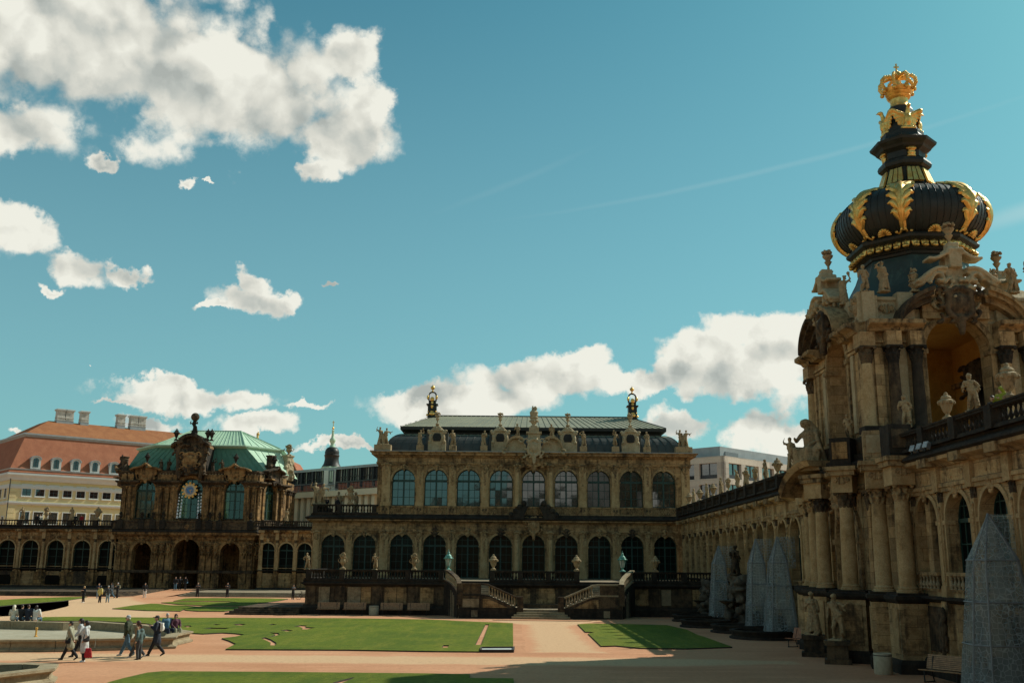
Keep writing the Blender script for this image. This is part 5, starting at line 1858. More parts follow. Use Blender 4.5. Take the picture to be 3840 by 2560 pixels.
for cx, cy, an, w_, d_ in NEAR + FAR:
    M_ = T((cx, cy, 0)) @ RZ(an)
    MB().box(-w_ / 2, w_ / 2, -d_ / 2, d_ / 2 + .4, .72, 2.86).build('pedestal', 'stone_gallery', gate, M=M_)
    MB().box(-w_ / 2 + .16, w_ / 2 - .16, -d_ / 2 - .05, -d_ / 2 + .02, .95, 2.65).build('pedestal_panel', 'stone_facade', gate, M=M_)
    MB().box(-w_ / 2 - .05, -w_ / 2 + .02, -d_ / 2 + .14, d_ / 2 - .14, .95, 2.65).build('pedestal_panel', 'stone_column', gate, M=M_)  # court-side panel in paler stone, the stronger sky light put into its colour
    mb = MB()
    sq = [(-w_ / 2, d_ / 2 + .4), (-w_ / 2, -d_ / 2), (w_ / 2, -d_ / 2), (w_ / 2, d_ / 2 + .4)]
    mb.mould(sq, [(-.3, 0), (.14, 0), (.14, .55), (.06, .73), (-.3, .73)])
    mb.build('pedestal_foot', 'stone_black', gate, M=M_)
    mb = MB()
    mb.mould(sq, [(-.3, 2.84), (.02, 2.84), (.12, 2.94), (.16, 3.0), (.16, 3.12), (.04, 3.16), (.04, 3.24), (-.3, 3.24)])
    mb.box(-w_ / 2 + .2, w_ / 2 - .2, -d_ / 2 + .2, d_ / 2 + .3, 2.9, 3.2)
    mb.build('pedestal_cap', 'stone_black', gate, M=M_)
    c_ = (cx, cy, 0)
    MB().lathe([(.44, 3.24), (.44, 3.33), (.38, 3.36), (.40, 3.42), (.335, 3.48), (.335, 4.4), (.32, 5.6), (.28, 6.86)], c_, 24).build('column', 'stone_column', gate, True)
    inst('capital', CAPITAL['stone_dark' if cy > 44 and cy < 50 else 'stone_trim'], gate, M_ @ T((0, 0, 6.82)) @ SC(.82, .82, .78))
    MB().box(-.46, .46, -.46, .62, 7.45, 8.20).build('entablature_block', 'stone_column', gate, M=M_)
    MB().box(-.62, .62, -.62, .7, 8.20, 8.42).box(-.72, .72, -.72, .7, 8.42, 8.60).build('cornice_block', 'stone_trim', gate, M=M_)
    inst('relief', FRIEZE['stone_gallery'], gate, M_ @ T((0, -.47, 7.98)) @ SC(.42, .6, .7))
    if cy > 48:
        continue
    MB().box(-.46, .46, -.42, .7, 8.605, 9.9).build('attic_block', 'stone_gallery' if 42 < cy < 43 else 'stone_black', gate, M=M_)
    MB().box(-.34, .34, -.455, -.41, 8.95, 9.7).build('pedestal_panel', 'stone_pale' if 42 < cy < 43 else 'stone_clock' if cy > 44 else 'stone_dark', gate, M=M_)
# pilasters behind the columns
for cx, cy, an, w_, d_ in NEAR + FAR:
    for off in (-.95, .95):
        fr_ = Fr((cx + .75, cy), -pi / 2)
        mb = MB().fbox(fr_, off - .22, off + .22, -.3, .12, 3.2, 6.9)
        mb.build('pilaster', 'stone_gallery', gate)
        inst('capital', CAPITAL['stone_dark'], gate, fr_.M(off, .0, 6.8) @ SC(.62, .5, .72))

# upper storey: an open pavilion on piers, four like faces
UH = 4.0
UB, US, UA = 9.95, 13.72, 1.44        # floor, arch spring, arch half width
FACES = [Fr((TX, TYC - UH), 0), Fr((TX - UH, TYC), -pi / 2), Fr((TX, TYC + UH), pi), Fr((TX + UH, TYC), pi / 2)]
MB().box(TX - UH - .2, TX + UH + .2, TYC - UH - .2, TYC + UH + .2, 8.4, UB).build('storey_floor', 'stone_dark', gate)
arc_half = []
for s_ in (-1, 1):
    mb = MB()
    pts = [(s_ * (2.75 * cos(a)), 14.95 + 1.62 * sin(a)) for a in [radians(2 + 6.2 * j) for j in range(11)]]
    for k_, (o0, o1, zz0, zz1) in enumerate(((.55, .95, -.36, -.18), (.55, 1.15, -.18, 0.0), (.1, .62, -.62, -.36))):
        for j in range(10):
            (x0, y0), (x1, y1) = pts[j], pts[j + 1]
            mb.hexa([(x0, .4, y0 + zz0), (x1, .4, y1 + zz0), (x1, -o1, y1 + zz0), (x0, -o1, y0 + zz0), (x0, .4, y0 + zz1), (x1, .4, y1 + zz1), (x1, -o1, y1 + zz1), (x0, -o1, y0 + zz1)])
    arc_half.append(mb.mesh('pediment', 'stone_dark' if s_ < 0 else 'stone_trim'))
top_s = cartouche_shapes(1.7, 1.7, 7, .6)
top_s += [('b', (0, .25, .85), (.40, .35, .9)), ('b', (0, -.02, 1.62), (.30, .36, .42)), ('b', (0, 0, 2.10), (.40, .42, .06)), ('b', (0, 0, 2.28), (.26, .28, .18))]
R_ = random.Random(8)
for s_ in (-1, 1):
    for j in range(12):     # upper curved cap, like a hat brim
        t = j / 11
        top_s.append(('b', (s_ * (.22 + 1.0 * t), -.02, 2.08 - .62 * t ** .75 + .20 * t ** 4), (.075, .44 - .06 * t, .065)))
    for j in range(14):     # lower wide scroll cornice
        t = j / 13
        top_s.append(('b', (s_ * (.55 + 1.35 * t), -.05, 1.12 - .55 * t ** 1.4 + .10 * sin(5 * t)), (.085, .46, .075)))
        top_s.append(('b', (s_ * (.55 + 1.25 * t), -.0, 0.98 - .55 * t ** 1.4 + .10 * sin(5 * t)), (.085, .36, .075)))
    for j in range(12):
        t = j / 11 * 5.2
        rr = .34 * (1 - j / 14)
        top_s.append(('e', (s_ * (.85 + rr * cos(t)), -.22, .62 + rr * sin(t)), (.10, .28, .10)))
        top_s.append(('e', (s_ * (1.70 + .6 * rr * cos(t)), -.2, .42 + .6 * rr * sin(t)), (.08, .28, .08)))
    for j in range(16):
        top_s.append(('e', (s_ * R_.uniform(.1, 1.3), R_.uniform(-.42, -.2), R_.uniform(-.4, .9)), (R_.uniform(.06, .14), .14, R_.uniform(.06, .16)), Matrix.Rotation(R_.uniform(0, 3), 4, 'Y')))
gablem = blob('gable', top_s, 'stone_pale', 0.047, 1, 0.015, 7)
gable_dark = remat(CART['stone_dark'], 'stone_dark')
for k_, fr in enumerate(FACES):
    vis = k_ < 2
    pw = MB()
    if k_ == 3:
        pw.fbox(fr, -UH, UH, -.8, 0, UB, 15.2)
    else:
        arch_wall(pw, fr, -UH, UH, UB, 15.15, [(0, 2 * UA, UB, US)], .85)
        arch_wall(pw, fr, -UH + .85, UH - .85, UB, 15.15, [(0, 2 * UA, UB, US)], .01, d=-.85)
    pw.build('wall', 'stone_gallery', gate)
    av = MB()
    archivolt(av, fr, 0, 2 * UA, US, .26, 0, .16, 1.0, UB)
    for s_ in (-1, 1):
        av.fbox(fr, s_ * (UA + .13) - .2, s_ * (UA + .13) + .2, -.4, .22, US - .2, US + .03)
    av.build('arch_surround', 'stone_trim', gate)
    for s_ in (-1, 1):
        for a, rr, cm, sm in () if k_ == 1 else ((4.12, .26, 'stone_dark', 'stone_column'), (3.02, .26, 'stone_black', 'stone_dark'), (1.98, .26, 'stone_black', 'stone_black')):
            c_ = fr.p(s_ * a, .34 if a < 4 else .1, 0)
            MB().box(-.40, .40, -.40, .40, UB - .02, 10.22).build('column_foot', 'stone_black', gate, M=T(c_) @ RZ(fr.ang))
            MB().lathe([(rr * 1.2, 10.22), (rr * 1.2, 10.32), (rr, 10.38), (rr, 11.4), (rr * .86, 13.18)], tuple(c_), 18).build('column', sm if s_ < 0 or k_ else 'stone_column', gate, True)
            inst('capital', CAPITAL[cm], gate, T(c_) @ RZ(fr.ang) @ T((0, 0, 13.14)) @ SC(.72, .72, .74))
            MB().box(-.33, .33, -.33, .6, 13.82, 14.45).build('entablature_block', 'stone_gallery', gate, M=T(c_) @ RZ(fr.ang))
        for a in ((3.55, 2.5) if k_ != 1 else (3.75, 3.1, 2.1)):
            MB().fbox(fr, s_ * a - .2, s_ * a + .2, 0, .1, 10.2, 13.8).build('pilaster', 'stone_pale' if a < 3 else 'stone_gallery', gate)
        pp = [fr.p(-4.15, 0, 0), fr.p(-1.66, 0, 0)] if s_ < 0 else [fr.p(1.66, 0, 0), fr.p(4.15, 0, 0)]
        MB().mould(pp, [(-.3, 13.84), (.12, 13.84), (.12, 13.98), (.2, 14.0), (.2, 14.12), (.1, 14.16), (.1, 14.46), (-.3, 14.46)]).build('architrave', 'stone_gallery', gate)
        MB().mould(pp, [(-.3, 14.46), (.5, 14.46), (.62, 14.6), (.85, 14.68), (.95, 14.74), (.95, 14.92), (-.3, 14.92)]).build('cornice', 'stone_trim', gate)
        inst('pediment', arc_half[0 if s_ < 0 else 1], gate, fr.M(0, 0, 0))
        pr_ = [fr.p(-4.25, -.1, 0), fr.p(-1.5, -.1, 0)] if s_ < 0 else [fr.p(1.5, -.1, 0), fr.p(4.25, -.1, 0)]
        MB().mould(pr_, [(-.4, 14.92), (.15, 14.92), (.08, 15.1), (.02, 15.2), (.02, 15.95), (.14, 16.02), (.14, 16.16), (-.4, 16.16)]).build('parapet', 'stone_pale', gate)
        for a in (4.0, 2.2):
            MB().fbox(fr, s_ * a - .36, s_ * a + .36, -.35, .2, 14.93, 16.34).build('pedestal', 'stone_pale', gate)
        inst('relief', FRIEZE['stone_trim'], gate, fr.M(s_ * 3.0, .0, 15.6) @ SC(.4, .6, .9))
    inst('gable', gablem, gate, fr.M(0, .35, 16.25) @ SC(.95, 1.0, .95))
    inst('cartouche', gable_dark, gate, fr.M(0, .62, 15.7) @ SC(1.35, 1.5, 1.15))
    inst('flower_vase', URN[3], gate, fr.M(0, .2, 18.45) @ SC(.95))
    MB().fbox(fr, -1.5, 1.5, -.4, .25, 15.12, 16.4).build('gable_wall', 'stone_gallery', gate)
inn = MB()
inn.box(TX - 3.1, TX + 3.1, TYC - 3.1, TYC + 3.1, 15.25, 15.35)
inn.build('ceiling', 'plaster_ochre', gate)
MB().box(TX + 2.95, TX + 3.15, TYC - 3.1, TYC + 3.1, UB, 15.25).build('inner_wall', 'plaster_ochre', gate)
for sx, sy in ((-1, -1), (1, -1), (-1, 1), (1, 1)):
    MB().box(TX + sx * 3.14 - .01, TX + sx * 1.5, TYC + sy * 3.12 - .02, TYC + sy * 3.12 + .02, UB, 15.25).build('inner_wall', 'plaster_ochre', gate)
FI = Fr((TX + 2.93, TYC), -pi / 2)
ni = MB()
archivolt(ni, FI, 0, 2.2, 12.0, .25, 0, .2, 1.0, UB)
ni.fbox(FI, -3.0, 3.0, 0, .18, 13.15, 13.4)
ni.build('niche_surround', 'stone_facade', gate)
MB().prism([(-1.1, UB), (1.1, UB)] + [(1.1 * cos(pi * j / 12), 12.0 + 1.1 * sin(pi * j / 12)) for j in range(13)], lambda a, b, c: tuple(FI.p(a, c, b)), 0.0, .05).build('niche', 'stone_dark', gate)
inst('cartouche', CART['stone_dark'], gate, FI.M(0, .3, 13.3) @ SC(2.2, 1.2, 1.1))


# dome, in sheet copper with gilded mounts; zf rescales heights measured from the camera's level
def zf(z):
    return 4.24 + (z - 4.24) * 1.0556


K = 1.0556
oct_ = pi / 8


def octr(am):
    """radius factor of an octagon whose corners are at multiples of 45 degrees, eased by am"""
    def f(a, z):
        t = ((a + pi / 8) % (pi / 4)) - pi / 8
        return 1 - am * (1 - cos(pi / 8 - 0) / cos(pi / 8 - abs(t)))* 1.0
    return f


OPH = pi / 8
MB().lathe([(4.3, 15.6), (3.9, 16.3), (3.25, 17.2), (2.75, 18.1), (2.52, 18.7), (2.50, 18.8)], (TX, TYC, 0), 8, OPH).build('dome_drum', 'copper_teal', gate)
MB().lathe([(2.42, 18.7), (2.60, 18.78), (2.64, 18.9), (2.56, 18.98), (2.60, 19.05), (2.88, 19.36), (3.08, 19.48), (3.12, 19.6), (3.02, 19.72), (2.8, 19.78)], (TX, TYC, 0), 8, OPH).build('dome_ring', 'copper_black', gate)
BULB = [(2.80, 19.72), (3.02, 19.86), (3.34, 20.18), (3.56, 20.6), (3.64, 21.0), (3.59, 21.38), (3.40, 21.76), (3.05, 22.06), (2.58, 22.26), (2.0, 22.38), (1.45, 22.46)]


def bulbp(v):
    v = max(0.0, min(1.0, v)) * (len(BULB) - 1)
    i = min(int(v), len(BULB) - 2)
    t = v - i
    p0, p1, p2, p3 = [BULB[max(0, min(len(BULB) - 1, i + k_))] for k_ in (-1, 0, 1, 2)]
    def cr(a, b, c, d):
        return 0.5 * (2 * b + (c - a) * t + (2 * a - 5 * b + 4 * c - d) * t * t + (3 * b - a - 3 * c + d) * t ** 3)
    return cr(p0[0], p1[0], p2[0], p3[0]), cr(p0[1], p1[1], p2[1], p3[1])


CORN = sorted([(-90 + d_ + 90 * k_) % 360 for k_ in range(4) for d_ in (-27.5, 27.5)])


def octf(a):
    """eased chamfered square in plan, widest at the eight leaf ribs"""
    d_ = math.degrees(a) % 360
    cs = CORN + [CORN[0] + 360]
    if d_ < cs[0]:
        d_ += 360
    for c0, c1 in zip(cs, cs[1:]):
        if c0 <= d_ <= c1:
            hh = radians(c1 - c0) / 2
            t = radians(d_ - (c0 + c1) / 2)
            return 1 - .55 * (1 - cos(hh) / cos(t))
    return 1.0


def bulb_pt(a, v, off=0.0):
    r, z = bulbp(v)
    r0, z0 = bulbp(max(0, v - .02))
    r1, z1 = bulbp(min(1, v + .02))
    nx_, nz_ = (z1 - z0), -(r1 - r0)
    L = hypot(nx_, nz_) or 1
    r = r * octf(a) + off * nx_ / L
    return (TX + r * cos(a), TYC + r * sin(a), z + off * nz_ / L)


bm_ = MB()
rows = [[bulb_pt(2 * pi * j / 96, i / 30) for j in range(96)] for i in range(31)]
bm_.grid(rows, True)
bm_.build('dome_bulb', 'copper_black', gate, 'all')
sm_ = MB()
for j in range(64):
    sm_.tube([bulb_pt(2 * pi * j / 64, .02 + .96 * i / 14, .012) for i in range(15)], .016, 4)
tag(sm_.build('standing_seams', 'copper_black', gate, 'all'), kind='stuff')
# acanthus leaves up the eight ribs
def leaf_part(a0, parent):
    mb = MB()

    def blade(path, wfun, n_=8, lift=.05):
        """path: list of (da_m, v): sideways metres and height parameter; width profile across"""
        rows = []
        for i in range(n_ + 1):
            t = i / n_
            x, v = path(t)
            x2, v2 = path(min(1, t + .02))
            x1, v1 = path(max(0, t - .02))
            r, _ = bulbp(v)
            dx, dv = (x2 - x1), (v2 - v1) * 3.6
            L = hypot(dx, dv) or 1
            px_, pv_ = dv / L, -dx / L
            w_ = wfun(t)
            row = []
            for s_, h in ((-1, .02), (-.5, lift * .8 + .03), (0, lift * 1.7 + .03), (.5, lift * .8 + .03), (1, .02)):
                xx, vv = x + px_ * w_ * s_, v + pv_ * w_ * s_ / 3.6
                row.append(bulb_pt(a0 + xx / max(1.2, r), vv, h + .03 * sin(pi * t)))
            rows.append(row)
        mb.grid(rows)
    blade(lambda t: (0.0, .10 + .80 * t), lambda t: .13 + .20 * t, 14, .08)
    for v0, L, k_ in ((.20, .44, 1.15), (.31, .54, 1.3), (.42, .58, 1.4), (.53, .60, 1.4), (.64, .60, 1.4), (.74, .54, 1.35), (.83, .42, 1.2)):
        for s_ in (-1, 1):
            blade(lambda t, v0=v0, L=L, s_=s_: (s_ * (.05 + L * (t ** .85)), v0 + .125 * sin(min(1, t * 1.15) * pi * .62) - .02 * t), lambda t, k_=k_: .105 * k_ * sin(pi * min(1, .12 + t * .86)) + .012, 8, .06)
    blade(lambda t: (0.0, .86 + .12 * t), lambda t: .30 * sin(pi * min(1, .25 + t * .74)), 6, .09)
    for s_ in (-1, 1):
        pts = [bulb_pt(a0 + s_ * (.06 + .30 * t) / 3.1, .13 - .085 * sin(pi * t * .8) + .05 * max(0, t - .6), .07) for t in [j / 8 for j in range(9)]]
        mb.tube(pts, [.07, .065, .06, .055, .05, .05, .055, .065, .08], 6)
    mb.build('gilded_leaf', 'gold_leaf', parent, 'all')


for c_ in CORN:
    leaf_part(radians(c_), gate)
for k_ in range(8):     # shells between the leaves
    a0 = -pi / 2 + k_ * pi / 4
    mb = MB()
    for j in range(9):
        b_ = pi * j / 8
        p0 = bulb_pt(a0, .07, .05)
        p1 = bulb_pt(a0 + .36 * cos(b_) / 3.3, .07 + .09 * sin(b_), .07)
        mb.tube([p0, p1], [.03, .075], 5)
    mb.build('gilded_shell', 'gold_leaf', gate, 'all')
lf = [('e', (0, 0, 0), (.15, .09, .19)), ('e', (0, -.07, -.14), (.12, .08, .08)), ('e', (-.10, -.04, .08), (.07, .07, .10)), ('e', (.10, -.04, .08), (.07, .07, .10)), ('e', (0, -.09, .05), (.05, .06, .14))]
lfm = blob('gilded_bracket', lf, 'gold_leaf', 0.03, 1)
for k_ in range(8):
    for j in range(5):
        t = (j + .5) / 5 * 2 - 1
        a = -pi / 2 + k_ * pi / 4 + math.atan(t * math.tan(pi / 8))
        r = 2.86 * cos(pi / 8) / cos(a - (-pi / 2 + k_ * pi / 4))
        inst('gilded_bracket', lfm, gate, T((TX + r * cos(a), TYC + r * sin(a), 19.17)) @ RZ(-pi / 2 + k_ * pi / 4 + pi / 2) @ Matrix.Rotation(-.55, 4, 'X') @ SC(1.2))
neck = [(1.75, 22.38), (1.45, 22.55), (1.26, 22.85), (1.14, 23.2), (1.05, 23.6), (1.02, 23.76), (1.10, 23.80), (1.26, 23.9), (1.30, 24.05), (1.24, 24.2), (1.08, 24.28), (1.02, 24.36), (1.04, 24.66), (1.14, 24.72), (1.30, 24.80), (1.38, 24.92), (1.58, 25.08), (1.62, 25.2), (1.40, 25.28), (1.15, 25.45), (1.05, 25.62), (1.05, 25.78), (.90, 25.86), (.80, 26.3), (.66, 26.7), (.64, 27.15), (.58, 27.3), (.4, 27.35)]
MB().lathe(neck, (TX, TYC, 0), 8, OPH).build('dome_neck', 'copper_black', gate)
for k_ in range(8):
    a = k_ * pi / 4
    mb = MB()
    for j in range(3):
        o = (j - 1) * .29
        rr0, rr1 = 1.06 * cos(pi / 8) + .03, 1.32 * cos(pi / 8) + .05
        e = Vector((-sin(a), cos(a), 0))
        c0 = Vector((TX + rr0 * cos(a), TYC + rr0 * sin(a), 23.70)) + e * o * .72
        c1 = Vector((TX + rr1 * cos(a), TYC + rr1 * sin(a), 22.90)) + e * o
        n = Vector((cos(a), sin(a), .6)).normalized() * .05
        w0, w1 = e * .085, e * .12
        mb.hexa([tuple(c0 - w0 - n), tuple(c0 + w0 - n), tuple(c1 + w1 - n), tuple(c1 - w1 - n), tuple(c0 - w0 + n), tuple(c0 + w0 + n), tuple(c1 + w1 + n), tuple(c1 - w1 + n)])
    mb.build('gilded_panel', 'gold_leaf', gate)
con = blob('gilded_console', [('e', (0, 0, .18), (.24, .18, .12)), ('e', (0, -.10, .12), (.2, .1, .1)), ('e', (0, -.03, -.08), (.17, .12, .18)), ('e', (0, -.02, -.26), (.2, .1, .08))], 'gold_leaf', 0.035, 1)
for k_ in range(4):
    a = k_ * pi / 2
    r = 1.04 * cos(pi / 8)
    inst('gilded_console', con, gate, T((TX + r * cos(a), TYC + r * sin(a), 24.56)) @ RZ(a + pi / 2) @ SC(1.25, 1.2, .95))
ea = [('e', (0, -.05, .42), (.19, .2, .32)), ('c', (0, -.02, .65), (.03, -.12, .98), .13, .09), ('e', (.03, -.18, 1.05), (.10, .15, .10)), ('c', (.03, -.28, 1.05), (.03, -.42, .98), .06, .02), ('b', (0, .1, .02), (.34, .24, .05)), ('e', (-.12, -.05, .15), (.09, .11, .16)), ('e', (.12, -.05, .15), (.09, .11, .16))]
for s_ in (-1, 1):
    for j in range(6):
        ea.append(('c', (s_ * .15, .06, .62), (s_ * (.28 + .085 * j), .12, .12 + .15 * j), .10, .075))
    ea.append(('c', (s_ * .15, .02, .66), (s_ * .66, .06, .92), .11, .09))
eam = blob('gilded_eagle', ea, 'gold_leaf', 0.03, 1, 0.012, 14)
for k_ in range(4):
    a = k_ * pi / 2
    inst('gilded_eagle', eam, gate, T((TX + .84 * cos(a), TYC + .84 * sin(a), 25.84)) @ RZ(a + pi / 2) @ SC(1.08, 1.0, 1.12))
MB().lathe([(.52, 27.28), (.46, 27.34), (.43, 27.6), (.45, 27.78), (.55, 27.84), (.60, 27.92), (.56, 27.98), (.62, 28.04), (.66, 28.1), (.62, 28.16), (.68, 28.22), (.72, 28.34), (.66, 28.40), (.3, 28.42)], (TX, TYC, 0), 16).build('crown_base', 'gold_leaf', gate, True)
for k_ in range(8):
    a = k_ * pi / 4 + .2
    mb = MB()
    pts = [(.62, 28.36), (.76, 28.40), (.86, 28.58), (.84, 28.80), (.68, 28.98), (.42, 29.04), (.14, 28.98)]
    P_ = [(TX + r * cos(a), TYC + r * sin(a), z) for r, z in pts]
    mb.tube(P_, .07, 6)
    for i, q in enumerate(P_[:-1]):
        for tt in (0, .5):
            q2 = Vector(q).lerp(Vector(P_[i + 1]), tt)
            c_ = Vector((TX, TYC, 28.6))
            mb.ball(tuple(q2 + (q2 - c_).normalized() * .05), .095, 7, 5)
    mb.ball((TX + .80 * cos(a), TYC + .80 * sin(a), 28.22), .12, 7, 5)
    mb.build('crown_arch', 'gold_leaf', gate, True)
MB().lathe([(.12, 28.3), (.10, 28.9), (.24, 28.98), (.29, 29.1), (.26, 29.24), (.2, 29.32), (.08, 29.4), (.05, 29.46)], (TX, TYC, 0), 14).build('orb', 'gold_leaf', gate, True)
MB().box(TX - .035, TX + .035, TYC - .03, TYC + .03, 29.4, 29.84).box(TX - .13, TX + .13, TYC - .025, TYC + .025, 29.62, 29.69).build('cross', 'gold_leaf', gate)

# the whole gate is enlarged about the camera position: farther back, same in view
GS = 1.0526
GMAT = T((TX * GS, TYC * GS, 4.24 * (1 - GS))) @ SC(GS) @ T((-TX, -TYC, 0))
gate.matrix_basis = GMAT @ T((TX, TYC, 0))

# ------------------------------------------------------------------ clock pavilion and its low side galleries
def UF(fr, px, py, d=0.0):
    """from image pixels: along-wall position and height where a line of sight meets the wall plane (moved out by d)"""
    r = ray(px, py)
    o = fr.o + fr.n * d
    t = (o - Vector((0, 0, CAMH))).dot(fr.n) / r.dot(fr.n)
    p_ = Vector((0, 0, CAMH)) + r * t
    return (p_ - o).dot(fr.u), p_.z


CK = thing('clock_pavilion', 'ornate sandstone pavilion with a blue clock, porcelain bells and a green copper roof', 'building', (-46, 150, 0))
FC = Fr((-46, 144), 0)
R0, R1, R2 = (-36.4, 144.0), (-34.0, 150.2), (-34.0, 157.0)
L0, L1, L2 = (-55.6, 144.0), (-58.0, 150.2), (-58.0, 157.0)
FRt = Fr(R0, atan2(R1[1] - R0[1], R1[0] - R0[0]))
LRt = hypot(R1[0] - R0[0], R1[1] - R0[1])
FLt = Fr(L1, atan2(L0[1] - L1[1], L0[0] - L1[0]))
FB = Fr((-46, 157.0), pi)
CUP = [(-6.3, 2.9, 10.1, 14.0), (0.15, 3.5, 10.1, 14.1), (6.45, 2.9, 10.1, 14.0)]
CLO = [(-6.1, 2.7, 0.5, 5.4), (0.25, 3.75, 0.5, 5.4), (6.4, 2.75, 0.5, 5.4)]
cw = MB()
arch_wall(cw, FC, -9.6, 9.6, 8.0, 16.0, CUP, .8)
arch_wall(cw, FC, -9.6, 9.6, 0.0, 8.0, CLO, 1.6)
arch_wall(cw, FRt, 0, LRt, 8.0, 16.0, [(LRt / 2, 2.9, 10.1, 14.0)], .8)
arch_wall(cw, FRt, 0, LRt, 0, 8.0, [(LRt / 2, 2.5, 0.5, 5.4)], .8)
arch_wall(cw, FLt, 0, LRt, 0, 16.0, [(LRt / 2, 2.9, 10.1, 14.0)], .8)
arch_wall(cw, FB, -12, 12, 8.0, 16.0, [(-8, 2.9, 10.1, 14.0), (-.2, 4.4, 10.1, 14.1), (5.8, 3.4, 10.1, 14.0)], .8)
arch_wall(cw, FB, -12, 12, 0, 8.0, [(-.3, 2.6, 0.01, 5.4)], .8)
for q in (-1, 1):
    x = -46 + q * 12.0
    cw.box(x - .1, x + .1, 150.2, 157, 0, 16)
    cw.box(-46 + q * 2.1, -46 + q * 9.4, 151.0, 156.0, 0.5, 7.9)     # masonry either side of the passage
cw.box(-57.5, -34.5, 144.9, 156.5, 7.9, 8.4)
cw.box(-57.5, -34.5, 144.9, 156.5, 15.8, 16.0)
cw.build('wall', 'stone_clock', CK)
tC = window_template(2.9, 3.9, 1.0, 4, 3, 'paint_green', 'glass_clear', .07, .24, .32)
tM = window_template(3.5, 4.0, 1.0, 4, 4, 'paint_green', 'glass_clear', .06, .12, .10)
put_window(tC, CK, FC.M(-6.3, -.5, 10.1), .012)
put_window(tM, CK, FC.M(.15, -.5, 10.1), .012)
put_window(tC, CK, FC.M(6.45, -.5, 10.1), .012)
put_window(tC, CK, FRt.M(LRt / 2, -.5, 10.1), .012)
for fr, ops in ((FC, CUP), (FRt, [(LRt / 2, 2.9, 10.1, 14.0)])):
    for c, wd, zb, zs in ops:
        av = MB()
        archivolt(av, fr, c, wd, zs, .42, 0, .22, 1.0, zb)
        av.build('window_surround', 'stone_clock', CK)
        MB().fbox(fr, c - wd / 2, c + wd / 2, -.6, .1, zb - .14, zb).build('sill', 'stone_dark', CK)
for c, wd, zb, zs in CLO:
    av = MB()
    archivolt(av, FC, c, wd, zs, .38, 0, .22, 1.0, zb)
    av.build('arch_surround', 'stone_clock', CK)
    inst('keystone', KEYSTONE['stone_clock'], CK, FC.M(c, .2, zs + wd / 2 + .35) @ SC(1.9))
    inst('swag', SWAG['stone_clock'], CK, FC.M(c, .25, zs + wd / 2 + .55) @ SC(1.6, 1.4, .8))
av = MB()
archivolt(av, FRt, LRt / 2, 2.5, 5.4, .3, 0, .2, 1.0, .5)
av.build('arch_surround', 'stone_clock', CK)
inst('cartouche', CART['stone_clock'], CK, FC.M(.25, .6, 8.9) @ SC(1.5, 1.6, 1.3))
# clustered pilasters, herm-like brackets below and capitals above
PIL = [(FC, a) for a in (-9.3, -8.5, -4.1, -3.2, -2.3, 2.6, 3.5, 4.4, 8.5, 9.3)] + [(FRt, a) for a in (.35, LRt - .5)]
for i, (fr, a) in enumerate(PIL):
    MB().fbox(fr, a - .30, a + .30, 0, .35, 10.1, 14.0).fbox(fr, a - .38, a + .38, 0, .45, 8.9, 10.1).build('pilaster', 'stone_clock', CK)
    inst('capital', CAPITAL['stone_clock'], CK, fr.M(a, .2, 13.85) @ SC(.85, .8, .85))
    inst('foliage_drop', DROP['stone_clock'], CK, fr.M(a, .38, 13.6) @ SC(1.5, 1.0, 1.3))
    MB().fbox(fr, a - .34, a + .34, 0, .3, .5, 5.0).fbox(fr, a - .42, a + .42, 0, .42, .5, 1.2).build('pilaster', 'stone_clock', CK)
    inst('cartouche', CART['stone_clock'], CK, fr.M(a, .35, 6.0) @ SC(.62, 1.5, 1.15))
    MB().fbox(fr, a - .45, a + .45, 0, .5, 15.0, 16.3).build('entablature_block', 'stone_clock', CK)
for x, y in ((-34.1, 150.6), (-33.8, 152.4), (-33.8, 153.6), (-33.8, 155.6)):
    MB().lathe([(.5, 8.9), (.42, 10.2), (.36, 14.0)], (x, y, 0), 14).build('column', 'stone_clock', CK, True)
    inst('capital', CAPITAL['stone_dark'], CK, T((x, y, 13.9)) @ SC(1.0, 1.0, .9))
ring_ = [L2, L1, L0, R0, R1, R2]
MB().mould(ring_, [(-.3, 7.2), (.2, 7.2), (.3, 7.5), (.8, 7.8), (.9, 7.9), (.9, 8.15), (-.3, 8.15)]).build('cornice', 'stone_clock', CK)
MB().mould(ring_, [(-.3, 8.155), (1.0, 8.155), (1.0, 8.35), (.8, 8.6), (-.3, 8.6)]).build('string_course', 'stone_black', CK)
MB().mould(ring_, [(-.3, 2.5), (.25, 2.5), (.35, 2.6), (.35, 2.95), (-.3, 2.95)]).build('plinth_moulding', 'stone_dark', CK)
balr = [Vector(q) for q in ring_]
MB().mould(ring_, [(.62, 8.6), (.9, 8.6), (.9, 8.8), (.84, 8.85), (.84, 9.55), (.95, 9.6), (.95, 9.8), (.6, 9.8)]).build('parapet', 'stone_dark', CK)
for a in (-9.2, -6.2, -4.6, -3.2, 1.9, 3.4, 4.8, 9.2):
    MB().fbox(FC, a - .4, a + .4, .6, 1.1, 8.6, 9.85).build('post', 'stone_black', CK)
    inst('flower_pot', URN_DARK[2], CK, FC.M(a, .85, 9.8) @ SC(1.0, 1.0, .95))
for i in range(7):
    inst('baluster', BAL['stone_basin'], CK, FRt.M(.9 + i * .42, .86, 8.75) @ SC(1.3, 1.3, 1.25))
SEGC = [(FC, -9.6, -8.0), (FC, -4.55, -1.85), (FC, 2.15, 4.75), (FC, 8.1, 9.6), (FRt, 0, 1.3), (FRt, LRt - 1.3, LRt)]
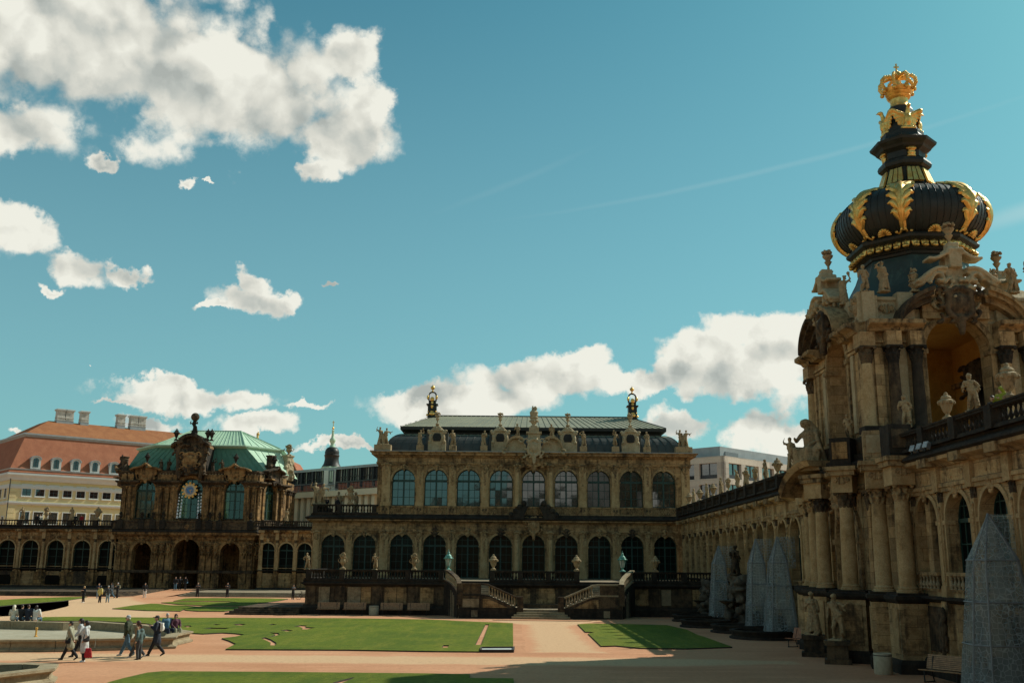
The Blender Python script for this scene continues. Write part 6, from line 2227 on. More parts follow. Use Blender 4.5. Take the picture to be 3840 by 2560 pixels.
for fr, a0, a1 in SEGC:
    pp = [fr.p(a0, -.3, 0), fr.p(a0, .12, 0), fr.p(a1, .12, 0), fr.p(a1, -.3, 0)]
    MB().mould(pp, [(-.1, 14.5), (.2, 14.5), (.2, 14.85), (.45, 15.0), (.75, 15.1), (.85, 15.2), (.85, 15.38), (-.1, 15.38)]).build('cornice', 'stone_dark', CK)
    MB().mould(pp, [(-.1, 15.382), (.5, 15.382), (.2, 15.55), (.15, 16.5), (.3, 16.6), (.3, 16.8), (-.1, 16.8)]).build('parapet', 'stone_dark', CK)
    n_ = int((a1 - a0) / .42)
    for i in range(n_):
        inst('baluster', BAL['stone_basin'], CK, fr.M(a0 + (i + .5) * (a1 - a0) / n_, .36, 15.6) @ SC(1.2, .8, 1.4))
MB().mould([L2, L1, L0], [(-.4, 14.5), (.85, 15.1), (.85, 15.4), (.2, 15.5), (.2, 16.8), (-.4, 16.8)]).build('cornice', 'stone_dark', CK)
MB().mould(ring_, [(-1.2, 15.6), (-.35, 15.6), (-.35, 17.0), (-1.2, 17.0)]).build('attic', 'stone_dark', CK)
gs = cartouche_shapes(1.7, 1.8, 9, .3)
for s_ in (-1, 1):
    for j in range(13):
        t = j / 12
        gs.append(('b', (s_ * 1.75 * (1 - t), -.1 - .2 * t, .55 + .85 * t ** 1.6 + .12 * sin(t * 6)), (.13, .5, .11)))
    gs.append(('e', (s_ * 1.7, -.1, .55), (.25, .35, .2)))
gs.append(('b', (0, .1, .35), (1.3, .25, .42)))
cgab = blob('gable', gs, 'stone_clock', .06, 1, .02, 5)
cgab_d = remat(cgab, 'stone_dark')
for i, (fr, c) in enumerate(((FC, -6.3), (FC, 6.45), (FRt, LRt / 2), (FLt, LRt / 2))):
    inst('gable', cgab if i != 2 else cgab_d, CK, fr.M(c, .45, 16.35) @ SC(1.2, 1.2, 1.05))
    inst('dark_vase', URN_DARK[1], CK, fr.M(c, .45, 17.75) @ SC(1.0, 1.0, 1.3))
    inst('keystone', KEYSTONE['stone_clock'], CK, fr.M(c, .3, 15.95) @ SC(1.1))
# the tall central gable
mg = [('b', (0, .3, 0), (2.2, .5, 2.8)), ('e', (0, -.35, -.6), (1.0, .35, 1.25)), ('e', (0, -.55, -.55), (.7, .3, .95))]
R_ = random.Random(4)
for s_ in (-1, 1):
    for j in range(17):
        t = j / 16
        a = pi / 2 * t
        mg.append(('b', (s_ * 1.75 * sin(a), -.35, 1.9 + 1.15 * cos(a)), (.22, .75, .16)))
        mg.append(('b', (s_ * (1.3 + 1.45 * t), -.4, 2.05 - .45 * t + .2 * sin(t * 3.1)), (.14, .7, .14)))
    for j in range(22):
        mg.append(('e', (s_ * R_.uniform(.5, 2.5), R_.uniform(-.6, -.2), R_.uniform(-2.8, 1.8)), (R_.uniform(.15, .42), .3, R_.uniform(.15, .4))))
    for j in range(10):
        t = j / 9 * 4.6
        mg.append(('e', (s_ * (2.25 + .5 * (1 - j / 12) * cos(t)), -.3, .2 + .5 * (1 - j / 12) * sin(t)), (.16, .4, .16)))
        mg.append(('e', (s_ * (1.15 + .38 * (1 - j / 12) * cos(t)), -.5, -.2 + .38 * (1 - j / 12) * sin(t)), (.13, .3, .13)))
    mg += [('c', (s_ * 2.0, -.2, 1.5), (s_ * 1.6, -.2, -3.2), .5, .3), ('b', (s_ * 2.3, .0, 2.0), (.42, .5, .2))]
for j in range(6):
    mg.append(('e', (R_.uniform(-.5, .5), -.6, -1.6 - .25 * j), (.4, .3, .25)))
cgm = blob('central_gable', mg, 'stone_clock', .075, 1, .03, 4)
inst('central_gable', remat(cgm, 'stone_dark'), CK, FC.M(.1, .7, 18.9) @ SC(.95, 1.0, .95))
inst('cartouche', CART['stone_clock'], CK, FC.M(.1, 1.3, 18.3) @ SC(2.1, 1.6, 1.7))
for s_ in (-1, 1):
    mb = MB()
    pts = [(s_ * 2.05 * sin(radians(9.5 * j)), 20.35 + 1.75 * cos(radians(9.5 * j))) for j in range(10)]
    for i in range(9):
        (x0, y0), (x1, y1) = pts[i], pts[i + 1]
        mb.hexa([tuple(FC.p(.1 + x, d, y)) for x, d, y in ((x0, -.3, y0 - .32), (x1, -.3, y1 - .32), (x1, 1.55, y1 - .32), (x0, 1.55, y0 - .32), (x0, -.3, y0), (x1, -.3, y1), (x1, 1.75, y1), (x0, 1.75, y0))])
    mb.build('pediment', 'stone_black', CK)
    MB().fbox(FC, .1 + s_ * 2.0 - .1, .1 + s_ * 3.0 + .1, -.3, 1.5, 20.25, 20.5).build('pediment', 'stone_black', CK) if False else None
    mb = MB()
    pts = [(s_ * (1.55 + 1.25 * t), 20.75 - .5 * t + .2 * sin(t * 3.1)) for t in [j / 8 for j in range(9)]]
    for i in range(8):
        (x0, y0), (x1, y1) = pts[i], pts[i + 1]
        mb.hexa([tuple(FC.p(.1 + x, d, y)) for x, d, y in ((x0, -.3, y0 - .28), (x1, -.3, y1 - .28), (x1, 1.4, y1 - .28), (x0, 1.4, y0 - .28), (x0, -.3, y0), (x1, -.3, y1), (x1, 1.7, y1), (x0, 1.7, y0))])
    mb.build('pediment', 'stone_clock', CK)
MB().fbox(FC, -2.0, 2.2, -4.5, .2, 16.2, 20.8).build('gable_wall', 'stone_black', CK)
for a in (-2.35, 2.2, 2.75):
    inst('dark_vase', URN_DARK[1], CK, FC.M(a, .6, 21.15) @ SC(1.15, 1.15, 1.35))
# roof of sheet panels
EV = [(-56.2, 145.9), (-35.6, 145.9), (-33.6, 150.5), (-33.6, 157.6), (-58.2, 157.6), (-58.2, 150.5)]
BRp = [(-52.3, 147.2), (-39.4, 147.2), (-35.3, 152.3), (-36.0, 157.0), (-56.0, 157.0), (-56.6, 152.3)]
RGp = [(-48.9, 151.4), (-41.2, 151.4), (-41.2, 152.6), (-41.2, 154.5), (-48.9, 154.5), (-48.9, 152.6)]
zE, zB, zR = 16.9, 20.75, 23.35
for i in range(6):
    j = (i + 1) % 6
    e0, e1, b0_, b1_, r0_, r1_ = [Vector((*q, z)) for q, z in ((EV[i], zE), (EV[j], zE), (BRp[i], zB), (BRp[j], zB), (RGp[i], zR), (RGp[j], zR))]
    n_ = max(4, int((e1 - e0).length / .95)) if i in (0, 1, 5) else 3
    def lowf(u, v, e0=e0, e1=e1, b0_=b0_, b1_=b1_):
        p_ = e0.lerp(e1, u).lerp(b0_.lerp(b1_, u), v)
        return tuple(p_)
    def upf(u, v, b0_=b0_, b1_=b1_, r0_=r0_, r1_=r1_):
        a, b = b0_ + (b0_ - r0_) * .05, b1_ + (b1_ - r1_) * .05
        p_ = a.lerp(b, u).lerp(r0_.lerp(r1_, u), v)
        return tuple(p_ + Vector((0, 0, .22)))
    for k_ in range(n_):
        for v0, v1 in ((0, .5), (.505, 1.0)):
            roof_panel(lowf, k_ / n_, (k_ + 1) / n_, v0, v1, 1, 'copper_green_dark' if i in (0, 5) else 'copper_green', CK, .07)
            roof_panel(upf, k_ / n_, (k_ + 1) / n_, v0, v1, 1, 'copper_green', CK, .07)
MB().mould(BRp, [(-.2, zB - .35), (.25, zB - .25), (.62, zB - .02), (.62, zB + .16), (-.2, zB + .3)], True).build('roof_overhang', 'copper_green', CK)
MB().tube([(-48.9, 151.4, zR + .22), (-41.2, 151.4, zR + .22)], .12, 6).build('roof_ridge', 'copper_green', CK)
for i, (a, b) in enumerate((((-52.3, 147.2), (-48.9, 151.4)), ((-39.4, 147.2), (-41.2, 151.4)), ((-35.3, 152.3), (-41.2, 152.6)))):
    MB().tube([(a[0], a[1], zB + .3), (b[0], b[1], zR + .24)], .10, 6).build('roof_hip', 'copper_green', CK)
# clock
CX0, CZ0 = FC.u.x * .15 - 46, 14.15
Mc = FC.M(.10, .30, 14.08) @ SC(.86)
clock = inst('clock', MB().lathe([(0.02, 0), (1.02, 0), (1.06, .06), (1.0, .10), (0.02, .10)], (0, 0, 0), 32).mesh('clock', 'dial_ring', True), CK, Mc @ Matrix.Rotation(pi / 2, 4, 'X'))
inst('dial', MB().lathe([(0.02, .10), (.70, .10), (.70, .125), (0.02, .125)], (0, 0, 0), 32).mesh('dial', 'dial_blue', True), clock, Mc @ Matrix.Rotation(pi / 2, 4, 'X'))
for k_ in range(12):
    a = k_ * pi / 6
    inst('ray', MB().lathe([(.02, 0), (.20, 0), (.20, .10), (.02, .10)], (0, 0, 0), 7).box(-.08, .08, -.3, .0, 0, .09).mesh('ray', 'dial_gold'), clock, Mc @ Matrix.Rotation(-a, 4, 'Y') @ T((0, -.02, 1.18)) @ Matrix.Rotation(pi / 2, 4, 'X'))
ROMAN = ['XII', 'I', 'II', 'III', 'IIII', 'V', 'VI', 'VII', 'VIII', 'IX', 'X', 'XI']
for k_ in range(12):
    a = k_ * pi / 6
    cu = bpy.data.curves.new('numeral', 'FONT')
    cu.body = ROMAN[k_]
    cu.size = .24
    cu.align_x = cu.align_y = 'CENTER'
    cu.extrude = .012
    tmp = bpy.data.objects.new('numeral', cu)
    me_ = bpy.data.meshes.new_from_object(tmp)
    bpy.data.objects.remove(tmp)
    me_.materials.clear()
    me_.materials.append(MATS['dial_gold'])
    inst('numeral', me_, clock, Mc @ Matrix.Rotation(a, 4, 'Y') @ T((0, -.14, .56)) @ Matrix.Rotation(pi / 2, 4, 'X'))
for a, L, w_ in ((radians(75), .40, .07), (radians(150), .58, .05)):
    inst('hand', MB().prism([(-w_, -.1), (w_, -.1), (w_ * .8, L * .8), (0, L), (-w_ * .8, L * .8)], lambda p, q, c: (p, c, q), -.17, -.145).mesh('hand', 'dial_gold'), clock, Mc @ Matrix.Rotation(a, 4, 'Y'))
bellm = MB().lathe([(.02, .30), (.07, .29), (.10, .2), (.12, .08), (.17, 0), (.15, -.01), (.02, .02)], (0, 0, 0), 10).mesh('bell', 'porcelain', True)
for s_, (c0, c1) in ((-1, (-1.55, -1.12)), (1, (1.45, 1.85))):
    for k_ in range(8):
        for j, c in enumerate((c0, c1)):
            sz = 1.35 - .09 * k_
            inst('bell', bellm, CK, FC.M(c + s_ * -.02 * k_, .02, 10.15 + .47 * k_ + .1 * j) @ SC(sz))
    inst('bell_rail', MB().box(c0 - .02, c0 + .02, -.02, .02, 0, 3.9).mesh('bell_rail', 'steel_dark'), CK, FC.M(0, -.05, 10.1))
# corner trophies on the parapet
tr_s = [('b', (0, .2, 1.0), (.8, .6, 1.0)), ('b', (0, .1, 2.6), (.6, .5, .9)), ('b', (0, .1, 3.55), (.75, .6, .12))]
for j in range(26):
    tr_s.append(('e', (R_.uniform(-.9, .9), R_.uniform(-.6, .1), R_.uniform(.2, 3.2)), (R_.uniform(.15, .35), .3, R_.uniform(.2, .4))))
trm = blob('trophy', tr_s, 'stone_pale', .07, 1, .02, 4)
inst('trophy', trm, CK, T((-33.9, 152.0, 16.2)) @ RZ(1.0) @ SC(1.05))
inst('shell_vase', URN[2], CK, T((-33.9, 152.0, 20.0)) @ SC(2.2, 2.2, 1.4))
inst('trophy', remat(trm, 'stone_dark'), CK, T((-35.3, 147.2, 16.2)) @ RZ(1.2) @ SC(.9))
inst('trophy', remat(trm, 'stone_dark'), CK, T((-56.2, 145.0, 16.2)) @ RZ(-.6) @ SC(.75))
LVa = dict(LV)
LV.update(sill=2.62, spring=5.75)
gl = thing('gallery', 'dark arcaded gallery with a balustrade, left of the clock pavilion', 'building', (-75, 144, 0))
FL = Fr((-96, 144.2), 0)
glc = [UF(FL, px, 2100)[0] for px in (-165, -75, 21, 109, 204, 303, 398)]
gle = gallery_run(gl, FL, 12, 40.0, [c for c in glc if c > 13.3], 'stone_clock', 2.35)
balustrade(gl, [FL.p(12, .4, 0), FL.p(40.2, .4, 0)], 8.93, 0.84, 0.34, [x - 12 for x in gle], 'stone_black', post_w=.5)
for i, c in enumerate(glc):
    if i % 2 == 0 and c > 14:
        r_ = [(c - 1.0, .85), (c + 1.0, .85), (c + 1.0, 1.8), (c + .8, 2.15), (c - .8, 2.15), (c - 1.0, 1.8)]
        MB().prism(r_, lambda a, b, q: tuple(FL.p(a, q, b)), .05, .12).build('basement_window', 'glass_dark', gl)
gr = thing('gallery', 'short dark gallery with two arched windows between the clock pavilion and the two-storey pavilion', 'building', (-29, 141, 0))
FR_ = Fr((-35, 141.0), 0)
grc = [UF(FR_, px, 2100)[0] for px in (1001, 1071, 1140, 1208)]
gre = gallery_run(gr, FR_, 0.1, grc[-1] + 1.4, grc, 'stone_clock', 2.0)
balustrade(gr, [FR_.p(-.5, .4, 0), FR_.p(grc[-1] + 1.4, .4, 0)], 8.93, 0.84, 0.30, [x + .5 for x in gre], 'stone_black', post_w=.5)
LV.update(LVa)

sp = thing('stone_steps', 'broad shallow steps with a rounded end, right of the way into the clock pavilion', 'steps', (-33, 130, 0))
for i in range(4):
    k_ = [(-41.0 + .35 * i, 128.5 + .4 * i), (-40.7 + .35 * i, 126.0 + .4 * i), (-39.8 + .3 * i, 124.9 + .4 * i), (-38.5 + .3 * i, 124.5 + .4 * i), (-18, 124.5 + .4 * i), (-18, 140.9), (-41.0 + .35 * i, 140.9)]
    MB().prism(k_, lambda a, b, c: (a, b, c), .125 * i, .125 * (i + 1)).build('step', 'stone_step', sp)
sp2 = thing('stone_steps', 'broad shallow steps in front of the left gallery', 'steps', (-60, 125, 0))
for i in range(4):
    k_ = [(-75, 122.5 + .4 * i), (-46.5 - .5 * i, 122.5 + .4 * i), (-44.8 - .4 * i, 127.0), (-45.2 - .4 * i, 143.9), (-75, 143.9)]
    MB().prism(k_, lambda a, b, c: (a, b, c), .125 * i, .125 * (i + 1)).build('step', 'stone_dark', sp2)
lw = thing('low_wall', 'low blackened wall along the far lawn on the left', 'wall', (-78, 119, 0))
MB().box(-100, -62.5, 119.5, 120.2, 0, .62).build('wall', 'stone_dark', lw)
MB().box(-100, -62.4, 119.35, 120.3, .62, .78).build('coping', 'stone_black', lw)
rp = MB().add([(-45.0, 121.5, .006), (-41.0, 121.5, .006), (-41.0, 137, .5), (-45.4, 137, .5), (-45.4, 146, .5), (-41.0, 146, .5)], [(0, 1, 2, 3), (3, 2, 5, 4)])
tag(rp.build('path', 'gravel_pink'), kind='structure')

# ------------------------------------------------------------------ buildings outside the court
def plain_window(parent, fr, c, zc, wd, ht, frame='paint_white', gm='glass_house', rows=3, cols=2, arch=False, d=0.0, name='window', trim=.18):
    mb = MB()
    mb.box(-wd / 2 - trim, wd / 2 + trim, -.14, .02, -ht / 2 - trim, -ht / 2)
    mb.box(-wd / 2 - trim, wd / 2 + trim, -.10, .02, ht / 2, ht / 2 + trim)
    for s_ in (-1, 1):
        mb.box(min(s_ * wd / 2, s_ * (wd / 2 + trim)), max(s_ * wd / 2, s_ * (wd / 2 + trim)), -.10, .02, -ht / 2, ht / 2)
    mb.box(-wd / 2 - trim - .05, wd / 2 + trim + .05, -.2, .02, -ht / 2 - trim - .1, -ht / 2 - trim)
    M_ = fr.M(c, d, zc)
    w_ = inst(name, mb.mesh('window', frame), parent, M_)
    inst('pane', MB().box(-wd / 2, wd / 2, -.03, -.012, -ht / 2, ht / 2).mesh('pane', gm), w_, M_ @ RZ(rnd.uniform(-.01, .01)))
    sb = MB()
    for i in range(1, cols):
        x = -wd / 2 + wd * i / cols
        sb.box(x - .05, x + .05, -.065, -.031, -ht / 2, ht / 2)
    for i in range(1, rows):
        z = -ht / 2 + ht * i / rows
        sb.box(-wd / 2, wd / 2, -.055, -.031, z - .03, z + .03)
    inst('glazing_bars', sb.mesh('glazing_bars', 'steel_dark'), w_, M_)
    return w_


def course(fn, u0, u1, n_, mat, parent, step=.035):
    """tiled slope as overlapping courses: fn(u, v) on the slope; one joined part of countless tiles"""
    mb = MB()
    for i in range(n_):
        v0, v1 = i / n_, (i + 1) / n_
        a, b, c_, d_ = [Vector(fn(u, v)) for u, v in ((u0, v0), (u1, v0), (u1, v1), (u0, v1))]
        nn = (b - a).cross(d_ - a).normalized()
        if nn.z < 0:
            nn = -nn
        mb.add([tuple(a + nn * step), tuple(b + nn * step), tuple(c_), tuple(d_), tuple(a - nn * .02), tuple(b - nn * .02)], [(0, 1, 2, 3), (4, 5, 1, 0)])
    return tag(mb.build('roof_tiles', mat, parent), kind='stuff')


yp = thing('yellow_palace', 'long yellow palace with white trim, red tiled mansard roof, arched dormers and pale chimneys', 'building', (-90, 206, 0))
FY = Fr((-99.8, 200), radians(41))
FYs = Fr(tuple(FY.p(0, 0, 0) - FY.n * 26), radians(41) - pi / 2)     # left gable side, a runs towards the corner
LY = 52.0
zs0 = UF(FY, 40, 1800)[1]
z_e = UF(FY, 45, 1768, .8)[1]
MB().prism([(0, 0), (LY, 0), (LY, -24), (0, -24)], lambda a, b, c: tuple(FY.p(a, b, c)), 0, z_e - .2).build('wall', 'plaster_yellow', yp)
pY = [FY.p(0, -24, 0), FY.p(0, 0, 0), FY.p(LY, 0, 0), FY.p(LY, -24, 0)]
MB().mould(pY, [(-.2, zs0 - 1.5), (.12, zs0 - 1.5), (.2, zs0 - 1.2), (.2, zs0 - .7), (-.2, zs0 - .7)]).build('string_course', 'plaster_white', yp)
MB().mould(pY, [(-.2, z_e - 1.5), (.2, z_e - 1.5), (.5, z_e - .9), (.8, z_e - .6), (.9, z_e - .45), (.9, z_e - .1), (-.2, z_e - .1)]).build('cornice', 'plaster_white', yp)
zc2 = UF(FY, 60, 1884)[1]
MB().mould(pY, [(-.2, zc2 - .35), (.14, zc2 - .3), (.3, zc2), (.3, zc2 + .3), (-.2, zc2 + .3)]).build('string_course', 'plaster_white', yp)
for px in (100, 150.6, 202, 253, 303, 352, 400, 447, 494, 541):
    a, z = UF(FY, px, 1837 + (px - 100) * .048)
    plain_window(yp, FY, a, z, 1.62, 2.15)
    MB().fbox(FY, a - 1.35, a + 1.35, -.02, .04, z - 3.3, z - 2.1).build('wall_panel', 'plaster_deep', yp)
    MB().fbox(FY, a - 1.3, a + 1.3, -.02, .05, z + 1.35, z + 1.75).build('window_head', 'plaster_deep', yp)
for px in (90, 141, 197, 250, 302, 352, 400, 447, 494):
    a, z = UF(FY, px, 1940 + (px - 100) * .03)
    plain_window(yp, FY, a, z, 1.7, 2.3)
for i in range(18):
    zq = 1.0 + i * 1.02
    if zq < zs0 - 1:
        MB().fbox(FY, .02, 1.35, -.02, .09, zq, zq + .94).build('quoin', 'plaster_yellow', yp)
MB().tube([tuple(FY.p(-.05, .25, 0)), tuple(FY.p(-.05, .25, z_e - 1.2))], .09, 6).build('downpipe', 'steel_dark', yp)
for a in (18, 21.6):
    plain_window(yp, FYs, a + 2, zs0 - 2.2, 1.5, 2.2)
    plain_window(yp, FYs, a + 2, zs0 - 8.2, 1.5, 2.2)
zb_ = UF(FY, 105, 1632, -2.6)[1]
zr_ = UF(FY, 175, 1576, -8.5)[1]
e_c = [FY.p(-.75, .75, z_e), FY.p(LY + .75, .75, z_e), FY.p(LY + .75, -24.75, z_e), FY.p(-.75, -24.75, z_e)]
b_c = [FY.p(2.6, -2.6, zb_), FY.p(LY - 2.6, -2.6, zb_), FY.p(LY - 2.6, -21.4, zb_), FY.p(2.6, -21.4, zb_)]
r_c = [FY.p(8.4, -8.6, zr_), FY.p(LY - 8.4, -8.6, zr_), FY.p(LY - 8.4, -15.4, zr_), FY.p(8.4, -15.4, zr_)]
for i in range(4):
    j = (i + 1) % 4
    course(lambda u, v: e_c[i].lerp(e_c[j], u).lerp(b_c[i].lerp(b_c[j], u), v), 0, 1, 44, 'roof_tile', yp, .03)
    course(lambda u, v: (b_c[i] + (b_c[i] - r_c[i]) * .06 + Vector((0, 0, .55))).lerp(b_c[j] + (b_c[j] - r_c[j]) * .06 + Vector((0, 0, .55)), u).lerp(r_c[i].lerp(r_c[j], u), v), 0, 1, 30, 'roof_tile_old', yp, .022)
bp = [tuple(q)[:2] for q in b_c]
MB().mould(bp, [(-.4, zb_ - .3), (.05, zb_ - .3), (.25, zb_ + .05), (.45, zb_ + .2), (.45, zb_ + .5), (-.4, zb_ + .5)], True).build('roof_cornice', 'zinc', yp)
ep = [tuple(q)[:2] for q in e_c]
MB().mould(ep, [(-.3, z_e + .5), (-.12, z_e + .5), (-.02, z_e + .75), (-.3, z_e + .8)], True).build('snow_guard', 'zinc', yp)
MB().add([tuple(q) for q in r_c], [(0, 1, 2, 3)]).build('roof_ridge', 'roof_tile_old', yp)
for px in (135, 212, 285, 357, 428):
    a, z = UF(FY, px, 1733 + (px - 135) * .075, .55)
    mb = MB()
    wd, h0 = 1.9, 2.6
    prof_ = [(-wd / 2, -h0 / 2), (wd / 2, -h0 / 2), (wd / 2, .55)] + [(wd / 2 * cos(pi * j / 8), .55 + .75 * sin(pi * j / 8)) for j in range(1, 8)] + [(-wd / 2, .55)]
    mb.prism([(x * 1.0, y) for x, y in prof_], lambda p, q, c: (p, c, q), 0, 2.6)
    M_ = FY.M(a, .55, z)
    d_ = inst('dormer', mb.mesh('dormer', 'plaster_white'), yp, M_)
    inst('dormer_roof', MB().prism([(x * 1.12, y * 1.0 + .06) for x, y in prof_[2:]] + [(x * .96, y - .05) for x, y in prof_[:1:-1]], lambda p, q, c: (p, c, q), -.22, 2.7).mesh('dormer_roof', 'zinc'), d_, M_)
    gp = [(-.52, -.95), (.52, -.95), (.52, .5)] + [(.52 * cos(pi * j / 8), .5 + .42 * sin(pi * j / 8)) for j in range(1, 8)] + [(-.52, .5)]
    inst('pane', MB().prism(gp, lambda p, q, c: (p, c, q), -.03, .01).mesh('pane', 'glass_house'), d_, M_)
    gb = MB().box(-.05, .05, -.07, -.03, -.95, .9)
    for z_ in (-.45, .05, .5):
        gb.box(-.52, .52, -.06, -.03, z_ - .03, z_ + .03)
    inst('glazing_bars', gb.mesh('glazing_bars', 'steel_dark'), d_, M_)
for px, n_ in ((241, 2), (314, 1), (451, 1), (514, 2)):
    a, z = UF(FY, px, 1582 + (px - 241) * .08, -8.6)
    for k_ in range(n_):
        M_ = FY.M(a + (k_ - (n_ - 1) / 2) * 1.75, -8.8, z - .3)
        c_ = MB().box(-.86, .86, -.8, .8, -1.2, .55).mesh('chimney', 'zinc')
        c0 = inst('chimney', c_, yp, M_)
        inst('chimney_stack', MB().box(-.80, .80, -.75, .75, .55, 2.8).box(-.88, .88, -.84, .84, .55, .72).box(-.88, .88, -.84, .84, 1.05, 1.2).mesh('chimney_stack', 'chimney_plaster'), c0, M_)
        inst('chimney_cap', MB().box(-.95, .95, -.92, .92, 2.6, 2.8).box(-1.05, 1.05, -1.0, 1.0, 2.8, 2.95).box(-.9, .9, -.85, .85, 2.95, 3.05).mesh('chimney_cap', 'plaster_white'), c0, M_)

# right-hand end of the palace, seen past the clock pavilion
y2 = thing('yellow_palace', 'end of a yellow palace with one dormer, right of the clock pavilion', 'building', (-48, 190, 0))
F2 = Fr((-70, 186), 0)
aR, zE2 = UF(F2, 1150, 1842, .5)
zT2 = UF(F2, 1092, 1730, -5)[1]
MB().prism([(0, 0), (aR - .7, 0), (aR - .7, -14), (0, -14)], lambda a, b, c: tuple(F2.p(a, b, c)), 0, zE2 - .2).build('wall', 'plaster_yellow', y2)
p2_ = [F2.p(0, 0, 0), F2.p(aR - .7, 0, 0), F2.p(aR - .7, -14, 0)]
MB().mould(p2_, [(-.2, zE2 - 1.3), (.2, zE2 - 1.3), (.6, zE2 - .7), (.8, zE2 - .5), (.8, zE2 - .1), (-.2, zE2 - .1)]).build('cornice', 'plaster_white', y2)
for yy, hh in ((1873, .5), (1934, .6)):
    zz = UF(F2, 1120, yy)[1]
    MB().mould(p2_, [(-.2, zz - hh), (.15, zz - hh), (.3, zz), (-.2, zz)]).build('string_course', 'plaster_white', y2)
ec = [F2.p(0, .7, zE2), F2.p(aR, .7, zE2), F2.p(aR, -14, zE2)]
tc_ = [F2.p(0, -3.2, zT2), F2.p(aR - 3.9, -3.2, zT2), F2.p(aR - 3.9, -11, zT2)]
for i in range(2):
    course(lambda u, v: ec[i].lerp(ec[i + 1], u).lerp(tc_[i].lerp(tc_[i + 1], u), v), 0, 1, 30, 'roof_tile', y2, .03)
MB().tube([tuple(ec[1]), tuple(tc_[1])], .16, 6).build('roof_hip', 'roof_tile_old', y2)
MB().add([tuple(tc_[0]), tuple(tc_[1]), tuple(tc_[2]), tuple(F2.p(0, -11, zT2))], [(0, 1, 2, 3)]).build('roof_ridge', 'roof_tile_old', y2)
a, z = UF(F2, 1107, 1806, 0)
M_ = F2.M(a, .1, z)
d_ = inst('dormer', MB().box(-.95, .95, 0, 3, -1.5, 1.35).mesh('dormer', 'plaster_white'), y2, M_)
inst('dormer_roof', MB().box(-1.15, 1.15, -.2, 3.2, 1.35, 1.55).mesh('dormer_roof', 'zinc'), d_, M_)
inst('pane', MB().box(-.6, .6, -.03, .01, -1.0, 1.0).mesh('pane', 'glass_house'), d_, M_)
for px, py in ((1122, 1891), (1086, 1891), (1155, 1891), (1155, 1955), (1122, 1960)):
    a, z = UF(F2, px, py)
    plain_window(y2, F2, a, z, 1.3 if px != 1155 else .8, 2.3, rows=3)

# modern block with a glazed top floor
mo = thing('office_building', 'modern building with a glazed upper floor, red panels and a cream colonnade below', 'building', (-28, 160, 0))
xr = AY(1415, 1735, 150)
xl = AY(1110, 1765, 163)
angM = atan2(150 - 163, xr[0] - xl[0])
FM = Fr((xl[0], 163), angM)
LM = hypot(150 - 163, xr[0] - xl[0])
a_c = lambda px, py, d=0: UF(FM, px, py, d)
zt_ = a_c(1400, 1738)[1]
zg1, zg0 = a_c(1400, 1748)[1], a_c(1400, 1795)[1]
zr1 = a_c(1400, 1820)[1]
zs1, zs2 = a_c(1400, 1831)[1], a_c(1400, 1853)[1]
MB().prism([(-14, 0), (LM + 6, 0), (LM + 6, -18), (-14, -18)], lambda a, b, c: tuple(FM.p(a, b - .6, c)), 0, zt_ - .2).build('wall', 'plaster_cream', mo)
MB().prism([(-14, 0), (LM + 6, 0), (LM + 6, -18), (-14, -18)], lambda a, b, c: tuple(FM.p(a, b, c)), zg1, zt_).build('roof_edge', 'zinc', mo)
for i in range(12):
    a0 = -13 + i * 2.9
    if a_c(1196, 1780)[0] < a0 + 1.45 < a_c(1243, 1780)[0]:
        MB().fbox(FM, a0, a0 + 2.9, -.55, .05, zs1 - .3, zg1).build('wall_bay', 'paint_white', mo)
        plain_window(mo, FM, a0 + 1.9, (zg0 + zg1) / 2 - .2, .9, 1.9, 'steel_grey', 'glass_office', 1, 2, d=.08)
        continue
    fm_ = MB().fbox(FM, a0, a0 + .16, -.55, .08, zr1, zg1).fbox(FM, a0, a0 + 2.9, -.55, .06, zg0 - .25, zg0)
    for k_ in range(1, 5):
        fm_.fbox(FM, a0 + k_ * .58, a0 + k_ * .58 + .06, -.5, -.2, zg0, zg1)
    fm_.fbox(FM, a0 + .1, a0 + 2.9, -.5, -.25, zg0 + (zg1 - zg0) * .35, zg0 + (zg1 - zg0) * .39)
    w_ = fm_.build('window', 'steel_dark', mo)
    for k_ in range(5):
        inst('pane', MB().box(.1, .57, 0, .02, 0, zg1 - zg0).mesh('pane', 'glass_office' if (i + k_) % 3 else 'glass_milk'), w_, FM.M(a0 + k_ * .58, -.4, zg0))
    for k_ in range(3):
        MB().fbox(FM, a0 + .25 + k_ * .9, a0 + .95 + k_ * .9, -.5, -.3, zr1 - .2, zg0 - .25).build('wall_panel', 'panel_red', mo)
MB().prism([(-14, -1), (LM + 6, -1), (LM + 6, .9), (-14, .9)], lambda a, b, c: tuple(FM.p(a, b, c)), zs2, zs1).build('terrace_slab', 'plaster_cream', mo)
rl = MB()
for k_ in range(4):
    zz = zs1 + .25 + k_ * .22
    rl.tube([tuple(FM.p(-14, .8, zz)), tuple(FM.p(LM + 6, .8, zz))], .03, 4)
for k_ in range(18):
    rl.tube([tuple(FM.p(-14 + k_ * 2, .8, zs1)), tuple(FM.p(-14 + k_ * 2, .8, zs1 + .95))], .03, 4)
rl.build('railing', 'steel_grey', mo)
for k_ in range(22):
    a0 = -13.5 + k_ * 1.55
    MB().fbox(FM, a0, a0 + .75, -.55, .25, 0, zs2).build('column', 'plaster_cream', mo)
    MB().fbox(FM, a0 + .75, a0 + 1.55, -.6, -.5, zs2 - 3.2, zs2 - .5).build('pane', 'glass_office', mo)

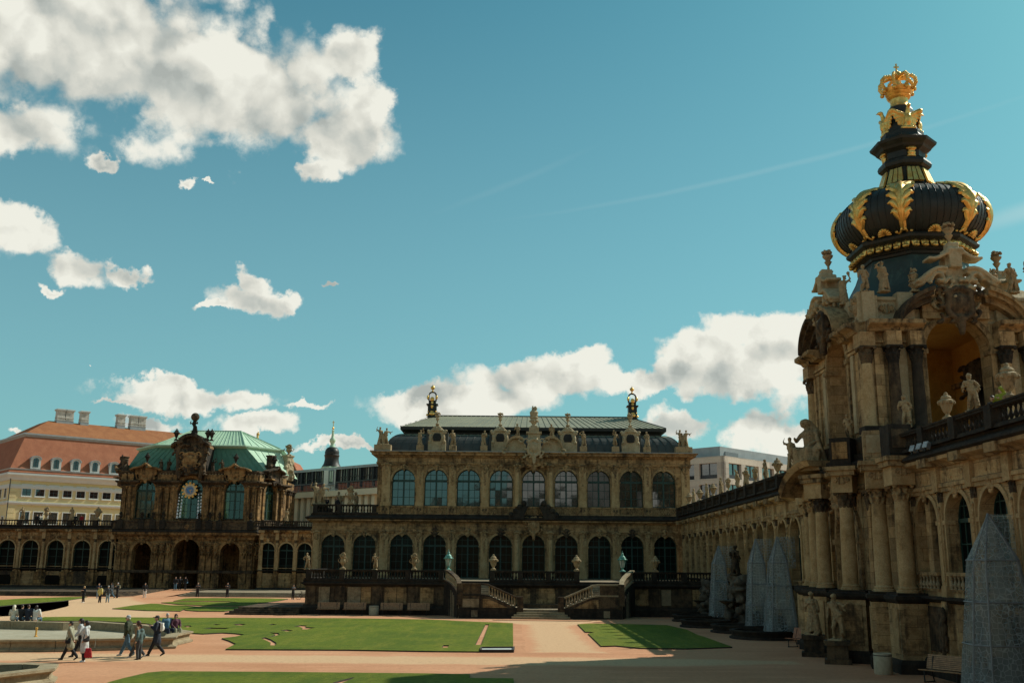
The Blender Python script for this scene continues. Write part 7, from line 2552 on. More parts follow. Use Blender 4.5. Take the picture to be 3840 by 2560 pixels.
# grey stone office on the right
of = thing('office_building', 'pale grey office block with a set-back metal top floor, behind the gallery', 'building', (34, 150, 0))
xc, zc_ = AY(2713, 1707, 140)
FOl = Fr((xc - 14 * cos(pi / 4), 140 + 14 * cos(pi / 4)), -pi / 4)
FOr = Fr((xc, 140), pi / 4)
LOr = 62
def opening_wall(mb, fr, a0, a1, z0, z1, ops, depth):
    zs_ = sorted(set([z0, z1] + [o[2] for o in ops] + [o[3] for o in ops]))
    as_ = sorted(set([a0, a1] + [o[0] for o in ops] + [o[1] for o in ops]))
    for i in range(len(as_) - 1):
        for j in range(len(zs_) - 1):
            ac, zc = (as_[i] + as_[i + 1]) / 2, (zs_[j] + zs_[j + 1]) / 2
            if any(o[0] < ac < o[1] and o[2] < zc < o[3] for o in ops):
                continue
            mb.fbox(fr, as_[i], as_[i + 1], -depth, 0, zs_[j], zs_[j + 1])
opsL, opsR = [], []
for y0, y1 in ((1745, 1797), (1822, 1872)):
    for x0, x1 in ((2622, 2690), (2540, 2604)):
        a0, z1 = UF(FOl, x0, y0 + (2690 - x0) * .0)
        a1, z0 = UF(FOl, x1, y1)
        opsL.append((a0, a1, z0, z1))
    for x0, x1 in ((2733, 2780), (2796, 2845), (2857, 2902), (2914, 2957)):
        a0 = UF(FOr, x0, y0)[0]
        a1 = UF(FOr, x1, y0)[0]
        opsR.append((a0, a1, opsL[-1][2], opsL[-1][3]))
opsL = [(o[0], o[1], opsR[0][2] if o[3] > 15.3 else opsR[-1][2], opsR[0][3] if o[3] > 15.3 else opsR[-1][3]) for o in opsL]
wo_ = MB()
opening_wall(wo_, FOl, 0, 14, 0, zc_, opsL, .5)
opening_wall(wo_, FOr, 0.0, LOr, 0, zc_, opsR, .5)
wo_.build('wall', 'concrete', of)
MB().prism([tuple(FOl.p(0.5, -.55, 0))[:2], tuple(FOl.p(13.4, -.55, 0))[:2], tuple(FOr.p(LOr - .5, -.55, 0))[:2], tuple(FOr.p(LOr - .5, -14, 0))[:2]], lambda a, b, c: (a, b, c), 0, zc_ - .15).build('inner_wall', 'steel_dark', of)
for fr, ops in ((FOl, opsL), (FOr, opsR)):
    for a0, a1, z0, z1 in ops:
        fb_ = MB().fbox(fr, a0, a1, -.45, -.30, z0, z0 + .55).fbox(fr, (a0 + a1) / 2 - .05, (a0 + a1) / 2 + .05, -.45, -.30, z0 + .55, z1).fbox(fr, a0, a0 + .08, -.45, -.3, z0 + .55, z1)
        w_ = fb_.build('window', 'steel_dark', of)
        for k_ in range(2):
            wd = (a1 - a0) / 2
            inst('pane', MB().box(.06, wd - .06, 0, .02, 0, z1 - z0 - .55).mesh('pane', 'glass_office'), w_, fr.M(a0 + k_ * wd, -.38, z0 + .55) @ RZ(rnd.uniform(-.02, .02)))
zp = UF(FOr, 2716, 1677, -1.0)[1]
MB().prism([tuple(FOl.p(0, -1.6, 0))[:2], tuple(FOl.p(12.4, -1.6, 0))[:2], tuple(FOr.p(LOr, -1.6, 0))[:2], tuple(FOr.p(LOr, -12, 0))[:2]], lambda a, b, c: (a, b, c), zc_ - .2, zp + .2).build('top_floor', 'zinc', of)
MB().fbox(FOr, 2.8, 6.2, -1.6, -1.5, zc_ + .1, zc_ + .9).build('louvre', 'steel_grey', of)

# church tower far off
ct = thing('church_tower', 'distant baroque church tower with a dark dome and a slim green copper spire', 'tower', (AY(1245, 1700, 330)[0], 330, 0))
kx = AY(1245, 1700, 330)[0]
def hz(y):
    return AY(1245, y, 330)[1]
kk = 330 * .975 / 3733
def lat(name, mat, prof_, seg=8):
    MB().lathe([(r * kk, hz(y)) for r, y in prof_], (kx, 330, 0), seg).build(name, mat, ct, seg > 8)
lat('shaft', 'stone_facade', [(36, 2000), (36, 1762)])
lat('cornice', 'copper_green', [(36, 1764), (42, 1758), (40, 1753), (34, 1748)])
lat('dome', 'copper_black', [(37, 1750), (30, 1738), (27, 1722), (28, 1711), (30, 1707), (27, 1704), (28, 1696), (25, 1686), (19, 1679), (10, 1675)], 16)
lat('spire', 'copper_green', [(13, 1677), (10, 1672), (7, 1664), (9, 1659), (12, 1653), (11, 1646), (6, 1641), (5, 1630), (4, 1616), (6, 1614), (2.5, 1611)], 12)
lat('ball', 'gold_leaf', [(1, 1611), (4.5, 1607), (4.5, 1604), (1, 1600)], 10)
MB().box(kx - .10, kx + .10, 329.9, 330.1, hz(1602), hz(1577)).box(kx - .45, kx + .45, 329.9, 330.1, hz(1584), hz(1582)).build('cross', 'gold_leaf', ct)

fx, fz = AY(965, 1660, 182)
fn = thing('roof_lantern', 'green copper lantern with a gilded figure, just above the roof of the clock pavilion', 'tower', (fx, 182, 0))
kk2 = 182 * .975 / 3733
MB().lathe([(26 * kk2, 0), (26 * kk2, AY(965, 1695, 182)[1]), (18 * kk2, AY(965, 1680, 182)[1]), (16 * kk2, AY(965, 1660, 182)[1]), (7 * kk2, AY(965, 1650, 182)[1]), (3 * kk2, AY(965, 1646, 182)[1])], (fx, 182, 0), 8).build('lantern', 'copper_green', fn)
inst('figure', remat(STAT['f'], 'gold_leaf'), fn, T((fx, 182, AY(965, 1647, 182)[1])) @ SC(.8))
fl_ = thing('house', 'roof of old red tiles at the far left edge of the view', 'building', (-130, 235, 0))
MB().box(-175, -121, 235, 250, 0, 22).build('wall', 'plaster_yellow', fl_)
course(lambda u, v: Vector((-175, 234.5, 22)).lerp(Vector((-120.6, 234.5, 22)), u).lerp(Vector((-172, 243, 30.6)).lerp(Vector((-123.6, 243, 30.6)), u), v), 0, 1, 24, 'roof_tile_old', fl_, .05)

# the rest of the court, behind the viewer and to the left: what the windows mirror
ow = thing('pavilion', 'matching pavilion closing the court behind the viewer', 'building', (2, -22, 0))
MB().box(-16, 20, -34, -20, 0, 15).build('wall', 'stone_facade', ow)
MB().box(-15, 19, -33, -21, 15, 19).build('roof', 'copper_dark', ow)
ow2 = thing('picture_gallery', 'long stone museum wing closing the court on the left, outside the view', 'building', (-120, 30, 0))
MB().box(-132, -108, -30, 96, 0, 21).build('wall', 'stone_facade', ow2)
MB().box(-131, -109, -29, 95, 21, 24).build('roof', 'copper_grey', ow2)
ow3 = thing('gallery', 'curved gallery behind the viewer, outside the view', 'building', (-60, -30, 0))
MB().box(-108, -16, -34, -26, 0, 9.6).build('wall', 'stone_facade', ow3)

# ------------------------------------------------------------------ statues, vases, lanterns, benches, covers
def solo(name, mesh, M, label, cat, group=None):
    o = inst(name, mesh, None, M)
    tag(o, label, cat, group)
    return o


ORD = ['first', 'second', 'third', 'fourth', 'fifth', 'sixth', 'seventh', 'eighth', 'ninth', 'tenth', 'eleventh', 'twelfth', 'thirteenth', 'fourteenth']
WHAT = {'a': 'bare stone figure, hand on hip', 'b': 'draped stone woman with one arm raised', 'c': 'long-robed stone woman', 'd': 'stone youth lifting one arm',
        'e': 'draped stone figure, hand to head', 'f': 'robed stone figure, hands at chest', 'g': 'bare stone figure reaching out one arm', 'putto': 'small stone child', 'pair': 'group of two stone figures'}
UWHAT = {1: 'lidded stone urn with swags', 2: 'stone vase of carved flowers', 3: 'stone fruit vase', 4: 'tall stone vase with flames'}

# along the far gallery's balustrade
gl_list = [(2585.5, 1891, 1), (2602, 1883, 'c'), (2625, 1878, 1), (2651, 1870, 'a'), (2675, 1861, 1), (2704, 1850, 'e'), (2731.5, 1842, 2), (2764.6, 1833, 'd'), (2799, 1819, 'f'), (2833, 1808, 2), (2871, 1794, 'a'), (2917, 1780, 1), (2964, 1764, 'b')]
ni_, nu_ = 0, 0
ys = [AX(px, py, 16.8)[0] for px, py, k_ in gl_list]
for (px, py, k_), y in zip(gl_list, ys):
    zt = 8.93 + .84
    if isinstance(k_, int):
        lab = '%s on the gallery roof, %s vase from the far end' % (UWHAT[k_], ORD[nu_])
        nu_ += 1
        solo('urn', URN[k_], T((16.8, y, zt)) @ RZ(rnd.uniform(0, 3)) @ SC(.88), lab, 'urn', 'vases along the gallery roof')
    else:
        lab = '%s on the gallery roof, %s statue from far end' % (WHAT[k_], ORD[ni_])
        ni_ += 1
        solo('statue', STAT[k_], T((16.8, y, zt)) @ RZ(-pi / 2 + rnd.uniform(-.6, .6)) @ SC(.74), lab, 'statue', 'statues along the gallery roof')
# two-storey pavilion: eight single figures, two children, two corner groups
pv = [(1576, 'b'), (1698, 'a'), (1815, 'f'), (2187, 'e'), (2307, 'd'), (2425, 'c')]
labs = ['leftmost', 'second from the left', 'third from the left', 'third from the right', 'second from the right', 'rightmost']
for (px, k_), lb in zip(pv, labs):
    x = AY(px, 1690, 102)[0]
    st_ = thing('statue', '%s before the curved roof, %s of six' % (WHAT[k_], lb), 'statue', (x, 101.6, 15.45), 'statues before the pavilion roof')
    inst('figure', STAT[k_], st_, T((x, 101.75, 15.98)) @ RZ(rnd.uniform(-.5, .5)) @ SC(.87))
    inst('plinth', MB().box(-.36, .36, -.34, .34, 0, .55).mesh('plinth', 'stone_statue'), st_, T((x, 101.75, 15.42)))
for px, lb, k_ in ((1940, 'left', 'putto'), (2067, 'right', 'putto')):
    x = AY(px, 1640, 102)[0]
    solo('statue', STAT[k_], T((x, 101.4, 16.72)) @ RZ(.5 if px < 2000 else -.5) @ SC(.82), 'stone child sitting above the %s volute of the central pavilion gable' % lb, 'statue', 'children on the pavilion gable')
for px, lb in ((1436, 'left'), (2562, 'right')):
    x = AY(px, 1690, 102)[0]
    st_ = thing('statue_group', 'pair of stone figures on the upper %s corner of the two-storey pavilion' % lb, 'statue', (x, 102, 15.4), 'corner groups of the pavilion')
    inst('figures', STAT['pair'], st_, T((x, 101.9, 15.98)) @ RZ(.4 if px < 2000 else -.4) @ SC(1.02))
    inst('plinth', MB().box(-.85, .85, -.5, .5, 0, .58).mesh('plinth', 'stone_statue'), st_, T((x, 101.9, 15.40)))
# roof terrace of the wing
for px, k_, lab, sc_ in ((1190, 'pair', 'group of two stone figures at the left corner of the wing roof terrace', 1.25), (1313, 2, 'stone flower vase on the balustrade of the wing roof terrace', 1.5)):
    x = AY(px, 1890, 101.8)[0]
    if k_ == 'pair':
        solo('statue_group', STAT['pair'], T((x, 102.6, 9.9)) @ RZ(.3) @ SC(sc_), lab, 'statue')
        solo('statue', STAT['putto'], T((x + 1.9, 103.2, 9.3)) @ SC(1.1), 'stone child beside the figure group on the wing roof terrace', 'statue')
        solo('statue', STAT['putto'], T((x + 3.6, 103.6, 9.2)) @ RZ(1) @ SC(1.15), 'stone child between visitors on the wing roof terrace', 'statue')
    else:
        solo('urn', URN[2], T((x, 101.9, 9.94)) @ SC(sc_), lab, 'urn')
# terrace balustrade
tl = [(1151, 'a', 'bare stone figure at the left end of the terrace balustrade'), (1285, 2, 'stone flower vase on the terrace balustrade above the leftmost bench'), (1405, 'g', 'stone figure on the terrace balustrade above the litter bin'),
      (1553, 2, 'stone flower vase on the terrace balustrade left of the green lantern'), (1850, 1, 'lidded stone urn on the terrace just right of the left stair opening'), (2162, 1, 'lidded stone urn on the terrace just left of the right stair opening'),
      (2458, 1, 'lidded stone urn on the terrace near the gallery corner')]
for px, k_, lab in tl:
    x = AY(px, 2130, 86)[0]
    if isinstance(k_, int):
        solo('urn', URN[k_], T((x, 85.98, 3.65)) @ SC(1.05 if k_ == 1 else 1.12), lab, 'urn', 'vases on the terrace balustrade')
    else:
        solo('statue', STAT[k_], T((x, 85.98, 3.65)) @ RZ(rnd.uniform(-.3, .3)) @ SC(.74), lab, 'statue', 'statues on the terrace balustrade')
for px, lb in ((1681, 'left'), (2334, 'right')):
    x = AY(px, 2130, 86)[0]
    t_ = thing('lantern', 'green copper lantern on the terrace beside the %s flight of stairs' % lb, 'lamp', (x, 86, 3.65), 'green lanterns on the terrace')
    MB().lathe([(.26, 0), (.26, .07), (.14, .12), (.08, .2), (.10, .28), (.16, .34)], (x, 85.98, 3.65), 8).build('foot', 'lantern_green', t_)
    MB().lathe([(.14, .34), (.27, .95), (.20, .96)], (x, 85.98, 3.65), 6).build('glass', 'glass_milk', t_)
    for k_ in range(6):
        a = k_ * pi / 3
        MB().tube([(x + .15 * cos(a), 85.98 + .15 * sin(a), 3.98), (x + .285 * cos(a), 85.98 + .285 * sin(a), 4.62)], .022, 5).build('glazing_bar', 'lantern_green', t_)
    MB().lathe([(.34, .94), (.36, 1.0), (.30, 1.06), (.25, 1.2), (.13, 1.32), (.10, 1.4), (.12, 1.46), (.05, 1.54), (.03, 1.66), (.01, 1.74)], (x, 85.98, 3.65), 6).build('lantern_roof', 'lantern_green', t_)
    for k_ in range(6):
        a = k_ * pi / 3
        MB().ball((x + .34 * cos(a), 85.98 + .34 * sin(a), 4.63), .075, 7, 5).build('ornament', 'lantern_green', t_)
# left gallery and link gallery skyline
i_ = 0
for px, k_ in ((-20, 'c'), (82, 'a'), (172, 2), (267, 'c'), (365, 1), (1076, 'f'), (1004, 1)):
    if px < 600:
        x = AY(px, 1950, 143.8)[0]
        lab = ('%s on the left gallery, %s from the left' % (WHAT.get(k_) or UWHAT[k_], ORD[i_]))
        i_ += 1
        if px > 0:
            solo('statue' if isinstance(k_, str) else 'urn', STAT[k_] if isinstance(k_, str) else URN[k_], T((x, 143.8, 9.77)) @ RZ(rnd.uniform(-.5, .5)) @ SC(1.0 if isinstance(k_, str) else 1.45), lab, 'statue' if isinstance(k_, str) else 'urn', 'figures on the left gallery')
    elif px == 1076:
        solo('statue', STAT[k_], T((AY(px, 1950, 141)[0], 140.6, 9.77)) @ SC(.92), 'pale statue on the link gallery right of the clock pavilion', 'statue')
# clock pavilion: Atlas with the globe, parapet figures
ax = AY(730, 1620, 144)[0]
at_ = thing('statue', 'dark bent figure carrying a globe on top of the clock pavilion', 'statue', (ax, 143.6, 22.0))
asx = fig(31, 'up', 'up', 0.3, .1)
inst('figure', blob('figure', asx + [('c', (0, .05, 1.5), (0, .1, 1.9), .22, .16), ('c', (0, .1, -.2), (0, .1, .5), .45, .22)], 'stone_black', .045, 2, .01), at_, T((ax, 143.6, 22.05)) @ SC(1.45, 1.45, 1.12))
inst('globe', MB().lathe([(.60 * sin(pi * j / 12), -.60 * cos(pi * j / 12)) for j in range(13)], (0, 0, 0), 20).mesh('globe', 'stone_dark', 'all'), at_, T((ax + .05, 143.6, 24.62)))
ck_list = [(604, 'c', 'left pair, outer figure'), (634, 'f', 'left pair, inner figure'), (800, 'b', 'right pair, inner figure'), (833, 'a', 'right pair, outer figure')]
for px, k_, lb in ck_list:
    x = AY(px, 1760, 144.5)[0]
    solo('statue', STAT_DARK[k_], T((x, 144.3, 16.75)) @ RZ(rnd.uniform(-.4, .4)) @ SC(1.0), 'dark statue beside the tall gable of the clock pavilion, %s' % lb, 'statue', 'parapet statues of the clock pavilion')
# crown gate: seated group, parapet figures, figures by the pedestals
solo('statue_group', STAT['seated'], T((15.85, 52.6, 9.15)) @ RZ(-pi / 2 + .75) @ SC(1.55), 'large seated veiled woman with children on a curved pediment left of the gate tower', 'statue')
cpd = thing('pediment', 'curved stone pediment piece under the seated veiled woman', 'pediment', (15.6, 53, 9.1))
mb = MB()
pts = [(2.7 * cos(radians(18 + 8 * j)), 2.1 * sin(radians(18 + 8 * j))) for j in range(10)]
for i in range(9):
    (x0, y0), (x1, y1) = pts[i], pts[i + 1]
    mb.hexa([(x0, -.8, y0 - .3), (x1, -.8, y1 - .3), (x1, .8, y1 - .3), (x0, .8, y0 - .3), (x0, -.95, y0), (x1, -.95, y1), (x1, .95, y1), (x0, .95, y0)])
mb.build('pediment', 'stone_gallery', cpd, M=T((16.0, 51.3, 7.45)) @ RZ(pi / 2 + .35))
solo('statue', STAT['putto'], GMAT @ T((15.4, 45.3, 9.92)) @ RZ(-.8) @ SC(.62), 'seated stone child on the attic of the gate tower', 'statue')
solo('statue', STAT['putto'], GMAT @ T((16.35, 41.0, 9.92)) @ RZ(-.4) @ SC(.72), 'stone child standing on the gate attic beside the white wall panel', 'statue')
st_g = [(15.9, 43.35, 'putto', 1.15, 'small stone child on the gate parapet, left of the larger figures'), (16.75, 43.3, 'e', 1.0, 'stone figure with a hand to the head on the near corner of the gate parapet'),
        (22.6, 43.35, 'a', 1.0, 'bare stone figure on the gate parapet right of the scrolled gable'), (15.75, 49.5, 'c', .95, 'robed stone figure on the court side of the gate parapet'), (15.75, 45.6, 'b', 1.0, 'draped stone woman left of the corner of the gate parapet'),
        (23.6, 43.6, 'd', 1.0, 'stone youth on the gate parapet at the right edge of the view')]
for x, y, k_, s_, lab in st_g:
    solo('statue', STAT[k_], GMAT @ T((x, y, 16.34)) @ RZ(-.5 if y > 44 else rnd.uniform(-.3, .3)) @ SC(s_ * (.78 if k_ != 'putto' else .6)), lab, 'statue', 'statues on the gate parapet')
for x, y, lab in ((18.15, 43.35, 'stone flame vase on the gate parapet, left of the scrolled gable'), (21.75, 43.35, 'stone flame vase on the gate parapet, right of the scrolled gable'), (15.7, 51.0, 'stone flame vase at the far end of the gate parapet'), (24.3, 43.7, 'stone flame vase on the gate parapet by the right edge')):
    solo('urn', URN[4], GMAT @ T((x, y, 16.34)) @ SC(.84), lab, 'urn', 'vases on the gate parapet')
solo('urn', URN[2], GMAT @ T((15.62, 43.7, 14.95)) @ SC(1.05), 'stone flower vase standing in front of the gate parapet corner', 'urn')
# near balustrade figures
nb = [(3553, 1560, 1, .84, 'lidded stone urn on the near balustrade, left of the standing child'), (3645, 1530, 'putto', .78, 'standing stone child on the near balustrade in front of the tower arch'), (3785, 1480, 1, .98, 'large lidded stone urn on the near balustrade behind the visitor in lime green')]
for px, py, k_, s_, lab in nb:
    y, z = AX(px, py, 16.8)
    solo('urn' if isinstance(k_, int) else 'statue', URN[k_] if isinstance(k_, int) else STAT[k_], T((16.8, y, 9.77)) @ RZ(-.5) @ SC(s_), lab, 'urn' if isinstance(k_, int) else 'statue')
for (px0, px1, py, k_, lab) in ((3018, 3110, 2462, 'c', 'robed stone statue on a pedestal at the foot of the gate, farther of two'), (3125, 3185, 2490, 'g', 'bare stone statue on a pedestal at the foot of the gate, nearer of two')):
    x, y = G((px0 + px1) / 2, py)
    y += .4
    st_ = thing('statue', lab, 'statue', (x, y, 0), 'statues at the foot of the gate')
    inst('figure', STAT[k_], st_, T((x, y, 1.0)) @ RZ(-.7) @ SC(1.12))
    pm = MB().box(-.58, .58, -.52, .52, 0, .22).box(-.46, .46, -.42, .42, .22, .80).box(-.55, .55, -.5, .5, .80, 1.0)
    inst('pedestal', pm.mesh('pedestal', 'stone_dark'), st_, T((x, y, 0)) @ RZ(-.3))


# slatted benches
def bench_parts():
    slat = MB().box(-.92, .92, -.022, .022, -.012, .012)
    return slat


sl_m = {m_: MB().box(-.92, .92, -.026, .026, -.013, .013).mesh('slat', m_) for m_ in ('wood_slat', 'wood_red')}
leg_m = None
lgb = MB()
lgb.tube([(0, -.30, 0), (0, -.28, .40), (0, -.10, .43), (0, .20, .40), (0, .33, .92)], .026, 6)
lgb.tube([(0, .30, 0), (0, .16, .40)], .026, 6)
lgb.tube([(0, -.34, .0), (0, .34, .0)], .022, 6)
leg_m = lgb.mesh('leg', 'iron')


def bench(x, y, rz, wood, label, group=None):
    M_ = T((x, y, 0)) @ RZ(rz)
    b = thing('bench', label, 'bench', (x, y, 0), group)
    for a in (-.68, .68):
        inst('leg', leg_m, b, M_ @ T((a, 0, .02)))
    for k_ in range(6):
        inst('slat', sl_m[wood], b, M_ @ T((0, -.30 + .085 * k_, .455 - .004 * k_)))
    for k_ in range(8):
        inst('slat', sl_m[wood], b, M_ @ T((0, .215 + .02 * k_, .50 + .066 * k_)) @ Matrix.Rotation(1.28, 4, 'X'))
    return b


for (px, py), lb in zip(((1232, 2303), (1333, 2303), (1468, 2305), (1569, 2306)), ('leftmost of the four', 'second from the left', 'just right of the litter bin', 'rightmost of the four')):
    x, y = G(px, py)
    bench(x, 85.0, 0, 'wood_slat', 'slatted wooden bench against the terrace wall, %s' % lb, 'benches along the terrace')
x, y = G(2985, 2428)
bench(x + .3, y, -1.15, 'wood_red', 'reddish slatted bench beside the tallest group of plastic covers')
x, y = G(3530, 2566)
bench(x + .3, y + .3, -1.0, 'wood_slat', 'slatted bench cut off by the bottom edge near the large plastic cover')
x, y = G(2588, 2302)
bench(x + .5, y, -1.2, 'wood_red', 'small reddish bench in the far corner under the gallery')


def bin_(x, y, r, h, label):
    b = thing('litter_bin', label, 'litter bin', (x, y, 0))
    MB().lathe([(r * .92, 0), (r, .05), (r, h - .03), (r * .97, h), (r * .85, h), (r * .85, h - .3), (.01, h - .32)], (x, y, 0), 20).build('bin', 'bin_concrete', b, True)
    MB().lathe([(r * 1.005, h - .1), (r * 1.015, h - .08), (r * 1.005, h - .06)], (x, y, 0), 20).build('band', 'iron', b)


x, y = G(1406, 2303)
bin_(x, 85.2, .40, .75, 'round concrete litter bin between the benches on the terrace wall')
x, y = G(3326, 2530)
bin_(x, y + .35, .36, .82, 'round concrete litter bin at the foot of the gate columns')


# tented plastic covers over the fountains' sculptures, and their basins
def cover(cx, cy, rz, w0, w1, h1, h2, label, group):
    c_ = thing('fountain_cover', label, 'cover', (cx, cy, 0), group)
    M_ = T((cx, cy, 0)) @ RZ(rz)
    c0 = [(-w0, -w0), (w0, -w0), (w0, w0), (-w0, w0)]
    lv = [.42 + (h1 - .42) * k_ / 3 for k_ in range(4)]
    ww = [w0 + (w1 - w0) * k_ / 3 for k_ in range(4)]
    # octagon-like plan: bevelled left edge catches the light
    def ringp(w_, z):
        b = w_ * .42
        return [(-w_ + b, -w_, z), (w_ - b * .3, -w_, z), (w_, -w_ + b * .3, z), (w_, w_ - b, z), (w_ - b, w_, z), (-w_ + b, w_, z), (-w_, w_ - b, z), (-w_, -w_ + b, z)]
    for k_ in range(3):
        r0, r1 = ringp(ww[k_], lv[k_]), ringp(ww[k_ + 1], lv[k_ + 1])
        for j in range(8):
            q = [r0[j], r0[(j + 1) % 8], r1[(j + 1) % 8], r1[j]]
            mid = [tuple((Vector(q[0]) + Vector(q[1]) + Vector(q[2]) + Vector(q[3])) / 4 * .985 + Vector((0, 0, .015 * (Vector(q[0]).z + Vector(q[2]).z) / 2)))]
            mb = MB()
            n_ = 4
            rows = []
            for a in range(n_ + 1):
                row = []
                for b in range(n_ + 1):
                    u, v = a / n_, b / n_
                    p_ = Vector(q[0]).lerp(Vector(q[1]), v).lerp(Vector(q[3]).lerp(Vector(q[2]), v), u)
                    sag = .05 * sin(pi * u) * sin(pi * v) + .03 * mnoise.noise(p_ * 2.2)
                    ctr = Vector((0, 0, p_.z))
                    row.append(tuple(p_ + (ctr - p_).normalized() * sag))
                rows.append(row)
            mb.grid(rows)
            mb.build('sheet', 'cover_sheet', c_, 'all', M_)
    r1 = ringp(w1, h1)
    for j in range(8):
        MB().add([r1[j], r1[(j + 1) % 8], (0.05, 0.05, h2)], [(0, 1, 2)]).build('sheet', 'cover_sheet', c_, False, M_)
    rr0 = ringp(w0 * 1.0, .42)
    for j in (0, 1, 2, 7):
        MB().tube([rr0[j], r1[j], (0.05, 0.05, h2)], .035, 5).build('edge_seam', 'steel_grey', c_, False, M_)
    for k_ in range(1, 4):
        rr = ringp(ww[k_] * 1.006, lv[k_])
        MB().tube(rr + [rr[0]], .028, 5).build('hem', 'steel_grey', c_, False, M_)
    MB().add([(.06, .05, h2 - .02), (1.1, .1, h2 - .02), (1.1, .1, h1 - .3), (w1 * .9, .1, h1 - .3)], [(0, 1, 2, 3)]).build('sheet', 'cover_sheet_thin', c_, False, M_)
    # the wrapped figure shows through dimly
    inst('figure', STAT['b'], c_, M_ @ T((.1, .1, 1.2)) @ SC(w1 * 1.5))
    MB().lathe([(w1 * .55, .3), (w1 * .75, 1.2), (w1 * .4, 1.4)], (0, 0, 0), 10).build('pedestal', 'rock', c_, False, M_)
    return c_


CV = [(16.1, 78.8, -.15, .86, .50, 4.37, 5.75, 'plastic fountain cover, farthest of the three along the gallery'), (16.1, 66.8, -.15, .82, .52, 4.4, 5.98, 'plastic fountain cover, middle one of the three along the gallery'),
      (16.15, 61.6, -.15, .96, .54, 4.42, 5.98, 'plastic fountain cover, nearest of the three along the gallery'), (16.15, 34.2, -.12, 1.12, .68, 4.48, 6.03, 'big translucent plastic cover with hexagon net, cut off by the right edge')]
for cx, cy, rz, w0, w1, h1, h2, lab in CV:
    cover(cx, cy, rz, w0, w1, h1, h2, lab, 'plastic covers over the fountains')
for cx, cy, r, lab in ((14.6, 80.0, 1.9, 'low dark fountain basin under the farthest cover'), (13.8, 72.8, 1.7, 'low round dark basin in front of the rock fountain'), (15.0, 67.3, 1.8, 'low dark fountain basin under the middle cover'), (15.2, 62.0, 1.9, 'low dark fountain basin under the nearest far cover'), (15.2, 86.5, 1.5, 'small dark basin in the far corner under the gallery')):
    b = thing('fountain_basin', lab, 'basin', (cx, cy, 0))
    MB().lathe([(r + .1, 0), (r + .1, .1), (r - .05, .16), (r, .34), (r + .08, .42), (r + .08, .5), (r - .22, .5), (r - .25, .2), (.02, .18)], (cx, cy, 0), 28).build('rim', 'stone_black', b, True)
# rocky wall fountains on the gallery
for cy, ht, lab in ((74.0, 3.6, 'rock-work wall fountain with a dark seated figure, between the plastic covers'), (84.5, 2.9, 'rock-work wall fountain in the far corner by the terrace')):
    R_ = random.Random(int(cy))
    f_ = thing('wall_fountain', lab, 'fountain', (16.6, cy, 0))
    S = [('b', (16.9, cy, ht / 2), (.35, 1.3, ht / 2))]
    for k_ in range(60):
        z = R_.uniform(0, ht)
        S.append(('e', (16.5 - R_.uniform(0, .9) * (1 - z / ht * .6), cy + R_.uniform(-1.5, 1.5), z), (R_.uniform(.15, .45), R_.uniform(.2, .5), R_.uniform(.12, .35))))
    inst('rock_work', blob('rock_work', S, 'rock', .09, 0, .04, 4), f_, I4)
    inst('bowl', MB().lathe([(.1, -.3), (.75, .05), (.85, .14), (.7, .14), (.1, 0)], (0, 0, 0), 16).mesh('bowl', 'stone_dark', True), f_, T((15.9, cy, ht * .45)))
    if ht > 3:
        inst('figure', STAT_DARK['f'], f_, T((16.3, cy - .2, ht)) @ RZ(-1.2) @ SC(1.15))
# floodlights on the string course
for px, py in ((3425, 1702), (3450, 1698), (3475, 1690)):
    y, z = AX(px, py, 16.4)
    t_ = thing('floodlight', 'small floodlight on the black gallery ledge, %s of three' % {3425: 'leftmost', 3450: 'middle', 3475: 'rightmost'}[px], 'lamp', (16.4, y, 8.9), 'floodlights on the gallery ledge')
    MB().box(-.12, .12, -.1, .1, .1, .36).build('lamp_head', 'floodlight', t_, M=T((16.35, y, 8.72)) @ RZ(-1.2) @ Matrix.Rotation(-.4, 4, 'X'))
    MB().box(-.03, .03, -.03, .03, -.05, .12).build('bracket', 'iron', t_, M=T((16.35, y, 8.76)))

# ------------------------------------------------------------------ people
def limb(S, pts, rads):
    for (a, b), (r0, r1) in zip(zip(pts, pts[1:]), zip(rads, rads[1:])):
        S.append(('c', a, b, r0, r1))


def hand(mb, w_, d, side, palm_n):
    """palm with four unequal bent fingers and a thumb, hanging along d"""
    d = d.normalized()
    n = palm_n.normalized()
    s_ = d.cross(n).normalized() * side
    mb.cur = 0
    k_ = w_ + d * .045
    for a, r in ((.0, .034), (.04, .036), (.08, .030)):
        pass
    mb.tube([w_, w_ + d * .04, w_ + d * .085], [.024, .038, .034], 7)
    for i, L in enumerate((.066, .075, .070, .054)):
        o = s_ * (.027 - .018 * i)
        p0 = w_ + d * .08 + o
        p1 = p0 + d * L * .5 + n * .006
        p2 = p1 + (d * .75 + n * .65).normalized() * L * .5
        mb.tube([p0, p1, p2], [.0095, .009, .007], 5)
    t0 = w_ + d * .025 + s_ * .03
    mb.tube([t0, t0 + d * .03 + s_ * .022 + n * .012, t0 + d * .062 + s_ * .022 + n * .024], [.013, .011, .008], 5)


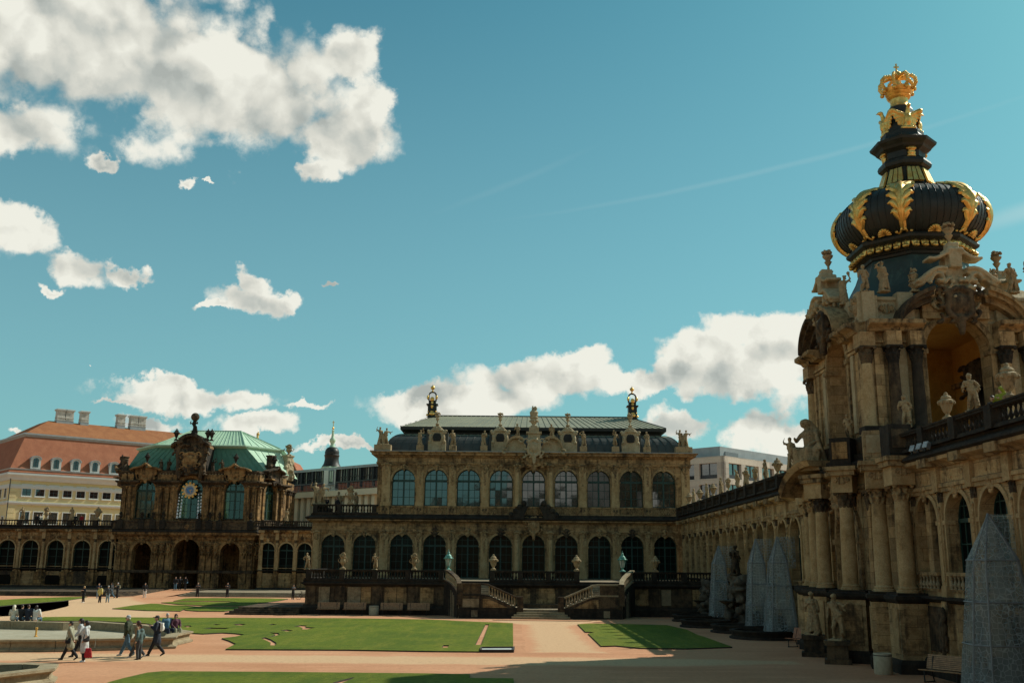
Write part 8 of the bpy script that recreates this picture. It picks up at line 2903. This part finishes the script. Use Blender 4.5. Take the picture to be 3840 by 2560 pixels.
def person(label, loc, rz, h=1.7, pose='walk', top=('jacket', 'cloth_black'), legs='cloth_denim', shoes='cloth_black', hair=('short', 'hair_dark'), skin='skin', arms='swing', ph=1, extras=(), vox=.024, z=0.0, female=False, turn=0.0, group=None):
    s = h / 1.75
    P = thing('person', label, 'person', (loc[0], loc[1], z), group)
    M_ = T((loc[0], loc[1], z)) @ RZ(rz) @ SC(s)
    V = Vector
    hip = .90
    lean = -.03 if pose == 'walk' else 0
    if pose == 'sit':
        hip = .13
    sw = .185 if female else .205
    pel = V((0, 0, hip))
    che = V((0, lean, hip + .40))
    nk = V((0, lean * 1.3, hip + .555))
    hd = V((0, lean * 1.6 - .02, hip + .715))
    leg_pts, foot = [], []
    for sd in (-1, 1):
        hp = V((.088 * sd, 0, hip - .02))
        if pose == 'walk':
            f = ph * sd
            if f > 0:
                kn = hp + V((.0, -.14, -.40))
                an = kn + V((0, -.16, -.37))
            else:
                kn = hp + V((0, .06, -.42))
                an = kn + V((0, .26, -.30))
            fd = V((0, -1, .0 if f > 0 else -.55))
        elif pose == 'sit':
            kn = hp + V((.05 * sd, -.43, .03))
            an = kn + V((0, -.05, -.44))
            fd = V((.1 * sd, -1, 0))
        else:
            kn = hp + V((.015 * sd, -.015 * (1 + sd * ph), -.42))
            an = hp + V((.03 * sd, .02, -.80))
            fd = V((.2 * sd, -1, 0))
        leg_pts.append((hp, kn, an))
        foot.append((an, fd.normalized()))
    arm_pts = []
    for sd in (-1, 1):
        sh = V((sw * sd, lean, hip + .50))
        if arms == 'swing':
            f = -ph * sd
            el = sh + V((.045 * sd, -.10 * f + .04, -.27))
            wr = el + V((0, -.14 * f - .05, -.22))
        elif arms == 'pocket':
            el = sh + V((.10 * sd, .06, -.27))
            wr = el + V((-.06 * sd, -.10, -.20))
        elif arms == 'chest' or (arms == 'phone'):
            el = sh + V((.06 * sd, -.02, -.27))
            wr = el + V((-.12 * sd, -.20, .13))
        elif arms == 'lap':
            el = sh + V((.07 * sd, -.06, -.26))
            wr = el + V((-.08 * sd, -.22, -.10))
        elif arms == 'cross':
            el = sh + V((.07 * sd, -.02, -.27))
            wr = el + V((-.24 * sd, -.16, .06))
        elif arms == 'prop':
            el = sh + V((.08 * sd, .03, -.26))
            wr = el + V((.03 * sd, -.04, -.24))
        else:
            el = sh + V((.04 * sd, .02, -.28))
            wr = el + V((.0, -.04, -.25))
        arm_pts.append((sh, el, wr))
    # body: one continuous surface
    B = []
    B.append(('c', pel + V((0, 0, .02)), che, .115, .125))
    B.append(('c', arm_pts[0][0], arm_pts[1][0], .06, .06))
    B.append(('c', che, nk, .09, .052))
    R_t = RZ(turn)
    fdv = R_t @ V((0, -1, 0))
    B += [('c', nk, hd + V((0, 0, -.06)), .052, .05), ('e', hd + V((0, .012, .025)), (.076, .092, .098), R_t), ('e', hd + fdv * .035 + V((0, 0, -.045)), (.056, .058, .068), R_t),
          ('c', hd + fdv * .085 + V((0, 0, .015)), hd + fdv * .104 + V((0, 0, -.018)), .012, .017)]
    for sd in (-1, 1):
        B.append(('e', hd + (R_t @ V((.078 * sd, .01, -.005))), (.014, .024, .034)))
        limb(B, leg_pts[(sd + 1) // 2], (.078, .050, .036))
        limb(B, arm_pts[(sd + 1) // 2], (.046, .036, .026))
    ex = MB()
    for sd, ap in zip((-1, 1), arm_pts):
        d = (ap[2] - ap[1])
        hand(ex, ap[2], d, sd, V((-.6 * sd, -.6, 0)))
    ex.cur = 1
    for sd in (-1, 1):
        ex.ball(tuple(hd + (R_t @ V((.031 * sd, -.090, .018)))), .012, 6, 4)
    ex.cur = 2
    ex.ball(tuple(hd + (R_t @ V((0, -.091, -.058)))), .014, 6, 4, (1.7, .6, .45))
    body = blob('body', B, skin, vox * .9, 2, extra=ex, extra_mats=('eye_dark', 'lip'))
    inst('body', body, P, M_)
    # trousers
    L = [('c', leg_pts[0][0] + V((0, 0, .04)), leg_pts[1][0] + V((0, 0, .04)), .115, .115)]
    wide = .012
    for lp in leg_pts:
        limb(L, (lp[0], lp[1], lp[2] + (lp[1] - lp[2]).normalized() * .03), (.100 + wide, .070 + wide, .058 + wide))
    inst('trousers', blob('trousers', L, legs, vox, 2, .006, 12), P, M_)
    # shoes
    for an, fd in foot:
        k_ = blob('shoe', [('e', an + fd * .07 + V((0, 0, -.045)), (.045, .045, .04)), ('c', an + V((0, 0, -.05)) - fd * .03, an + fd * .15 + V((0, 0, -.065)), .042, .032), ('c', an + V((0, 0, .02)), an + V((0, 0, -.04)), .044, .045)], shoes, vox, 1)
        inst('shoe', k_, P, M_)
    # upper garment
    kind, tm = top
    g_ = .022 if kind != 'puffer' else .045
    Tp = [('c', pel + V((0, 0, .06)), che, .128 + g_, .142 + g_), ('c', arm_pts[0][0] + V((0, 0, -.02)), arm_pts[1][0] + V((0, 0, -.02)), .066 + g_, .066 + g_), ('c', che, nk + V((0, 0, -.03)), .13, .066 + g_ * .6),
          ('e', che + V((0, .01, .0)), (.185 + g_, .125 + g_, .14))]
    if kind in ('coat', 'longcoat'):
        dz = .28 if kind == 'coat' else .44
        if pose != 'sit':
            Tp.append(('c', pel, pel + V((0, .01, -dz)), .145 + g_, .165 + g_))
            for sd in (-1, 1):
                Tp.append(('c', pel + V((.06 * sd, 0, 0)), pel + V((.09 * sd, -.02, -dz)), .12 + g_, .11 + g_))
        else:
            Tp.append(('c', pel, pel + V((0, .06, .02)), .18, .20))
    else:
        Tp.append(('c', pel + V((0, 0, .04)), pel + V((0, 0, -.03)), .135 + g_, .135 + g_))
    for ap in arm_pts:
        limb(Tp, (ap[0], ap[1], ap[2] + (ap[1] - ap[2]).normalized() * .02), (.062 + g_, .054 + g_ * .8, .042 + g_ * .6))
    if 'hood' in extras:
        Tp += [('e', nk + V((0, .09, -.01)), (.13, .09, .10)), ('c', nk + V((-.09, .02, .0)), nk + V((.09, .02, .0)), .06, .06)]
    if 'collar' in extras:
        Tp += [('c', nk + V((-.07, -.02, .0)), nk + V((.07, -.02, .0)), .07, .07), ('e', nk + V((0, .04, .02)), (.10, .08, .07))]
    inst({'jacket': 'jacket', 'puffer': 'jacket'}.get(kind, 'coat'), blob(kind, Tp, tm, vox, 2, .009 if kind != 'puffer' else .014, 9), P, M_)
    # hair or hat
    hk, hm = hair
    H = []
    if hk == 'short':
        H = [('e', hd + V((0, .022, .045)), (.088, .098, .090)), ('e', hd + V((0, .06, .0)), (.080, .060, .075))]
    elif hk == 'long':
        H = [('e', hd + V((0, .022, .045)), (.092, .100, .092)), ('c', hd + V((0, .07, .02)), hd + V((0, .10, -.22)), .085, .07), ('c', hd + V((-.075, .03, .02)), hd + V((-.085, .04, -.15)), .035, .03), ('c', hd + V((.075, .03, .02)), hd + V((.085, .04, -.15)), .035, .03)]
    elif hk == 'bob':
        H = [('e', hd + V((0, .022, .045)), (.095, .102, .092)), ('c', hd + V((0, .06, .02)), hd + V((0, .075, -.08)), .09, .075), ('c', hd + V((-.08, .01, .02)), hd + V((-.085, .0, -.07)), .03, .03), ('c', hd + V((.08, .01, .02)), hd + V((.085, .0, -.07)), .03, .03)]
    elif hk == 'beanie':
        H = [('e', hd + V((0, .018, .065)), (.096, .106, .095)), ('c', hd + V((-.05, .01, .035)), hd + V((.05, .01, .035)), .062, .062)]
    elif hk == 'cap':
        H = [('e', hd + V((0, .018, .06)), (.094, .104, .080)), ('e', hd + fdv * .12 + V((0, 0, .045)), (.070, .085, .016), R_t)]
    elif hk == 'hood':
        H = [('e', hd + V((0, .03, .03)), (.112, .112, .125)), ('c', hd + V((0, .08, 0)), nk + V((0, .08, 0)), .10, .10)]
    inst('hat' if hk in ('beanie', 'cap') else 'hood' if hk == 'hood' else 'hair', blob('hair', H, hm, vox * .85, 1, .007, 22), P, M_)
    if hk == 'beanie' or hk == 'cap':
        inst('hair', blob('hair', [('e', hd + V((0, .065, -.01)), (.078, .05, .05))], 'hair_grey' if hk == 'beanie' else 'hair_dark', vox * .85, 1), P, M_)
    for e in extras:
        if e == 'sunglasses':
            gm = MB()
            for sd in (-1, 1):
                gm.ball(tuple(hd + (R_t @ V((.034 * sd, -.098, .02)))), .027, 8, 5, (1, .4, .8))
            gm.tube([tuple(hd + (R_t @ V((x, y, .026)))) for x, y in ((-.085, .0), (-.065, -.085), (.065, -.085), (.085, .0))], .006, 5)
            inst('sunglasses', gm.mesh('sunglasses', 'eye_dark', True), P, M_)
        elif isinstance(e, tuple):
            what, mat_, side = e
            if what == 'backpack':
                bp_ = blob('backpack', [('b', che + V((0, .21, -.05)), (.12, .06, .17)), ('e', che + V((0, .25, -.10)), (.12, .08, .12))], mat_, vox, 3)
                b_ = inst('backpack', bp_, P, M_)
                sm = MB()
                for sd in (-1, 1):
                    sm.tube([tuple(che + V((.10 * sd, .16, .12))), tuple(che + V((.115 * sd, .02, .185))), tuple(che + V((.11 * sd, -.135, .08))), tuple(che + V((.115 * sd, -.12, -.12)))], .022, 6)
                inst('strap', sm.mesh('strap', mat_, True), b_, M_)
            elif what == 'shoulder_bag':
                b_ = inst('shoulder_bag', blob('shoulder_bag', [('b', pel + V((.24 * side, .06, .08)), (.05, .13, .12)), ('e', pel + V((.25 * side, .06, .03)), (.07, .15, .10))], mat_, vox, 3), P, M_)
                sm = MB().tube([tuple(pel + V((.24 * side, .16, .18))), tuple(che + V((.17 * side, .06, .16))), tuple(pel + V((.24 * side, -.05, .18)))], .014, 6)
                inst('strap', sm.mesh('strap', mat_, True), b_, M_)
            elif what == 'handbag':
                b_ = inst('handbag', blob('handbag', [('b', pel + V((.22 * side, -.06, -.06)), (.045, .11, .075)), ('e', pel + V((.22 * side, -.06, -.08)), (.06, .12, .08))], mat_, vox, 2), P, M_)
                sm = MB().tube([tuple(pel + V((.22 * side, .04, 0))), tuple(che + V((-.10 * side, .05, .18))), tuple(che + V((-.05 * side, -.17, .0))), tuple(pel + V((.22 * side, -.15, 0)))], .009, 5)
                inst('strap', sm.mesh('strap', mat_, True), b_, M_)
            elif what == 'red_cloth':
                S = []
                for j in range(6):
                    S.append(('c', pel + V((.16 * side, .08 + .035 * j, -.34)), pel + V((.18 * side, .07 + .05 * j, -.66 - .03 * (j % 2))), .035, .045))
                inst('scarf', blob('scarf', S, mat_, vox, 1, .01, 14), P, M_)
            elif what == 'scarf':
                inst('scarf', blob('scarf', [('c', nk + V((-.06, -.03, .01)), nk + V((.06, -.03, .01)), .065, .065), ('e', nk + V((0, .03, .02)), (.10, .09, .06))], mat_, vox, 1, .012, 16), P, M_)
            elif what == 'vest':
                inst('vest', blob('vest', [('e', che + V((0, -.02, -.05)), (.20, .165, .19)), ('c', pel + V((0, 0, .14)), che, .16, .165)], mat_, vox, 2), P, M_)
    return P


LEFT = -pi / 2
person('woman in a pale khaki coat, black trousers and boots walking left, front of a trio', G(258, 2474), LEFT + .1, 1.64, 'walk', ('coat', 'cloth_khaki'), 'cloth_black', 'cloth_black', ('short', 'hair_dark'), arms='swing', ph=1, extras=('collar', ('handbag', 'cloth_black', 1), ('scarf', 'cloth_tan', 0)), female=True)
person('woman in a light grey jacket and sunglasses, half hidden behind the long pale coat', G(296, 2464), LEFT + .3, 1.70, 'walk', ('jacket', 'cloth_grey'), 'cloth_black', 'cloth_black', ('long', 'hair_dark'), arms='swing', ph=-1, extras=('sunglasses', 'collar'), female=True, turn=.5)
person('woman in a long pale coat and white trainers with a dark shoulder bag', G(311, 2480), LEFT + .35, 1.72, 'stand', ('longcoat', 'cloth_light'), 'cloth_black', 'shoe_white', ('bob', 'hair_dark'), arms='pocket', ph=1, extras=('hood', ('shoulder_bag', 'cloth_charcoal', 1), ('red_cloth', 'cloth_red', 1)), female=True, turn=-.4)
person('man in a dark green padded jacket, jeans and a grey knitted hat', G(474, 2460), LEFT + .05, 1.80, 'walk', ('puffer', 'cloth_olive'), 'cloth_denim', 'cloth_grey', ('beanie', 'cloth_grey'), arms='pocket', ph=-1, extras=('collar', 'sunglasses'))
person('brown-haired woman in a tan coat beside a boy in a teal hoodie', G(512, 2466), LEFT, 1.62, 'walk', ('coat', 'cloth_tan'), 'cloth_charcoal', 'cloth_grey', ('bob', 'hair_brown'), arms='swing', ph=1, extras=(), female=True)
person('boy in a teal hooded jacket and wide dark trousers', G(518, 2472), LEFT - .2, 1.50, 'stand', ('jacket', 'cloth_teal'), 'cloth_charcoal', 'cloth_black', ('short', 'hair_brown'), arms='pocket', ph=1, extras=('hood',))
person('man in a navy hooded coat and cap with a white backpack, walking left', G(583, 2459), LEFT + .15, 1.80, 'walk', ('coat', 'cloth_navy'), 'cloth_black', 'cloth_black', ('cap', 'cloth_charcoal'), arms='chest', ph=1, extras=('hood', ('backpack', 'cloth_white', 0)))
x, y = G(624, 2366, .6)
person('white-haired man in a blue jacket sitting on the basin rim', (x, y), .85, 1.74, 'sit', ('jacket', 'cloth_blue'), 'cloth_navy', 'cloth_brown', ('short', 'hair_grey'), arms='prop', z=.57, turn=-.3)
x, y = G(656, 2365, .6)
person('woman in a maroon jacket sitting on the basin rim', (x, y), .7, 1.66, 'sit', ('jacket', 'cloth_maroon'), 'cloth_khaki', 'cloth_charcoal', ('bob', 'hair_brown'), arms='lap', z=.57, female=True, turn=-.2)
for px, lab, top, hair, fem in ((46, 'person in a cream coat sitting on the far basin rim, leftmost of four', ('coat', 'cloth_cream'), ('hood', 'cloth_cream'), True), (76, 'person in a black jacket sitting on the far basin rim, second from the left', ('jacket', 'cloth_black'), ('short', 'hair_dark'), False),
                                (100, 'person in a navy jacket sitting on the far basin rim, third from the left', ('puffer', 'cloth_navy'), ('short', 'hair_brown'), False), (130, 'dark-haired woman in a white jacket on the far basin rim, rightmost of four', ('puffer', 'cloth_white'), ('long', 'hair_dark'), True)):
    x, y = G(px, 2322, .62)
    person(lab, (x, y + .1), pi + rnd.uniform(-.25, .25), 1.72 if not fem else 1.66, 'sit', top, 'cloth_denim', 'cloth_charcoal', hair, arms='lap', z=.57, female=fem, vox=.03, group='people sitting on the far basin rim')
mid = [('blonde person in black looking down at a phone', (311, 2258), -.4, 1.66, 'stand', ('jacket', 'cloth_black'), 'cloth_black', 'shoe_white', ('bob', 'hair_blond'), 'phone', (), True),
       ('woman in a yellow jacket and black trousers, seen from behind', (373, 2259), pi - .4, 1.68, 'stand', ('puffer', 'cloth_yellow'), 'cloth_black', 'cloth_tan', ('bob', 'hair_dark'), 'pocket', (), True),
       ('man in a dark jacket and light jeans beside the woman in yellow', (402, 2258), pi + .5, 1.70, 'stand', ('jacket', 'cloth_charcoal'), 'cloth_paledenim', 'cloth_charcoal', ('short', 'hair_grey'), 'pocket', (), False),
       ('person in pale jeans half hidden by the woman in yellow', (367, 2243), .3, 1.72, 'stand', ('jacket', 'cloth_navy'), 'cloth_paledenim', 'shoe_white', ('short', 'hair_brown'), 'cross', (), False),
       ('person in a grey hooded jacket and jeans striding left', (417, 2242), LEFT, 1.76, 'walk', ('jacket', 'cloth_charcoal'), 'cloth_denim', 'cloth_black', ('short', 'hair_dark'), 'pocket', ('hood',), False),
       ('person in black with a khaki backpack', (438, 2241), -.8, 1.74, 'stand', ('jacket', 'cloth_black'), 'cloth_black', 'cloth_black', ('short', 'hair_grey'), 'chest', (('backpack', 'cloth_khaki', 0),), False),
       ('person in a black jacket and white trousers standing before the steps', (541, 2240), .3, 1.72, 'stand', ('jacket', 'cloth_black'), 'cloth_white', 'shoe_white', ('short', 'hair_dark'), 'pocket', (), True)]
for lab, q, rz, h, po, top, lg, sh, hr, ar, exx, fem in mid:
    person(lab, G(*q), rz, h, po, top, lg, sh, hr, arms=ar, extras=exx, female=fem, vox=.032)
for q, zz, lab, rz, lg, exx in (((740, 2230), 0.0, 'guard in black with a grey vest on the steps by the central arch', .3, 'cloth_black', (('vest', 'cloth_charcoal', 0),)), ((852, 2231), .0, 'guard in black with a grey vest in front of the right-hand steps', -.2, 'cloth_black', (('vest', 'cloth_charcoal', 0),)),
                               ((656, 2212), .45, 'person in teal trousers in the shade of the central arch', 0, 'cloth_blue', ()), ((672, 2211), .45, 'dark figure in the middle of the group in the central arch', .4, 'cloth_black', ()), ((693, 2211), .45, 'person with a blue bag in the shade of the central arch', -.5, 'cloth_black', (('shoulder_bag', 'cloth_blue', 1),))):
    person(lab, G(*q, zz) if zz else (AY(q[0], 2230, 123.4)[0], 123.4), rz, 1.76, 'stand', ('jacket', 'cloth_black'), lg, 'cloth_black', ('short', 'hair_dark'), arms='chest' if 'guard' in lab else 'pocket', extras=exx, vox=.036, z=zz)
for px, Y, zz, lab, top, hr, rz in ((140, 145.6, 8.9, 'visitor in black on the left gallery roof, between statue and vase', ('jacket', 'cloth_black'), ('short', 'hair_dark'), 0), (152, 146.0, 8.9, 'visitor in a pale jacket on the left gallery roof beside one in black', ('jacket', 'cloth_cream'), ('short', 'hair_brown'), .4),
                               (283, 145.4, 8.9, 'visitor in black leaning on the left gallery balustrade', ('jacket', 'cloth_black'), ('short', 'hair_dark'), .2), (307, 145.4, 8.9, 'visitor in a red jacket on the left gallery roof', ('jacket', 'cloth_red'), ('short', 'hair_dark'), -.3),
                               (1222, 102.9, 9.0, 'visitor in black photographing from the wing roof terrace', ('jacket', 'cloth_black'), ('short', 'hair_dark'), 0), (1262, 103.0, 9.0, 'person in black with a white sleeve on the wing roof terrace', ('coat', 'cloth_black'), ('long', 'hair_dark'), -.6),
                               (1272, 103.6, 9.0, 'person in a white top behind the dark pair on the wing roof terrace', ('jacket', 'cloth_white'), ('long', 'hair_dark'), .8)):
    x = AY(px, 1930, Y)[0]
    person(lab, (x, Y), rz, 1.74, 'stand', top, 'cloth_black', 'cloth_black', hr, arms='phone' if 'photo' in lab else 'pocket', vox=.04, z=zz)
for px, py, off, lab, top, hr, h in ((3757, 1500, .85, 'visitor in a lime green padded jacket leaning on the near balustrade', ('puffer', 'cloth_lime'), ('hood', 'cloth_lime'), 1.72), (3722, 1512, .8, 'visitor in black beside the lime green jacket on the near balustrade', ('jacket', 'cloth_black'), ('long', 'hair_dark'), 1.5)):
    X_ = 16.8 + off
    r = ray(px, py)
    t = X_ / r.x
    person(lab, (X_, r.y * t), LEFT + .3, h, 'stand', top, 'cloth_black', 'cloth_black', hr, arms='chest', vox=.03, z=8.9)
x, y = G(1098, 2247)
person('person in dark clothes and white shoes with a bicycle in the terrace shade', (x, y), .9, 1.72, 'stand', ('jacket', 'cloth_charcoal'), 'cloth_black', 'shoe_white', ('short', 'hair_dark'), arms='chest', vox=.036)
bk_ = thing('bicycle', 'dark bicycle standing in the shade at the left end of the terrace', 'bicycle', (x + 1.1, y + .4, 0))
Mb = T((x + 1.1, y + .4, 0)) @ RZ(.2)
for a in (-.52, .52):
    wmb = MB()
    wmb.tube([(a + .33 * cos(2 * pi * j / 20), 0, .34 + .33 * sin(2 * pi * j / 20)) for j in range(21)], .025, 6)
    w_ = wmb.build('wheel', 'iron', bk_, True, Mb)
    sp_ = MB()
    for j in range(8):
        sp_.tube([(a, 0, .34), (a + .31 * cos(j * pi / 4), 0, .34 + .31 * sin(j * pi / 4))], .006, 4)
    sp_.build('spokes', 'steel_grey', w_, False, Mb)
fm = MB()
for a, b in (((-.52, 0, .34), (-.1, 0, .30)), ((-.1, 0, .30), (-.22, 0, .82)), ((-.22, 0, .80), (.36, 0, .80)), ((.36, 0, .86), (.52, 0, .34)), ((-.1, 0, .30), (.38, 0, .76)), ((-.52, 0, .34), (-.21, 0, .76))):
    fm.tube([a, b], .022, 6)
fm.build('frame', 'cloth_black', bk_, True, Mb)
MB().tube([(.36, 0, .84), (.34, 0, 1.0), (.30, .25, 1.02), (.22, .28, 1.0)], .016, 6).tube([(.34, 0, 1.0), (.30, -.25, 1.02), (.22, -.28, 1.0)], .016, 6).build('handlebar', 'iron', bk_, True, Mb)
MB().ball((-.24, 0, .88), .12, 8, 5, (1.2, .6, .35)).build('saddle', 'iron', bk_, True, Mb)

bpy.data.scenes.remove(tmp_scene)
